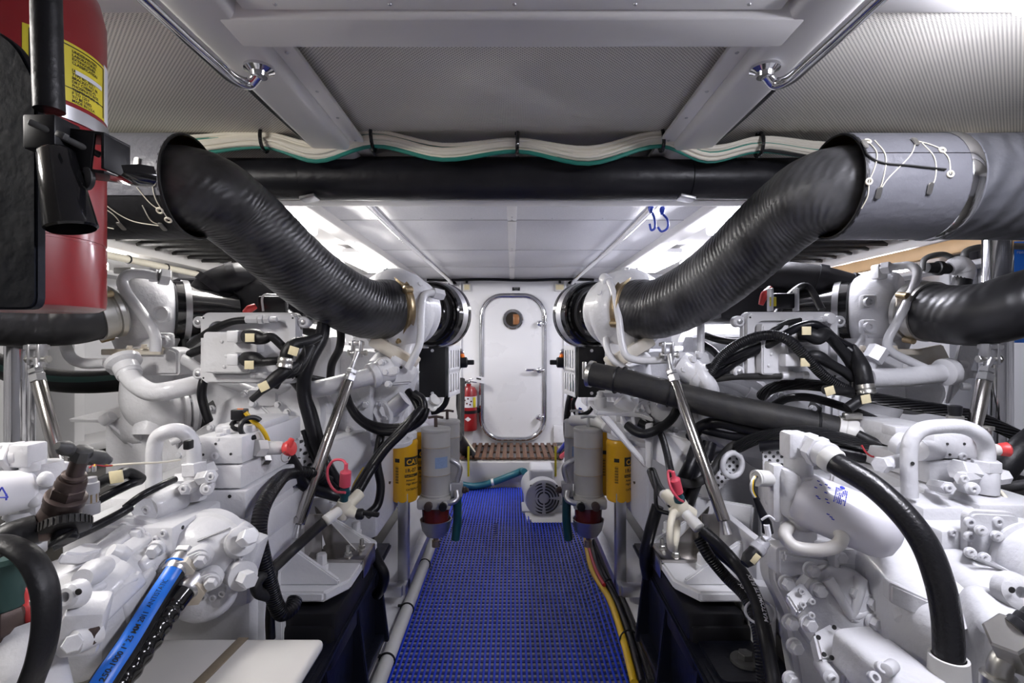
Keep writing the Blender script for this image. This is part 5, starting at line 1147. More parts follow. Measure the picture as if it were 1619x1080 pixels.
for q in ((1552, 690), (1563, 688)): MB().lathe(P(q[0], q[1], 1.16), Z_, [(0, .006), (.01, .006), (.012, .011), (.02, .011)], 12).build('terminal', 'zinc', g)
# block tier steps toward the eye
b = MB().cyl(P(1396, 735, 1.12), P(1425, 728, 1.16), .015).hexa(P(1390, 735, 1.11), P(1398, 735, 1.12), .018); b.build('hose_end', 'cast', g)
b = MB(); b.quadp([P(1316, 745, 1.12), P(1425, 790, 1.06), P(1420, 830, 1.06), P(1310, 780, 1.12)], .03, .005); b.build('ledge_plate', 'cast', g)
for q in ((1356, 759, 1.10), (1375, 768, 1.085)): hole(g, P(*q), -Y_, .004)
MB().lathe(P(1345, 752, 1.12), (0, -1, .2), [(0, .016), (.02, .016)], 16).build('boss', 'cast', g)
b = MB().box(P(1500, 845, 1.10), (.20, .20, .09), bev=.008); b.box(P(1470, 812, 1.14), (.16, .16, .08), bev=.012); b.box(P(1560, 800, 1.12), (.16, .14, .05), bev=.006); b.build('port_block', 'cast', g)
stud(g, P(1506, 842, .997), -Y_, .007, .006)
b = MB().prism(round_poly([(-.05, -.05), (.045, -.05), (.05, .045), (-.05, .05)], .018), P(1555, 842, 1.0), X_, Z_, .025, .005); b.build('pump_flange', 'cast', g)
for q in ((1532, 826), (1577, 825), (1532, 848)): stud(g, P(q[0], q[1], .974), -Y_, .010, .007)
po, pa = P(1600, 876, 1.0), Vector((.12, -1, -.1)).normalized()
MB().lathe(po, pa, [(0, .075), (.02, .075), (.024, .068), (.07, .066), (.09, .06), (.105, .045), (.11, .01)], 40).build('pump_body', 'cast', g)
for q in ((1576, 848), (1556, 882), (1551, 839), (1534, 874)): MB().cyl(P(q[0], q[1], .97), P(q[0], q[1], .93), .010).build('boss', 'cast', g); stud(g, P(q[0], q[1], .93), -Y_, .0075, .005)
MB().prism(round_poly([(-.05, .02), (.03, -.015), (.032, -.008), (-.048, .027)], .003), P(1578, 900, .92), X_, Z_, .008, .003).build('casting_rib', 'cast', g)
# inboard gear housing with round cover, ribs and bolts
b = MB(); b.prism(round_poly([(-.03, -.26), (.10, -.24), (.12, -.05), (.12, .06), (.09, .10), (-.10, .10), (-.10, .02), (-.065, -.05)], .02), P(1290, 935, 1.12), X_, Z_, -.06, .01); b.box((.84, 1.30, .62), (.30, .26, .40), bev=.03); b.build('gear_housing', 'cast', g)
b = MB(); b.quadp([P(1218, 860, 1.10), P(1245, 852, 1.16), P(1380, 858, 1.16), P(1362, 886, 1.06), P(1240, 882, 1.05)], .02, .005); b.build('housing_lid', 'cast', g)
b = MB(); b.prism(round_poly([(-.10, -.03), (.10, -.035), (.10, .035), (-.10, .03)], .01), P(1305, 890, 1.06), X_, Z_, -.05, .006); b.box(P(1317, 897, 1.05), (.012, .03, .09), bev=.004); b.build('housing_front', 'cast', g)
for q in ((1282, 901, 1.03), (1377, 907, 1.03), (1243, 922, 1.03), (1377, 953, 1.0), (1382, 984, .98), (1293, 933, 1.01), (1348, 936, 1.01), (1277, 986, .98), (1249, 984, 1.02), (1256, 1022, 1.01), (1250, 1075, .98), (1344, 1077, .9), (1325, 880, 1.05)): bolt(g, P(*q), (.05, -1, .12), .0125)
rc = P(1322, 965, 1.04)
MB().lathe(rc, Vector((-.15, -1, .25)), [(0, .088), (.012, .09), (.03, .085), (.045, .06), (.05, .03)], 40).build('round_cover', 'cast', g)
for an in (-.5, .35, 1.2, 2.0):
    d_ = Vector((math.cos(an), -.12, math.sin(an))); MB().tube([rc + Vector((0, -.045, .01)), rc + d_ * .05 + Vector((0, -.035, .005)), rc + d_ * .085 + Vector((0, -.018, 0))], [.009, .009, .012], 10).build('rib', 'cast', g)
b = MB(); b.quadp([P(1243, 940, 1.0), P(1268, 918, 1.02), P(1288, 946, .99), P(1262, 970, .97)], .02, .004); b.build('tab_plate', 'cast', g)
for q in ((1267, 935, .992), (1269, 956, .975), (1284, 951, .98), (1283, 973, .97)): stud(g, P(*q), (-.2, -1, .2), .006, .005)
b = MB(); b.quadp([P(1287, 1000, .96), P(1316, 984, .98), P(1352, 998, .96), P(1330, 1045, .92), P(1295, 1050, .92)], .03, .005); b.build('valve_plate', 'cast', g)
for q in ((1319, 992, .955), (1294, 1008, .94), (1303, 1035, .915), (1315, 1040, .915)): hole(g, P(*q), (-.1, -1, .3), .0042)
v0, v1 = P(1345, 1020, .93), P(1450, 1110, .80); aa = (v1 - v0).normalized()
b = MB().loft([(v0 + aa * t, aa, ru, rv, 5) for t, ru, rv in ((0, .035, .032), (.005, .042, .038), (.04, .042, .038), (.043, .045, .041), (.15, .045, .041), (.155, .04, .037), (.2, .04, .037), (.205, .03, .03))], 44); b.build('valve_body', 'cast', g)
for q in ((1392, 1056, .80), (1380, 1072, .78)): stud(g, P(*q), (0, -.8, .6), .009, .010)
hole(g, P(1390, 1052, .81), (0, -.8, .6), .005)
MB().cyl(P(1412, 1052, .82), P(1400, 1060, .79), .010).build('plug', 'cast', g); MB().cyl(P(1298, 1050, .94), P(1314, 1072, .88), .013).build('plug', 'cast', g); stud(g, P(1314, 1072, .878), (.3, -1, -.3), .008, .006)
# diagonal housings on the outboard side
c0, c1 = P(1390, 880, 1.10), P(1545, 1050, .86); aa = (c1 - c0).normalized(); Lc = (c1 - c0).length
b = MB().loft([(c0 + aa * t * Lc, aa, ru, rv, e) for t, ru, rv, e in ((-.1, .085, .08, 3), (.02, .092, .09, 2.5), (.06, .092, .09, 2.5), (.08, .078, .075, 3), (.35, .08, .078, 3), (.55, .09, .085, 3.5), (.8, .095, .09, 3.5), (1, .08, .08, 3))], 44); b.build('valve_casting', 'cast', g)
for p0, p1, r in (((1415, 905, 1.0), (1450, 900, 1.02), .02), ((1412, 935, .95), (1458, 955, .93), .024), ((1432, 915, .97), (1465, 930, .96), .022), ((1450, 880, 1.02), (1480, 890, 1.02), .022), ((1420, 960, .93), (1440, 985, .91), .02)):
    MB().tube([P(*p0), (P(*p0) + P(*p1)) / 2, P(*p1)], [r * .7, r, r * .8], 18).build('casting_lobe', 'cast', g)
b = MB(); b.prism(round_poly([(-.045, -.015), (.045, -.02), (.045, .02), (-.045, .02)], .006), P(1436, 946, .915), Vector((.85, -.2, -.35)), Z_, .03, .004); b.build('casting_ledge', 'cast', g)
c0, c1 = P(1500, 905, 1.0), P(1620, 985, .86); aa = (c1 - c0).normalized(); Lc = (c1 - c0).length
b = MB().loft([(c0 + aa * t * Lc, aa, ru, rv, e) for t, ru, rv, e in ((0, .05, .05, 3), (.1, .06, .055, 3), (.6, .065, .055, 3), (.9, .06, .05, 3), (1, .045, .04, 2.5))], 36); b.build('valve_casting', 'cast', g)
b = MB().lathe(P(1600, 935, .84), Vector((-.2, -1, .35)), [(0, .032), (.02, .027), (.024, .018), (.024, .010), (.01, .008), (.01, 0)], 22); b.build('drain_boss', 'cast', g); hole(g, P(1600, 933, .815), -Y_, .005)
b = MB(); b.box(P(1590, 1030, .84), (.13, .12, .17), rot=(.25, .15, -.4), bev=.03, seg=4); b.build('end_housing', 'cast', g)
# ---- right oil filter with head
f = thing('oil_filter', P(1330, 830, 1.0), 'long pale spin-on oil filter with faded blue print on the right gearbox', 'filter')
a0, a1 = P(1254, 782, 1.05), P(1412, 846, .97); fa = (a1 - a0).normalized(); Lf = (a1 - a0).length; R = .0545
MB().lathe(a0, fa, [(0, .044), (.006, .050), (.018, .052), (.02, .0535), (.03, R), (Lf * .85, R), (Lf * .95, R * .93), (Lf * 1.03, R * .72), (Lf * 1.07, R * .4), (Lf * 1.08, .004)], 44).build('canister', mat('pearl_filter_paint', (.68, .67, .72), .28, rvar=.1, coat=.3), f)
_, u, w2 = frame(fa); 
def onf(t, a, d=.0006):     # a measured from the side facing the eye
    e = Vector((0, -1, .25)); e = (e - fa * e.dot(fa)).normalized(); s_ = fa.cross(e); return a0 + fa * t + (e * math.cos(a) + s_ * math.sin(a)) * (R + d)
b = MB(); rr_ = random.Random(5)
for k in range(9):
    for j in range(7):
        if rr_.random() < .8:
            t = .062 + j * .0030; a = -.15 - .62 + k * .075
            p = onf(t, a); b.box(p, (.0012 + rr_.random() * .001, .001, .003), axes=(fa, (p - a0 - fa * t).normalized(), fa.cross((p - a0 - fa * t).normalized())), bev=0)
for k, (t, a) in enumerate(((.030, -.75), (.035, -.6), (.044, -.72), (.05, -.62), (.028, -.4), (.046, -.35), (.034, -.1), (.038, -.05), (.05, -.12), (.054, -.03), (.060, .35), (.066, .4), (.07, .45))):
    p = onf(t, a); b.box(p, (.005, .001, .0018), axes=(fa, (p - a0 - fa * t).normalized(), fa.cross((p - a0 - fa * t).normalized())), bev=0)
p = onf(.072, -.92); b.lathe(p - (p - a0 - fa * .072).normalized() * .001, (p - a0 - fa * .072), [(0, .0045), (.0018, .0045)], 16)
b.build('blue_print', 'bluei', f)
b = MB(); b.box(a0 - fa * .022, (.04, .085, .10), axes=(fa, Vector((0, 1, 0)), Z_), bev=.012); b.box(P(1226, 778, 1.05), (.025, .03, .12), bev=.008); b.build('filter_head', 'cast', f)
b = MB().lathe(P(1262, 758, 1.05), Z_, [(0, .036), (.01, .036), (.012, .028), (.05, .026)], 26); b.box(P(1256, 703, 1.05), (.045, .045, .055), bev=.008); b.hexa(P(1268, 703, 1.05), P(1284, 709, 1.03), .030).cyl(P(1283, 709, 1.03), P(1312, 722, .98), .026).hexa(P(1287, 711, 1.02), P(1298, 716, 1.0), .031); b.build('elbow_fitting', 'cast', f)
b = MB().lathe(P(1262, 808, 1.05), -Z_, [(0, .03), (.012, .032), (.014, .027), (.03, .029), (.032, .034), (.05, .034), (.052, .028), (.07, .028)], 26); b.build('filter_stem', 'cast', f)
b = MB().cyl(P(1196, 756, 1.03), P(1224, 757, 1.06), .0165).lathe(P(1197, 756, 1.03), (-1, -.3, 0), [(0, .0165), (.004, .0165), (.004, .012), (-.004, .011), (-.004, 0)], 20); b.build('sensor_socket', 'pvcw', f)
b = MB(); b.quadp([P(1234, 738, 1.06), P(1250, 742, 1.05), P(1252, 795, 1.05), P(1236, 788, 1.06)], .012, .002); b.quadp([P(1220, 790, 1.10), P(1240, 780, 1.10), P(1240, 860, 1.10), P(1220, 850, 1.10)], .02, .004); b.build('bracket_plate', 'cast', f)
for q in ((1238, 748), (1239, 760), (1246, 780), (1234, 792)): hole(f, P(q[0], q[1], 1.0485), -Y_, .0022)
pipe(f, [(1252, 832, 1.05), (1243, 838, 1.02), (1242, 850, 1.0), (1254, 863, .99), (1280, 869, .98), (1310, 868, .97), (1326, 860, .97), (1331, 849, .97), (1325, 838, .98), (1310, 829, 1.0), (1296, 824, 1.02)], .0125, 'cream', 'drain_pipe', 16)
MB().hexa(P(1275, 822, 1.04), P(1296, 824, 1.02), .020).hexa(P(1256, 832, 1.05), P(1266, 828, 1.06), .02).build('pipe_nut', 'cast', f)
# ---- big black hose of the right filter
HB = [P(1306, 721, .985), P(1325, 735, .96), P(1375, 765, .92), P(1425, 810, .88), P(1462, 860, .85), P(1485, 920, .83), P(1497, 980, .82), P(1500, 1045, .81), P(1500, 1062, .81)]
h = thing('hydraulic_hose', HB[4], 'thick glossy black hose arching down from the right oil filter', 'hose')
MB().tube(HB, .0212, 26, 10).build('hose', mat('gloss_black_hose', (.011, .011, .013), .22, bump=.0008, bscale=200, rvar=.1), h)
MB().lathe(P(1500, 1038, .81), -Z_, [(0, .0225), (.0005, .0265), (.03, .028), (.08, .029)], 28, cap=False).build('sleeve', 'pvcw', h, 'torn white protective sleeve')
MB().lathe(HB[0], HB[1] - HB[0], [(0, .023), (.004, .0255), (.02, .0255), (.024, .0225)], 26).build('crimp', 'pvcw', h)
# ---- zinc elbow at the lower right corner
z = thing('pipe_elbow', P(1590, 1080, .66), 'bare zinc plated elbow fitting at the lower right corner', 'fitting')
MB().tube([P(1582, 1100, .66), P(1580, 1062, .66), P(1585, 1045, .66), P(1600, 1033, .66), P(1615, 1026, .665)], .0135, 22).build('bend', 'zinc', z)
MB().hexa(P(1594, 1000, .64), P(1612, 1040, .665), .026, .003).build('nut', 'zinc', z)
MB().lathe(P(1580, 1066, .66), -Z_, [(0, .0175), (.003, .02), (.02, .02), (.023, .016)], 24).build('collar', 'zinc', z)
MB().lathe(P(1606, 1000, .645), (1, -.1, .6), [(0, .018), (.01, .019), (.012, .017), (.02, .019), (.022, .017), (.03, .019), (.05, .018)], 22).build('hose_stub', 'black', z)
# ================================================================ FILTERS, BOXES, MOTOR
def cylmap(c, r, a0):          # text on a vertical cylinder; a0 = angle of x=0 measured from the side facing the eye
    return lambda x, y: Vector((c.x + r * math.sin(a0 + x / r), c.y - r * math.cos(a0 + x / r), c.z + y))
def patch(c, r, a0, a1, z0, z1, d=.0008, n=10):
    R = []
    for i in range(n + 1):
        a = a0 + (a1 - a0) * i / n
        R.append([Vector((c.x + q * math.sin(a), c.y - q * math.cos(a), c.z + z)) for q, z in ((r + d, z0), (r + d, z1), (r, z1), (r, z0))])
    return MB().rings(R)
for side, sd in ((-1, 'left'), (1, 'right')):
    X = lambda x: mx(x, side)
    for k, (xc, y0, y1, Y, wh) in enumerate(((640, 694, 791, 2.25, 'nearer'), (660, 681, 780, 2.5, 'farther'))):
        c = P(X(xc), y1, Y); hh = px(y1 - y0, Y); r = .0565
        f = thing('fuel_filter', c, 'yellow spin-on fuel filter with black print, %s one on the %s' % (wh, sd), 'filter')
        MB().lathe(c, Z_, [(0, r * .8), (.004, r * .93), (.014, r), (hh - .03, r), (hh - .024, r * 1.03), (hh - .012, r * 1.03), (hh, r * .93)], 36).build('canister', 'yellow', f)
        MB().lathe(c + Z_ * hh, Z_, [(0, r * .85), (.004, r * .95), (.03, r * .95), (.04, r * .7), (.07, r * .7)], 30).build('filter_head', 'cast', f)
        ao = .55
        patch(c, r, ao - .35, ao + 1.0, hh * .60, hh * .74).build('logo_block', 'ink', f)
        MB().text('CAT', hh * .115, cylmap(c + Z_ * hh * .625, r + .0014, ao - .22), bold=.0008).build('lettering', 'yellow', f)
        MB().text('1R-07', hh * .085, cylmap(c + Z_ * hh * .50, r + .0012, ao - .35), bold=.0006).build('lettering', 'ink', f)
        patch(c, r, ao - .35, ao + .9, hh * .42, hh * .465).build('print_bar', 'ink', f)
        MB().text('Fuel Filter', hh * .04, cylmap(c + Z_ * hh * .431, r + .0014, ao - .3)).build('lettering', 'yellow', f)
        for j, t in enumerate(('Advanced', 'High Efficiency', 'CATERPILLAR')):
            MB().text(t, hh * .043, cylmap(c + Z_ * hh * (.36 - .06 * j - .03 * (j == 2)), r + .0012, ao - .25), bold=.0003).build('lettering', 'ink', f)
        b = MB()
        for j in range(18):
            z = hh * (.33 + .015 * j); a = patch(c, r, -.55, -.28, z, z + hh * (.004 + .006 * ((j * 7) % 3 == 0)), n=3); b.add(a.v, a.f, a.uv)
        b.build('bar_code', 'ink', f)['kind'] = 'stuff'
        patch(c, r, -.6, -.2, hh * .66, hh * .72, n=4).build('print_block', 'ink', f)
    for k, (xc, y0, y1, Y, wh) in enumerate(((689, 676, 783, 2.32, 'nearer'), (707, 664, 760, 2.66, 'farther'))):
        c = P(X(xc), y1, Y); hh = px(y1 - y0, Y); r = .0655
        f = thing('fuel_separator', c - Z_ * .05, 'white fuel water separator, %s one on the %s of the mat' % (wh, sd), 'filter')
        MB().lathe(c, Z_, [(0, r * 1.02), (.012, r * 1.03), (.014, r), (hh * .32, r), (hh * .325, r * 1.012), (hh * .335, r), (hh * .72, r), (hh * .725, r * 1.012), (hh * .735, r), (hh * .95, r), (hh * .955, r * 1.03), (hh * .985, r * 1.03), (hh, r * .97), (hh, r * .8), (hh * 1.01, .01)], 40).build('canister', 'sepw', f)
        for z in (.328, .73): MB().lathe(c + Z_ * (hh * z - .001), Z_, [(0, r), (0, r * 1.016), (.002, r * 1.016), (.002, r)], 40, cap=False).build('rust_line', 'brass', f)
        b = MB().cyl(c + Z_ * hh, c + Z_ * (hh + .045), .008); b.tube([c + Z_ * (hh + .045) - X_ * .035, c + Z_ * (hh + .05), c + Z_ * (hh + .045) + X_ * .035], .006, 10); b.build('t_handle', 'bronze' if side < 0 else 'steel', f)
        if (side < 0 and k == 0) or (side > 0 and k == 1):
            a0 = .1 if side < 0 else -.5
            patch(c, r, a0, a0 + .95, hh * .44, hh * .60).build('label', 'bluel', f, 'pale blue printed label')
        if k == 0:
            b = MB().box(c - Z_ * .022, (.15, .14, .05), bev=.01); b.cyl(c + Vector((-side * .05, -.07, -.02)), c + Vector((-side * .05, -.085, -.02)), .014); b.build('base', 'sepw', f)
            for dx, m_ in ((-.045, 'black'), (.02, 'bronze')): MB().cyl(c + Vector((side * dx, -.065, -.025)), c + Vector((side * dx, -.10, -.025)), .018).build('port_plug', m_, f)
            MB().lathe(c - Z_ * .045, -Z_, [(0, r * .93), (.02, r * .95), (.09, r * .9), (.11, r * .6)], 36).build('bowl', 'bowl', f, 'dark red sediment bowl')
            cu = c - Z_ * .185
            cp_ = thing('drip_cup', cu, 'steel drip cup under the nearer white separator on the %s' % sd, 'cup')
            MB().lathe(cu, Z_, [(0, .03), (.004, .045), (.03, .062), (.075, .071), (.077, .073), (.078, .069), (.032, .058), (.008, .04)], 36).build('cup', 'steel', cp_)
            MB().lathe(cu, -Z_, [(-.002, .012), (.02, .012), (.022, .018), (.05, .018)], 8).build('drain_cock', 'brass', cp_)
            # plumbing on the walkway side
            mn = thing('fuel_manifold', c + Vector((-side * .12, .02, .0)), 'steel pipes and yellow-handled cock beside the white separators, %s' % sd, 'manifold')
            q = c + Vector((-side * .098, .0, .03)); MB().box(q, (.05, .06, .06), bev=.004).build('block', 'grey', mn)
            MB().tube([c + Vector((-side * .02, -.06, -.02)), c + Vector((-side * .085, -.06, -.012)), q + Vector((-side * .005, -.045, -.03)), q + Vector((0, -.03, .0))], .0135, 12).build('steel_pipe', 'steel', mn)
            MB().tube([q + Vector((-side * .0, .0, .03)), q + Vector((-side * .012, 0, .10)), q + Vector((side * .03, .0, .13)), q + Vector((side * .05, .02, .12))], .012, 12).build('steel_pipe', 'steel', mn)
            MB().box(q + Vector((-side * .05, .02, .12)), (.010, .010, .14), bev=.003).build('yellow_lever', 'sticker', mn)
            MB().lathe(q + Vector((-side * .03, -.02, .0)), (-side, -.2, 0), [(0, .016), (.012, .016), (.016, .010), (.024, .010)], 12).build('cock', 'bronze', mn)
            MB().tube([q + Vector((0, 0, -.03)), q + Vector((0, .01, -.15)), q + Vector((side * .01, .02, -.24))], .020, 12).build('drain_hose', 'teal', mn)
    if side > 0:
        MB_ = MB().tube([P(905, 665, 2.5), P(930, 665, 2.4), P(950, 668, 2.3), P(962, 676, 2.25)], .026, 16); MB_.lathe(P(945, 668, 2.32), (1, -.2, 0), [(0, .034), (.03, .034)], 18).box(P(962, 672, 2.25), (.05, .07, .06), rot=(0, .5, 0), bev=.01)
        tag(MB_.build('fuel_pipe', 'pvcw'), 'cream pipe elbow above the right white separators', 'pipe')
    # black control box with slotted plate
    c = P(X(684), 588, 2.45); w2, h2 = px(42, 2.45), px(80, 2.45)
    bx = thing('control_cabinet', c - Z_ * h2 / 2, 'black box with a slotted steel plate on its side, %s of the far door' % sd, 'control box')
    MB().box(c + Y_ * .05, (w2, .12, h2), bev=.003).build('case', 'blackp', bx)
    MB().box(c + Vector((0, .05, h2 / 2 + .006)), (w2 + .05, .13, .010), bev=.002).build('top_lip', 'steel', bx)
    for dz in (-.42, .42): screw(bx, c + Vector((0, -.0105, h2 * dz)), -Y_, .008)
    pl = MB(); sxx = -side
    o = c + Vector((sxx * (w2 / 2 + .012), .02, 0)); ex_ = Vector((sxx * .16, .98, 0)).normalized()
    for j in range(2):
        zc = (.24 - .48 * j) * h2
        for i in range(5): pl.box(o + ex_ * (.004 + .046 * i) + Z_ * zc, (.020, .006, h2 * .40), axes=(ex_, Z_.cross(ex_), Z_), bev=.002)
        for zz in (-.225, .225): pl.box(o + ex_ * .096 + Z_ * (zc + zz * h2), (.205, .006, .024), axes=(ex_, Z_.cross(ex_), Z_), bev=.002)
    pl.build('slotted_plate', 'white', bx)
    sw = thing('battery_switch', c + Vector((sxx * .2, .2, 0)), 'black rotary knob with orange lamp beside the slotted plate, %s' % sd, 'switch')
    kk = P(X(732), 573, 2.7); MB().lathe(kk + X_ * side * .03, X_ * sxx, [(0, .05), (.01, .05), (.02, .03), (.05, .028), (.055, .02)], 20).box(kk + X_ * sxx * .03, (.06, .022, .026), bev=.005).build('knob', 'black', sw)
    MB().ell(P(X(731), 564, 2.7), (.014, .014, .014), 14, 8).build('lamp_lens', 'orange', sw)
    MB().cyl(P(X(728), 560, 2.7), P(X(728), 556, 2.72), .02).build('lamp_holder', 'steel', sw)
    # steel frame that carries the filters
    st = thing('steel_stand', (side * .43, 2.1, .12), 'welded stainless angle stand under the yellow filters, %s' % sd, 'stand')
    xx = P(X(633), 830, 2.15); MB().box((xx.x, 2.22, .33), (.045, .045, .42), bev=.003).build('post', 'steel', st)
    MB().box((xx.x - side * .0, 2.6, .14), (.045, .9, .045), bev=.003).build('foot_rail', 'steel', st)
    MB().box((xx.x + side * .10, 2.15, .145), (.22, .045, .045), bev=.003).build('foot_rail', 'steel', st)
    MB().tube([P(X(612), 760, 2.15), P(X(590), 830, 2.1), P(X(575), 900, 2.0)], .02, 4, 2).build('brace', 'black', st)
# white filter bracket on the right engine
bk = thing('filter_bracket', P(980, 660, 1.76), 'white welded bracket with two round posts beside the right yellow filters', 'bracket')
b = MB(); b.quadp([P(929, 638, 1.84), P(944, 656, 1.76), P(1012, 656, 1.76), P(1032, 672, 1.74), P(1010, 640, 1.84)], .014, .003); b.build('plate', 'white', bk)
b = MB(); b.quadp([P(945, 628, 1.80), P(1010, 628, 1.80), P(1008, 622, 1.84), P(945, 624, 1.84)], .014, .003); b.build('top_plate', 'white', bk)
for x in (949, 1000): MB().cyl(P(x, 655, 1.80), P(x, 628, 1.80), .022).build('post', 'white', bk)
bolt(bk, P(949, 626, 1.80), Z_, .012)
b = MB(); b.quadp([P(950, 658, 1.76), P(962, 657, 1.76), P(1024, 730, 1.70), P(1024, 742, 1.70)], .03, .003); b.build('brace', 'white', bk)
b = MB(); b.quadp([P(1020, 670, 1.73), P(1032, 668, 1.72), P(1030, 742, 1.70), P(1020, 738, 1.71)], .02, .003); b.build('end_plate', 'white', bk)
# ---- electric motor at the end of the mat
mo = thing('electric_motor', P(865, 820, 3.5), 'grey electric motor with round slotted fan cover at the end of the mat', 'motor')
c = P(860, 788, 3.48); a = Vector((-.10, 1, .0)).normalized(); r = px(30, 3.48)
MB().lathe(c, a, [(0, .02), (.0, r * .86), (.006, r * .96), (.02, r), (.085, r), (.09, r * .93), (.10, r * .9), (.36, r * .9), (.38, r * .82), (.42, r * .5)], 48).build('housing', 'motor', mo)
for k in range(1, 5):
    rr = r * (.16 + .155 * k)
    for j in range(4):
        pts = [c + Vector((math.cos(t) * rr, -.001, math.sin(t) * rr)) for t in [PI / 2 * j + .13 + (PI / 2 - .26) * i / 8 for i in range(9)]]
        MB().tube(pts, r * .042, 6, raw=True, flat=1).build('vent_slot', 'dark', mo)
b = MB().box(c + Vector((-.01, .20, r * .98)), (.17, .24, .10), bev=.02, seg=3); b.build('terminal_cover', 'motor', mo)
b = MB().box(c + Vector((r * 1.05, .12, -.02)), (.09, .12, .10), bev=.01); b.build('junction_box', 'motor', mo)
b = MB().box(c + Vector((0, .16, -r * .93)), (.30, .20, .03), bev=.005); b.build('foot', 'motor', mo)
for dx in (-1, 1): screw(mo, c + Vector((dx * r * .68, -.001, r * .66)), -Y_, .008, 'black')
tag(MB().box((.27, 3.62, -.006), (.36, .60, .018), bev=.004).build('motor_plinth', 'pvcw'), 'cream base plate under the grey electric motor', 'base plate')
cable('drain_hose', [P(726, 766, 4.05), P(750, 769, 4.1), P(778, 763, 4.14), P(800, 755, 4.16), P(815, 749, 4.16), P(824, 745, 4.17), P(829, 746, 4.1)], .028, 'blue2', 'dark teal hose along the face of the white step', 'hose', seg=12)
tag(MB().lathe(P(777, 763, 4.14), Vector((1, 0, .2)), [(0, .030), (.02, .030)], 14).build('hose_clip', 'pvcw'), 'small white clip on the dark teal hose', 'clip')
tag(MB().box(P(735, 693, 4.86), (.16, .04, .14), bev=.004).build('junction_plate', 'gloss'), 'small white wall plate below the wall extinguisher', 'plate')
tag(MB().box(P(886, 686, 4.86), (.13, .04, .16), bev=.004).build('junction_plate', 'gloss'), 'small white wall plate at the lower right of the door', 'plate')
for pts, r, m, l in (([(722, 690, 4.0), (735, 710, 4.3), (748, 727, 4.35)], .05, 'rubber', 'thick black hose left of the teak grate'),
                     ([(722, 684, 4.3), (738, 698, 4.5), (750, 716, 4.5)], .016, 'pvc', 'cream cable over the black hose left of the teak grate'),
                     ([(903, 690, 4.0), (890, 708, 4.3), (880, 720, 4.5)], .022, 'bluep', 'blue cable right of the teak grate'),
                     ([(905, 700, 3.9), (895, 712, 4.1), (884, 726, 4.3)], .022, 'sheath', 'black cable right of the teak grate'),
                     ([(903, 700, 3.7), (897, 714, 3.9), (888, 722, 4.1)], .02, 'pink', 'pink cable right of the teak grate'),
                     ([(728, 700, 4.2), (729, 650, 4.4), (730, 600, 4.6)], .03, 'rubberg', 'dark vertical pipe left of the wall extinguisher'),
                     ([(905, 615, 2.9), (899, 640, 2.9), (896, 680, 2.9), (902, 720, 2.9), (907, 745, 2.9)], .02, 'sheath', 'black cable hanging below the right slotted plate'),
                     ([(908, 605, 3.0), (903, 622, 2.95), (901, 645, 2.9)], .019, 'blue2', 'teal cable above the black cable, right of the door'),
                     ([(912, 622, 2.8), (906, 640, 2.8), (912, 655, 2.8), (930, 652, 2.8), (938, 640, 2.8)], .012, 'sheath', 'black cable loop under the right black box'),
                     ([(905, 630, 2.85), (909, 645, 2.85), (914, 660, 2.8)], .007, 'redc', 'red wire under the right black box'),
                     ([(908, 690, 2.9), (912, 660, 2.9), (918, 645, 2.9)], .010, 'bluep', 'blue wire behind the right white separators'),
                     ([(708, 625, 2.5), (703, 640, 2.5), (692, 650, 2.5), (682, 652, 2.5)], .014, 'sheath', 'black cable under the left black box'),
                     ([(712, 618, 2.55), (705, 632, 2.55), (700, 640, 2.55)], .005, 'redc', 'red wire under the left black box')):
    cable('cable' if 'hose' not in l and 'pipe' not in l else 'pipe', [P(*q) for q in pts], r, m, l)
for q, l in (((684, 635), 'upper pale blanking plug below the left black box'), ((678, 645), 'lower pale blanking plug below the left black box')):
    tag(MB().lathe(P(*q, 2.45), Vector((.6, -.6, .5)), [(0, .018), (.02, .03), (.03, .03), (.034, .02)], 16).build('blanking_plug', 'pvcw'), l, 'plug')
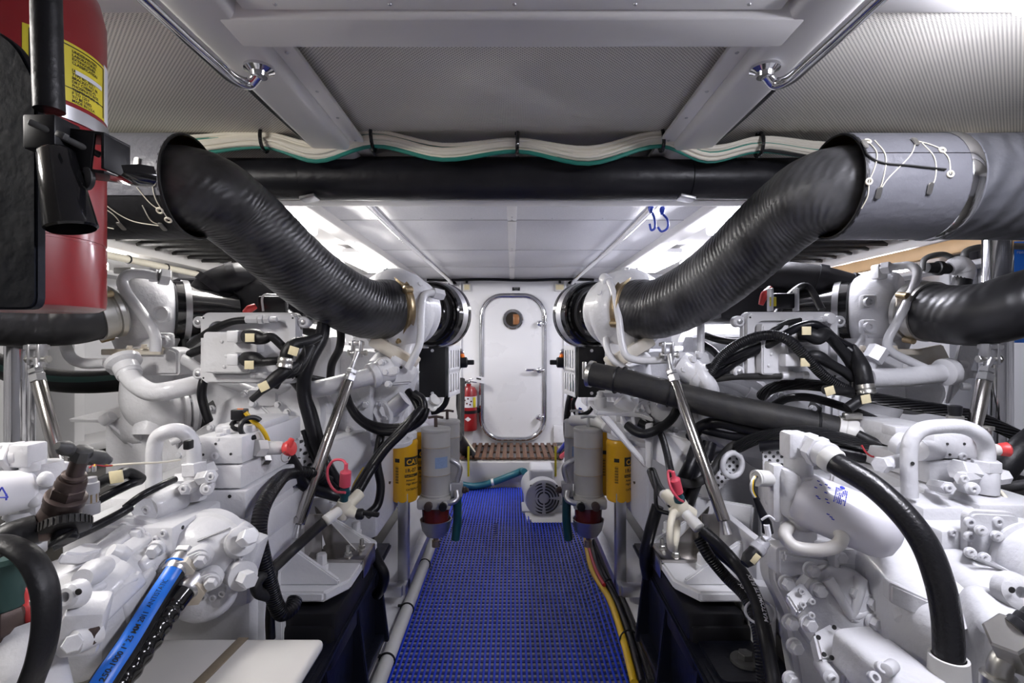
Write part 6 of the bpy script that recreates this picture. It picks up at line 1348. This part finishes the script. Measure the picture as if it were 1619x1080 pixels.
# ================================================================ CABLES AND HOSES ON THE ENGINES
def boot(name, pts, r, label, tagp=None, cat='connector'):
    t = thing(name, P(*pts[0]), label, cat)
    MB().tube([P(*q) for q in pts], r, 16, 8).build('boot', 'rubber', t)
    if tagp:
        c, u, n_ = tagp; u = Vector(u).normalized(); n_ = Vector(n_).normalized()
        MB().box(P(*c), (.026, .024, .003), axes=(u, n_.cross(u), n_), bev=.0006).build('paper_tag', 'tag', t)
    return t
L1 = [
 ('cable', [(512, 512, 1.62), (508, 535, 1.60), (490, 570, 1.57), (481, 600, 1.56), (481, 625, 1.56), (490, 662, 1.56), (500, 700, 1.56), (508, 730, 1.56), (520, 775, 1.55)], .021, 'sheath', 'thickest black cable descending behind the left strut', 'cable'),
 ('cable', [(462, 598, 1.60), (476, 615, 1.58), (492, 650, 1.57), (503, 690, 1.57), (516, 730, 1.57), (535, 765, 1.55), (550, 790, 1.53)], .016, 'sheath', 'second black cable descending beside the thickest one, left engine', 'cable'),
 ('cable', [(480, 680, 1.56), (495, 720, 1.55), (512, 752, 1.54), (533, 775, 1.52)], .010, 'sheath', 'thin black cable behind the left strut', 'cable'),
 ('hose', [(520, 480, 1.85), (538, 520, 1.8), (537, 550, 1.78), (525, 575, 1.78), (522, 600, 1.8)], .014, 'rubber', 'black hose dropping below the left exhaust elbow', 'hose'),
 ('cable', [(546, 620, 1.72), (556, 645, 1.70), (580, 668, 1.68), (620, 676, 1.68), (655, 668, 1.68), (670, 648, 1.69), (668, 632, 1.70), (655, 622, 1.72)], .013, 'sheath', 'upper black cable looping below the left thermostat housing', 'cable'),
 ('cable', [(548, 632, 1.70), (566, 662, 1.68), (600, 682, 1.67), (640, 680, 1.67), (668, 662, 1.68), (674, 645, 1.69)], .013, 'sheath', 'lower black cable looping below the left thermostat housing', 'cable'),
 ('cable', [(645, 618, 1.75), (655, 632, 1.73), (662, 650, 1.71), (655, 668, 1.68)], .013, 'sheath', 'short black cable rising to the left thermostat housing', 'cable'),
 ('cable', [(668, 645, 1.68), (640, 680, 1.64), (612, 708, 1.62), (590, 738, 1.60), (570, 772, 1.55), (560, 790, 1.52)], .014, 'sheath', 'uppermost black cable running diagonally left of the yellow filter', 'cable'),
 ('cable', [(662, 650, 1.69), (630, 685, 1.65), (604, 712, 1.63), (584, 740, 1.60), (566, 770, 1.56), (552, 795, 1.52)], .014, 'sheath', 'lower black cable running diagonally left of the yellow filter', 'cable'),
 ('cable', [(606, 670, 1.70), (600, 700, 1.68), (596, 730, 1.66), (602, 770, 1.65), (596, 800, 1.63), (580, 815, 1.6)], .014, 'sheath', 'black cable hanging left of the yellow filter', 'cable'),
 ('cable', [(576, 740, 1.66), (567, 755, 1.64), (560, 768, 1.62), (556, 785, 1.60)], .006, 'yellowc', 'thin yellow cable behind the pink valve cap, left', 'cable'),
 ('conduit', [(520, 762, 1.50), (490, 748, 1.45), (462, 748, 1.40), (435, 768, 1.22), (414, 806, 1.13), (409, 840, 1.11), (415, 880, 1.11), (426, 920, 1.13), (436, 955, 1.15), (446, 970, 1.16), (460, 962, 1.18), (466, 948, 1.20)], .0175, 'conduit', 'thick ribbed black conduit curving past the left gearbox', 'conduit'),
 ('cable', [(455, 720, 1.40), (470, 745, 1.42), (480, 765, 1.44), (520, 780, 1.5), (560, 790, 1.52)], .018, 'sheath', 'black cable passing behind the foot of the left strut', 'cable'),
 ('cable', [(432, 715, 1.36), (444, 745, 1.40), (458, 768, 1.44)], .016, 'sheath', 'short black cable below the red cap of the left gearbox', 'cable'),
 ('cable', [(432, 905, 1.20), (430, 940, 1.20), (427, 975, 1.20), (428, 1010, 1.20)], .011, 'sheath', 'black cable hanging down between left gearbox and mount', 'cable'),
 ('hose', [(513, 825, 1.26), (498, 838, 1.25), (465, 868, 1.23), (430, 900, 1.16), (412, 912, 1.10), (405, 922, 1.09), (408, 936, 1.10), (422, 942, 1.13)], .0125, 'rubberg', 'grey-black hose with white end above the left engine mount', 'hose'),
 ('hose', [(389, 506, 1.53), (370, 508, 1.53), (345, 517, 1.54), (322, 530, 1.56), (300, 545, 1.60)], .0115, 'rubber', 'black hose on the upper fitting of the left control box', 'hose'),
 ('hose', [(436, 592, 1.53), (460, 592, 1.55), (485, 596, 1.60), (512, 601, 1.66)], .010, 'rubber', 'black hose on the lower fitting of the left control box', 'hose'),
 ('cable', [(328, 588, 1.60), (321, 605, 1.58), (319, 625, 1.58), (324, 648, 1.60), (330, 665, 1.62)], .0135, 'sheath', 'black cable below the lower left corner of the left control box', 'cable'),
 ('cable', [(388, 652, 1.21), (398, 664, 1.215), (412, 676, 1.22), (420, 688, 1.23), (426, 704, 1.25)], .0055, 'yellowc', 'yellow cable on top of the left gearbox', 'cable'),
 ('cable', [(153, 792, .98), (180, 778, 1.0), (205, 766, 1.02), (222, 760, 1.05)], .0085, 'sheath', 'short black cable behind the grey plug sensor', 'cable'),
 ('cable', [(198, 803, .99), (222, 785, 1.0), (250, 770, 1.03), (276, 758, 1.08)], .0075, 'sheath', 'black cable passing behind the white U pipe, left gearbox', 'cable'),
 ('cable', [(82, 865, .86), (112, 850, .88), (150, 833, .92), (185, 815, .96), (205, 803, .99)], .0085, 'sheath', 'black cable running back from the ribbed valve cap', 'cable'),
 ('hose', [(-330, 520, 2.0), (-170, 540, 2.0), (-20, 572, 2.0), (30, 590, 2.0), (90, 602, 2.0), (150, 604, 2.02), (210, 600, 2.08)], .045, 'rubber', 'large dark hose with a green line behind the far left strut', 'hose'),
 ('hose', [(588, 868, 1.72), (598, 890, 1.72), (607, 908, 1.72), (604, 928, 1.75), (596, 940, 1.78)], .018, 'sheath', 'thick black hose bending behind the left engine mount', 'hose'),
 ('cable', [(430, 480, 2.0), (460, 500, 1.9), (480, 520, 1.8), (515, 528, 1.75)], .018, 'sheath', 'black loom above the left control box', 'cable'),
 ('cable', [(300, 560, 1.75), (330, 545, 1.72), (345, 520, 1.70)], .014, 'sheath', 'black loom at the left edge of the left control box', 'cable'),
]
R1 = [
 ('hose', [(933, 591, 1.74), (960, 597, 1.71), (1000, 606, 1.67), (1060, 622, 1.62), (1130, 640, 1.57), (1210, 657, 1.52), (1290, 673, 1.48), (1340, 686, 1.45)], .042, 'rubberg', 'large dusty grey hose running across the right engine', 'hose'),
 ('conduit', [(1122, 592, 1.60), (1140, 566, 1.57), (1165, 546, 1.54), (1195, 533, 1.51), (1222, 530, 1.49), (1245, 537, 1.47), (1270, 560, 1.46), (1300, 592, 1.46), (1330, 612, 1.46), (1358, 622, 1.46)], .015, 'conduit', 'topmost black conduit arching over the right control box', 'conduit'),
 ('cable', [(1120, 600, 1.62), (1150, 582, 1.59), (1180, 562, 1.56), (1215, 545, 1.52), (1235, 533, 1.50), (1262, 518, 1.48), (1285, 513, 1.47), (1302, 520, 1.47), (1320, 536, 1.48), (1345, 550, 1.50)], .0125, 'sheath', 'black cable arching above the right control box connectors', 'cable'),
 ('cable', [(1118, 582, 1.60), (1145, 572, 1.58), (1175, 558, 1.55), (1205, 545, 1.53), (1225, 535, 1.51)], .012, 'sheath', 'black cable joining the conduit arch on the right control box', 'cable'),
 ('cable', [(1115, 530, 1.75), (1140, 538, 1.70), (1170, 541, 1.66), (1200, 535, 1.6)], .012, 'rubber', 'black cable entering from behind the right exhaust elbow', 'cable'),
 ('cable', [(1112, 545, 1.75), (1128, 555, 1.72), (1142, 572, 1.68), (1150, 592, 1.66)], .013, 'sheath', 'black cable bending down left of the right control box', 'cable'),
 ('hose', [(1235, 594, 1.52), (1200, 595, 1.54), (1160, 596, 1.58), (1130, 600, 1.62)], .0105, 'rubberg', 'dark hose on the lower fitting of the right control box', 'hose'),
 ('hose', [(1265, 507, 1.54), (1245, 511, 1.53), (1225, 521, 1.52), (1212, 530, 1.52)], .0105, 'rubber', 'black hose on the upper fitting of the right control box', 'hose'),
 ('hose', [(1204, 626, 1.66), (1216, 616, 1.62), (1240, 609, 1.57), (1275, 608, 1.53), (1320, 614, 1.50), (1375, 628, 1.48), (1440, 640, 1.46), (1500, 650, 1.44), (1545, 660, 1.42), (1590, 680, 1.40), (1640, 705, 1.38)], .0175, 'spiral', 'spiral wrapped black hose crossing the right engine', 'hose'),
 ('hose', [(1225, 640, 1.62), (1245, 630, 1.58), (1275, 628, 1.55), (1310, 636, 1.52), (1350, 650, 1.48), (1385, 665, 1.45), (1415, 684, 1.42)], .0125, 'spiral', 'thinner wrapped hose below the spiral hose, right engine', 'hose'),
 ('cable', [(1092, 692, 1.66), (1110, 674, 1.62), (1135, 668, 1.59), (1170, 675, 1.56), (1205, 684, 1.53), (1225, 682, 1.52)], .019, 'sheath', 'uppermost thick black cable below the grey hose', 'cable'),
 ('cable', [(1098, 676, 1.64), (1125, 683, 1.60), (1160, 690, 1.57), (1195, 690, 1.54), (1230, 678, 1.51), (1265, 674, 1.49), (1300, 680, 1.47)], .013, 'sheath', 'thinner black cable crossing below the grey hose', 'cable'),
 ('conduit', [(1165, 708, 1.56), (1195, 694, 1.52), (1235, 685, 1.48), (1275, 683, 1.45), (1315, 690, 1.42), (1360, 702, 1.39), (1402, 714, 1.37)], .018, 'spiral', 'wrapped black bundle lying under the grey hose, right engine', 'conduit'),
 ('cable', [(1200, 706, 1.50), (1260, 702, 1.46), (1320, 712, 1.42), (1370, 722, 1.39), (1402, 728, 1.37)], .016, 'sheath', 'black cable under the wrapped bundle, right gearbox', 'cable'),
 ('cable', [(1355, 688, 1.40), (1375, 698, 1.38), (1395, 706, 1.36), (1405, 710, 1.36)], .016, 'rubber', 'short black sleeve end behind the right gearbox', 'cable'),
 ('cable', [(1270, 700, 1.44), (1300, 698, 1.43), (1308, 694, 1.42)], .012, 'conduit', 'short ribbed conduit stub above the right oil filter', 'conduit'),
 ('cable', [(1222, 688, 1.55), (1190, 692, 1.56), (1160, 704, 1.57), (1140, 725, 1.57), (1122, 750, 1.55), (1100, 764, 1.53), (1080, 764, 1.50), (1070, 760, 1.48)], .0135, 'rubberg', 'grey-black cable dropping to the pink valve cap, right', 'cable'),
 ('cable', [(1105, 700, 1.62), (1092, 735, 1.60), (1078, 765, 1.56), (1066, 795, 1.52)], .022, 'sheath', 'thick black cable left of the right strut', 'cable'),
 ('cable', [(1122, 700, 1.62), (1112, 735, 1.60), (1098, 765, 1.57), (1084, 800, 1.53)], .022, 'sheath', 'thick black cable behind the right strut', 'cable'),
 ('cable', [(1012, 632, 1.85), (1018, 652, 1.80), (1030, 668, 1.76), (1044, 685, 1.70), (1053, 712, 1.62), (1058, 735, 1.52), (1062, 752, 1.46)], .0115, 'rubber', 'black cable hanging in front of the right white skirt plate', 'cable'),
 ('hose', [(1072, 645, 1.72), (1062, 662, 1.71), (1042, 678, 1.70), (1018, 686, 1.70), (1004, 682, 1.72), (992, 672, 1.75)], .0155, 'rubber', 'black hose loop under the large grey hose, right engine', 'hose'),
 ('hose', [(1010, 668, 1.76), (1030, 676, 1.74), (1050, 672, 1.72)], .014, 'rubber', 'second black hose in the loop under the large grey hose', 'hose'),
 ('hose', [(1030, 745, 1.66), (1040, 770, 1.58), (1052, 785, 1.50), (1062, 795, 1.44)], .0155, 'rubber', 'dark hose rising left of the right cream valve', 'hose'),
 ('cable', [(1110, 838, 1.26), (1130, 856, 1.24), (1158, 885, 1.22), (1182, 920, 1.16), (1198, 955, 1.11), (1208, 1000, 1.06), (1218, 1050, 1.03), (1226, 1100, 1.0)], .0145, 'rubber', 'printed black hose sweeping down past the right engine mount', 'hose'),
 ('conduit', [(1104, 850, 1.28), (1120, 878, 1.26), (1148, 912, 1.25), (1180, 945, 1.19), (1196, 985, 1.14), (1204, 1030, 1.10), (1208, 1095, 1.07)], .0145, 'conduit', 'ribbed conduit sweeping down below the printed black hose', 'conduit'),
 ('cable', [(1110, 845, 1.31), (1128, 868, 1.30), (1160, 895, 1.28), (1190, 930, 1.26), (1206, 970, 1.25), (1222, 1040, 1.24), (1236, 1095, 1.23)], .012, 'sheath', 'smooth black cable behind the printed hose, right mount', 'cable'),
 ('hose', [(1040, 800, 1.62), (1028, 840, 1.62), (1020, 880, 1.64), (1024, 910, 1.68)], .019, 'sheath', 'thick black hose bending behind the right engine mount', 'hose'),
 ('hose', [(1640, 690, 1.30), (1612, 712, 1.28), (1585, 745, 1.28), (1570, 780, 1.30), (1575, 820, 1.32)], .03, 'rubber', 'big black hose at the right picture edge behind the pump', 'hose'),
 ('hose', [(1640, 762, 1.2), (1600, 770, 1.22), (1572, 776, 1.25)], .012, 'rubberg', 'grey-black hose at the right edge above the pump', 'hose'),
 ('cable', [(1560, 770, 1.15), (1580, 776, 1.12), (1592, 790, 1.1), (1596, 800, 1.1)], .004, 'pvc', 'thin cream wire above the right pump', 'cable'),
 ('cable', [(1556, 785, 1.15), (1575, 790, 1.12), (1600, 797, 1.1)], .003, 'yellowc', 'thin yellow wire above the right pump', 'cable'),
 ('cable', [(1393, 714, 1.36), (1408, 716, 1.34), (1422, 716, 1.32)], .0035, 'yellowc', 'thin yellow wire at the end of the black bundle, right', 'cable'),
 ('cable', [(1362, 704, 1.36), (1370, 716, 1.35), (1380, 722, 1.35), (1392, 720, 1.35)], .0025, 'redc', 'thin red wire at the end of the black bundle, right', 'cable'),
 ('cable', [(1225, 500, 1.72), (1245, 470, 1.78), (1275, 452, 1.82), (1300, 490, 1.75)], .012, 'sheath', 'black loom above the right control box', 'cable'),
 ('hose', [(1440, 640, 1.9), (1450, 600, 1.95), (1462, 580, 1.98)], .012, 'rubber', 'thin black hose behind the right coolant pipe', 'hose'),
]
for nm, pts, r, m, l, cat in L1 + R1:
    if m == 'spiral' and r > .016: m = 'spiralb' if 'bundle' not in l else 'spiral'
    o = cable(nm if nm != 'cable' or 'hose' not in l else 'hose', [P(*q) for q in pts], r, m, l, cat, seg=16 if r > .012 else 10, n=9)
    if 'green line' in l:
        sb, at, Lh = stripe([P(*q) for q in pts], r, -.25, .25, ref=(0, -1, .3)); sb.build('green_line', 'greenh', o)
        o2 = None
    if 'dusty grey' in l:
        for j in (3, 6):
            a = P(*pts[j + 0]); d = (P(*pts[j]) - P(*pts[j - 1])).normalized(); MB().torus(a, d, r + .001, .0035, 26, 6).build('cable_tie', 'black', o)
        for t in (0, .022):
            q = P(975, 601, 1.695) + X_ * t; MB().torus(q, Vector((.9, -.5, -.15)), r + .001, .004, 26, 6).build('cable_tie', 'black', o)
        a = P(933, 591, 1.74); d = (P(960, 597, 1.71) - a).normalized(); MB().lathe(a - d * .004, d, [(0, r), (.0, r + .004), (.014, r + .004), (.014, r)], 28, cap=False).box(P(924, 586, 1.72), (.014, .02, .06), bev=.004).build('worm_clamp', 'zinc', o)
        a = P(1340, 686, 1.45); d = (a - P(1290, 673, 1.48)).normalized()
        MB().lathe(a - d * .03, d, [(0, r), (0, r + .004), (.016, r + .004), (.018, r + .002), (.03, r + .005), (.046, r + .004), (.05, r - .01), (.12, r - .012)], 28).build('white_cuff', 'pvcw', o)
        MB().box(a + Vector((.0, -.02, r + .012)), (.05, .02, .018), bev=.004).build('clamp_screw', 'zinc', o)
    if 'printed black hose' in l:
        s_, at, Lh = stripe([P(*q) for q in pts], r, 0, .1, ref=(0, -.8, .6))
        MB().text('MATQIMATE FLEX', .0135, lambda x, y: at(.16 - x + .10, -(.0045 - y) / r * 1.0 - .25, r + .0006), bold=.0003).build('lettering', 'paper', o)
        for m0, m1 in ((.05, .085), (.295, .32)):
            pass
        MB().torus(P(1202, 968, 1.10) , (.3, .35, -1), .030, .003, 24, 6).build('white_tie', 'paper', o)
# hose ends
for a, b_, r, l in (((514, 824, 1.26), (536, 808, 1.30), .0145, 'white crimped hose end on the left cream valve'), ((1106, 836, 1.26), (1084, 812, 1.30), .0155, 'white crimped hose end on the right cream valve'), ((1062, 795, 1.44), (1050, 782, 1.50), .018, 'white hose end above the right cream valve')):
    p0, p1 = P(*a), P(*b_); h_ = MB().lathe(p0, p1 - p0, [(0, r * .8), (.002, r), (.025, r), (.028, r * .9), ((p1 - p0).length, r * .85)], 10); tag(h_.build('hose_end', 'pvcw'), l, 'hose fitting')
def red_valve(side, l, cx, cy, Y, bx, by):
    v = thing('drain_valve', P(bx, by, Y + .04), l, 'valve')
    a = (P(cx, cy, Y) - P(bx, by, Y + .02)).normalized(); c = P(cx, cy, Y)
    MB().lathe(c - a * .022, a, [(0, .0125), (.002, .015), (.042, .0145), (.044, .010), (.05, .0055), (.066, .005), (.068, .002)], 22).build('pink_cap', 'pink', v, 'pink-red rubber cap')
    t = c + a * .042; s = side
    if side < 0: lp = [t, P(542, 728, Y), P(528, 728, Y), P(518, 742, Y), P(520, 762, Y), P(531, 777, Y), P(546, 779, Y - .01)]
    else: lp = [t, P(1057, 745, Y), P(1060, 770, Y - .02), P(1072, 788, Y - .02), P(1080, 793, Y)]
    MB().tube(lp, .0036, 10).build('cap_strap', 'pink', v)
    MB().lathe(c - a * .024, -a, [(0, .0125), (.012, .0125), (.013, .0145), (.024, .0145), (.026, .011), (.05, .011)], 20).build('coupling', 'teal', v)
    b0 = P(bx, by, Y + .02)
    b = MB().lathe(b0 + a * .028, -a, [(0, .016), (.012, .02), (.04, .021), (.05, .018)], 22); b.tube([b0 - X_ * .03 - Z_ * .012, b0, b0 + X_ * .035 - Z_ * .012], [.015, .02, .014], 16); b.tube([b0, b0 + Vector((.03 * (1 if side < 0 else -1), .05, .03))], .016, 14); b.build('body', 'pvc', v)
    if side < 0:
        b = MB().lathe(b0 + X_ * .035 - Z_ * .012, X_, [(0, .012), (.004, .015), (.016, .015), (.02, .012)], 12); b.box(b0 + Vector((.068, 0, -.010)), (.06, .016, .012), rot=(0, .15, 0), bev=.004); b.build('lever', 'black', v)
    else:
        MB().torus(P(1065, 838, Y), (1, -.55, 0), .047, .0095, 32, 12).build('cream_ring', 'pvc', v)
        MB().tube([P(1058, 812, Y + .06), P(1040, 805, Y + .08), P(1036, 770, Y + .1), P(1030, 745, Y + .12)], .006, 10).build('lever', 'black', v)
red_valve(-1, 'cream drain valve with pink cap above the left engine mount', 546, 757, 1.36, 543, 806)
red_valve(1, 'cream drain valve with pink cap and ring above the right engine mount', 1069, 768, 1.36, 1078, 806)
# control-box plugs
boot('plug_boot', [(392, 532, 1.48), (402, 532, 1.46), (418, 535, 1.45), (428, 532, 1.45), (445, 546, 1.46), (458, 560, 1.46)], lambda t, m: .022 - .010 * min(1, max(0, (t - .3) * 4)), 'upper black plug boot on the left control box', ((395, 534, 1.43), X_, -Y_))
boot('plug_boot', [(390, 568, 1.48), (400, 568, 1.46), (416, 572, 1.45), (430, 571, 1.45), (450, 570, 1.46)], lambda t, m: .022 - .010 * min(1, max(0, (t - .35) * 4)), 'lower black plug boot on the left control box', ((394, 577, 1.43), X_, -Y_))
t = boot('cable_breakout', [(505, 532, 1.50), (485, 540, 1.46), (465, 545, 1.43), (455, 556, 1.42), (452, 568, 1.42)], lambda t, m: .012 + .006 * min(1, t * 1.6), 'black branch boot with steel ring beside the left control box', ((464, 555, 1.40), (1, 0, -.3), -Y_))
MB().lathe(P(452, 566, 1.42), (-.1, -.2, -1), [(0, .0185), (.003, .0205), (.014, .0205), (.016, .019), (.02, .021), (.028, .021), (.03, .016)], 20).build('steel_ring', 'zinc', t)
boot('cable_breakout', [(490, 548, 1.54), (480, 568, 1.50), (470, 582, 1.48), (455, 590, 1.46), (448, 590, 1.46)], .017, 'black loom joint right of the left control box', None)
boot('taped_plug', [(470, 575, 1.45), (450, 588, 1.42), (428, 605, 1.40), (412, 620, 1.39), (398, 632, 1.39)], lambda t, m: .009 + .010 * math.sin(min(1, t * 1.25) * PI), 'taped black plug with cream tag below the left control box', ((417, 611, 1.365), (1, 0, .5), -Y_))
boot('taped_plug', [(462, 585, 1.45), (450, 592, 1.43), (440, 602, 1.42), (434, 612, 1.42)], .0115, 'small black plug beside the taped one, left control box', None)
cable('cable_tie', [P(455, 578, 1.41), P(468, 590, 1.41), P(478, 575, 1.42), (P(482, 555, 1.43)), P(478, 540, 1.44)], .0016, 'black', 'thin tie looped round the loom beside the left control box', 'cable tie', seg=6)
boot('plug_boot', [(1268, 530, 1.48), (1280, 530, 1.46), (1292, 534, 1.45), (1304, 528, 1.46), (1325, 548, 1.48), (1345, 575, 1.48), (1352, 600, 1.47)], lambda t, m: .021 - .006 * min(1, max(0, (t - .2) * 4)), 'upper black plug boot on the right control box', ((1275, 523, 1.44), X_, -Y_))
boot('plug_boot', [(1265, 568, 1.48), (1276, 566, 1.47), (1290, 563, 1.46), (1310, 574, 1.46), (1335, 588, 1.46), (1350, 600, 1.46)], lambda t, m: .018 - .004 * min(1, max(0, (t - .3) * 4)), 'lower black plug boot on the right control box', ((1273, 573, 1.45), X_, -Y_))
t = boot('cable_breakout', [(1348, 548, 1.50), (1355, 562, 1.47), (1362, 582, 1.44), (1366, 600, 1.43), (1367, 608, 1.43)], lambda t, m: .010 + .013 * min(1, t * 1.5), 'black branch boot with steel ring right of the right control box', None)
MB().lathe(P(1367, 607, 1.43), (.05, -.25, -1), [(0, .021), (.003, .0235), (.014, .0235), (.016, .021), (.02, .024), (.028, .024), (.03, .018)], 20).build('steel_ring', 'zinc', t)
t = boot('taped_plug', [(1375, 612, 1.44), (1368, 628, 1.42), (1355, 636, 1.42), (1340, 646, 1.42)], .015, 'black plug with cream tag below the steel ring, right engine', ((1369, 631, 1.40), (1, 0, .2), -Y_))
t = boot('taped_plug', [(1345, 620, 1.45), (1325, 618, 1.43), (1304, 616, 1.42)], .013, 'black plug with cream tag on the spiral hose, right engine', ((1312, 618, 1.40), (1, 0, .3), -Y_))
cable('cable', [P(1330, 545, 1.5), P(1350, 560, 1.48), P(1356, 580, 1.46), P(1350, 605, 1.46), P(1352, 625, 1.45)], .012, 'sheath', 'black loom trunk right of the right control box')
# loom from the right filter sensor
for k, (m, dx) in enumerate((('pvcw', 0), ('yellowc', 2), ('ink', 4))):
    cable('sensor_wire', [P(1193 + dx, 754, 1.02), P(1188 + dx, 764, 1.0), P(1188 + dx, 776, 1.0), P(1196 + dx, 790, 1.0)], .0026, m, '%s wire from the right filter sensor' % ('cream', 'yellow', 'black')[k], seg=6)
lo = thing('sensor_loom', P(1210, 850, 1.0), 'black taped loom with white cable ties left of the right oil filter', 'cable')
MB().tube([P(1194, 786, 1.0), P(1202, 805, 1.0), P(1212, 828, 1.0), P(1214, 842, 1.0)], lambda t, m: .005 + .006 * t, 10).build('loom', 'sheath', lo)
MB().tube([P(1204, 822, .99), P(1215, 816, .985), P(1224, 822, .99)], .0025, 6).build('white_tie', 'paper', lo)
MB().tube([P(1212, 830, .99), P(1214, 848, .99), P(1208, 852, .99)], .006, 8).build('white_sleeve', 'paper', lo)
cn = thing('plug_connector', P(1190, 890, 1.0), 'grey and black plug hanging left of the right oil filter', 'connector')
d0, d1 = P(1212, 852, 1.0), P(1176, 893, .98); d_ = (d1 - d0).normalized()
MB().lathe(d0, d_, [(0, .003), (.006, .012), (.02, .0135), (.022, .0155), (.034, .0155), (.036, .0135)], 18).build('grey_shell', 'grey', cn)
MB().lathe(d0 + d_ * .035, d_, [(0, .014), (.02, .0145), (.035, .009)], 14).build('black_shell', 'rubber', cn)
MB().box(d0 + d_ * .047 + Vector((-.0, -.0145, .0)), (.012, .003, .02), rot=(0, .7, 0), bev=.001).build('paper_tag', 'tag', cn)
# sensors on the gearboxes
sn = thing('pressure_sensor', P(1511, 668, 1.2), 'small black sensor with coloured wire ends on the right gearbox', 'sensor')
MB().lathe(P(1510, 672, 1.2), Z_, [(0, .02), (.012, .02), (.013, .017), (.022, .017)], 8).build('nut', 'zinc', sn)
MB().lathe(P(1510, 658, 1.2), Z_, [(0, .012), (.012, .014), (.024, .014), (.026, .010)], 16).build('body', 'black', sn)
MB().box(P(1509, 645, 1.2), (.022, .012, .008), bev=.003).build('wire_end', 'orange', sn)
for x, y, Y, l in ((163, 762, 1.0, 'tagged black plug behind the white U pipe, left gearbox'),):
    t = boot('taped_plug', [(155, 765, 1.0), (170, 758, 1.0), (185, 754, 1.0), (198, 748, 1.02), (212, 752, 1.04), (222, 758, 1.06)], .0115, l, ((184, 754, .985), (1, 0, .15), -Y_))
b = MB().box(P(298, 703, 1.09), (.013, .02, .02), bev=.003); tag(b.build('plug', 'black'), 'small black and green plug beside the left valve block', 'connector')
# red crimp sleeves
for pts, l in (([(386, 494, 1.75), (396, 488, 1.75), (404, 484, 1.76)], 'red boot on a battery lead above the left control box'), ([(1203, 482, 1.7), (1208, 468, 1.7), (1218, 456, 1.72)], 'red boot on a battery lead above the right control box')):
    cable('terminal_boot', [P(*q) for q in pts], [.008, .014, .010], 'redp', l, 'terminal boot')
b = MB().box(P(1238, 476, 1.68), (.075, .03, .05), bev=.006); t = tag(b.build('relay', 'black'), 'black relay in a white clip above the right control box', 'relay')
for dx in (-.042, .042): MB().box(P(1238, 474, 1.665) + X_ * dx, (.008, .03, .075), bev=.002).build('clip', 'white', t)
MB().box(P(1222, 477, 1.655), (.02, .006, .03), bev=.001).build('yellow_wire_end', 'sticker', t)
b = MB().box(P(432, 482, 1.80), (.10, .03, .06), bev=.006); t = tag(b.build('relay', 'black'), 'black relay in a white wire clip above the left control box', 'relay')
MB().tube([P(416, 492, 1.76), P(416, 468, 1.76), P(440, 467, 1.76)], .004, 8).build('clip', 'white', t)
# blue notice at the far right, pipes on the hull behind the outboard turbo
sg = tag(MB().box(P(1640, 462, 2.2), (.27, .012, .44), bev=.003).build('blue_sign', 'blueh'), 'blue notice board at the right picture edge behind the stanchion', 'sign')
MB().text('ron', .021, lambda x, y: P(1607.5, 401, 2.19) + X_ * x + Z_ * y).build('lettering', 'paper', sg)
vp = thing('vent_fitting', P(1515, 430, 2.1), 'white elbow with black hose and clamps behind the right outboard turbo', 'fitting')
MB().tube([P(1500, 425, 2.1), P(1516, 420, 2.1), P(1524, 430, 2.1), P(1522, 442, 2.1)], [.03, .04, .042, .035], 18).build('elbow', 'cast', vp)
MB().tube([P(1522, 438, 2.1), P(1520, 450, 2.1), P(1516, 470, 2.1)], .034, 18).build('hose', 'rubber', vp)
MB().lathe(P(1500, 425, 2.1), (-1, 0, .05), [(0, .022), (.03, .024), (.032, .03), (.05, .03), (.052, .024), (.09, .02)], 18).build('valve', 'black', vp)
MB().tube([P(1458, 428, 2.1), P(1462, 410, 2.1), P(1490, 402, 2.1), P(1512, 412, 2.12)], .011, 12).build('pipe', 'iron', vp)
MB().tube([P(1527, 418, 2.12), P(1526, 400, 2.12), P(1545, 392, 2.12), P(1720, 392, 2.14)], .014, 12).build('pipe', 'iron', vp)
# ---------------------------------------------------------------- one group phrase for every kind that repeats
fam = {}
for ob in bpy.data.objects:
    if ob.parent is None and 'category' in ob and 'group' not in ob: fam.setdefault(ob.name.split('.')[0], []).append(ob)
for k, v in fam.items():
    if len(v) > 1:
        n = k.replace('_', ' '); n = n[:-1] + 'es' if False else n + ('es' if n.endswith(('ch', 'sh', 's', 'x')) else 's')
        for ob in v: ob['group'] = n + ' of the engine room'
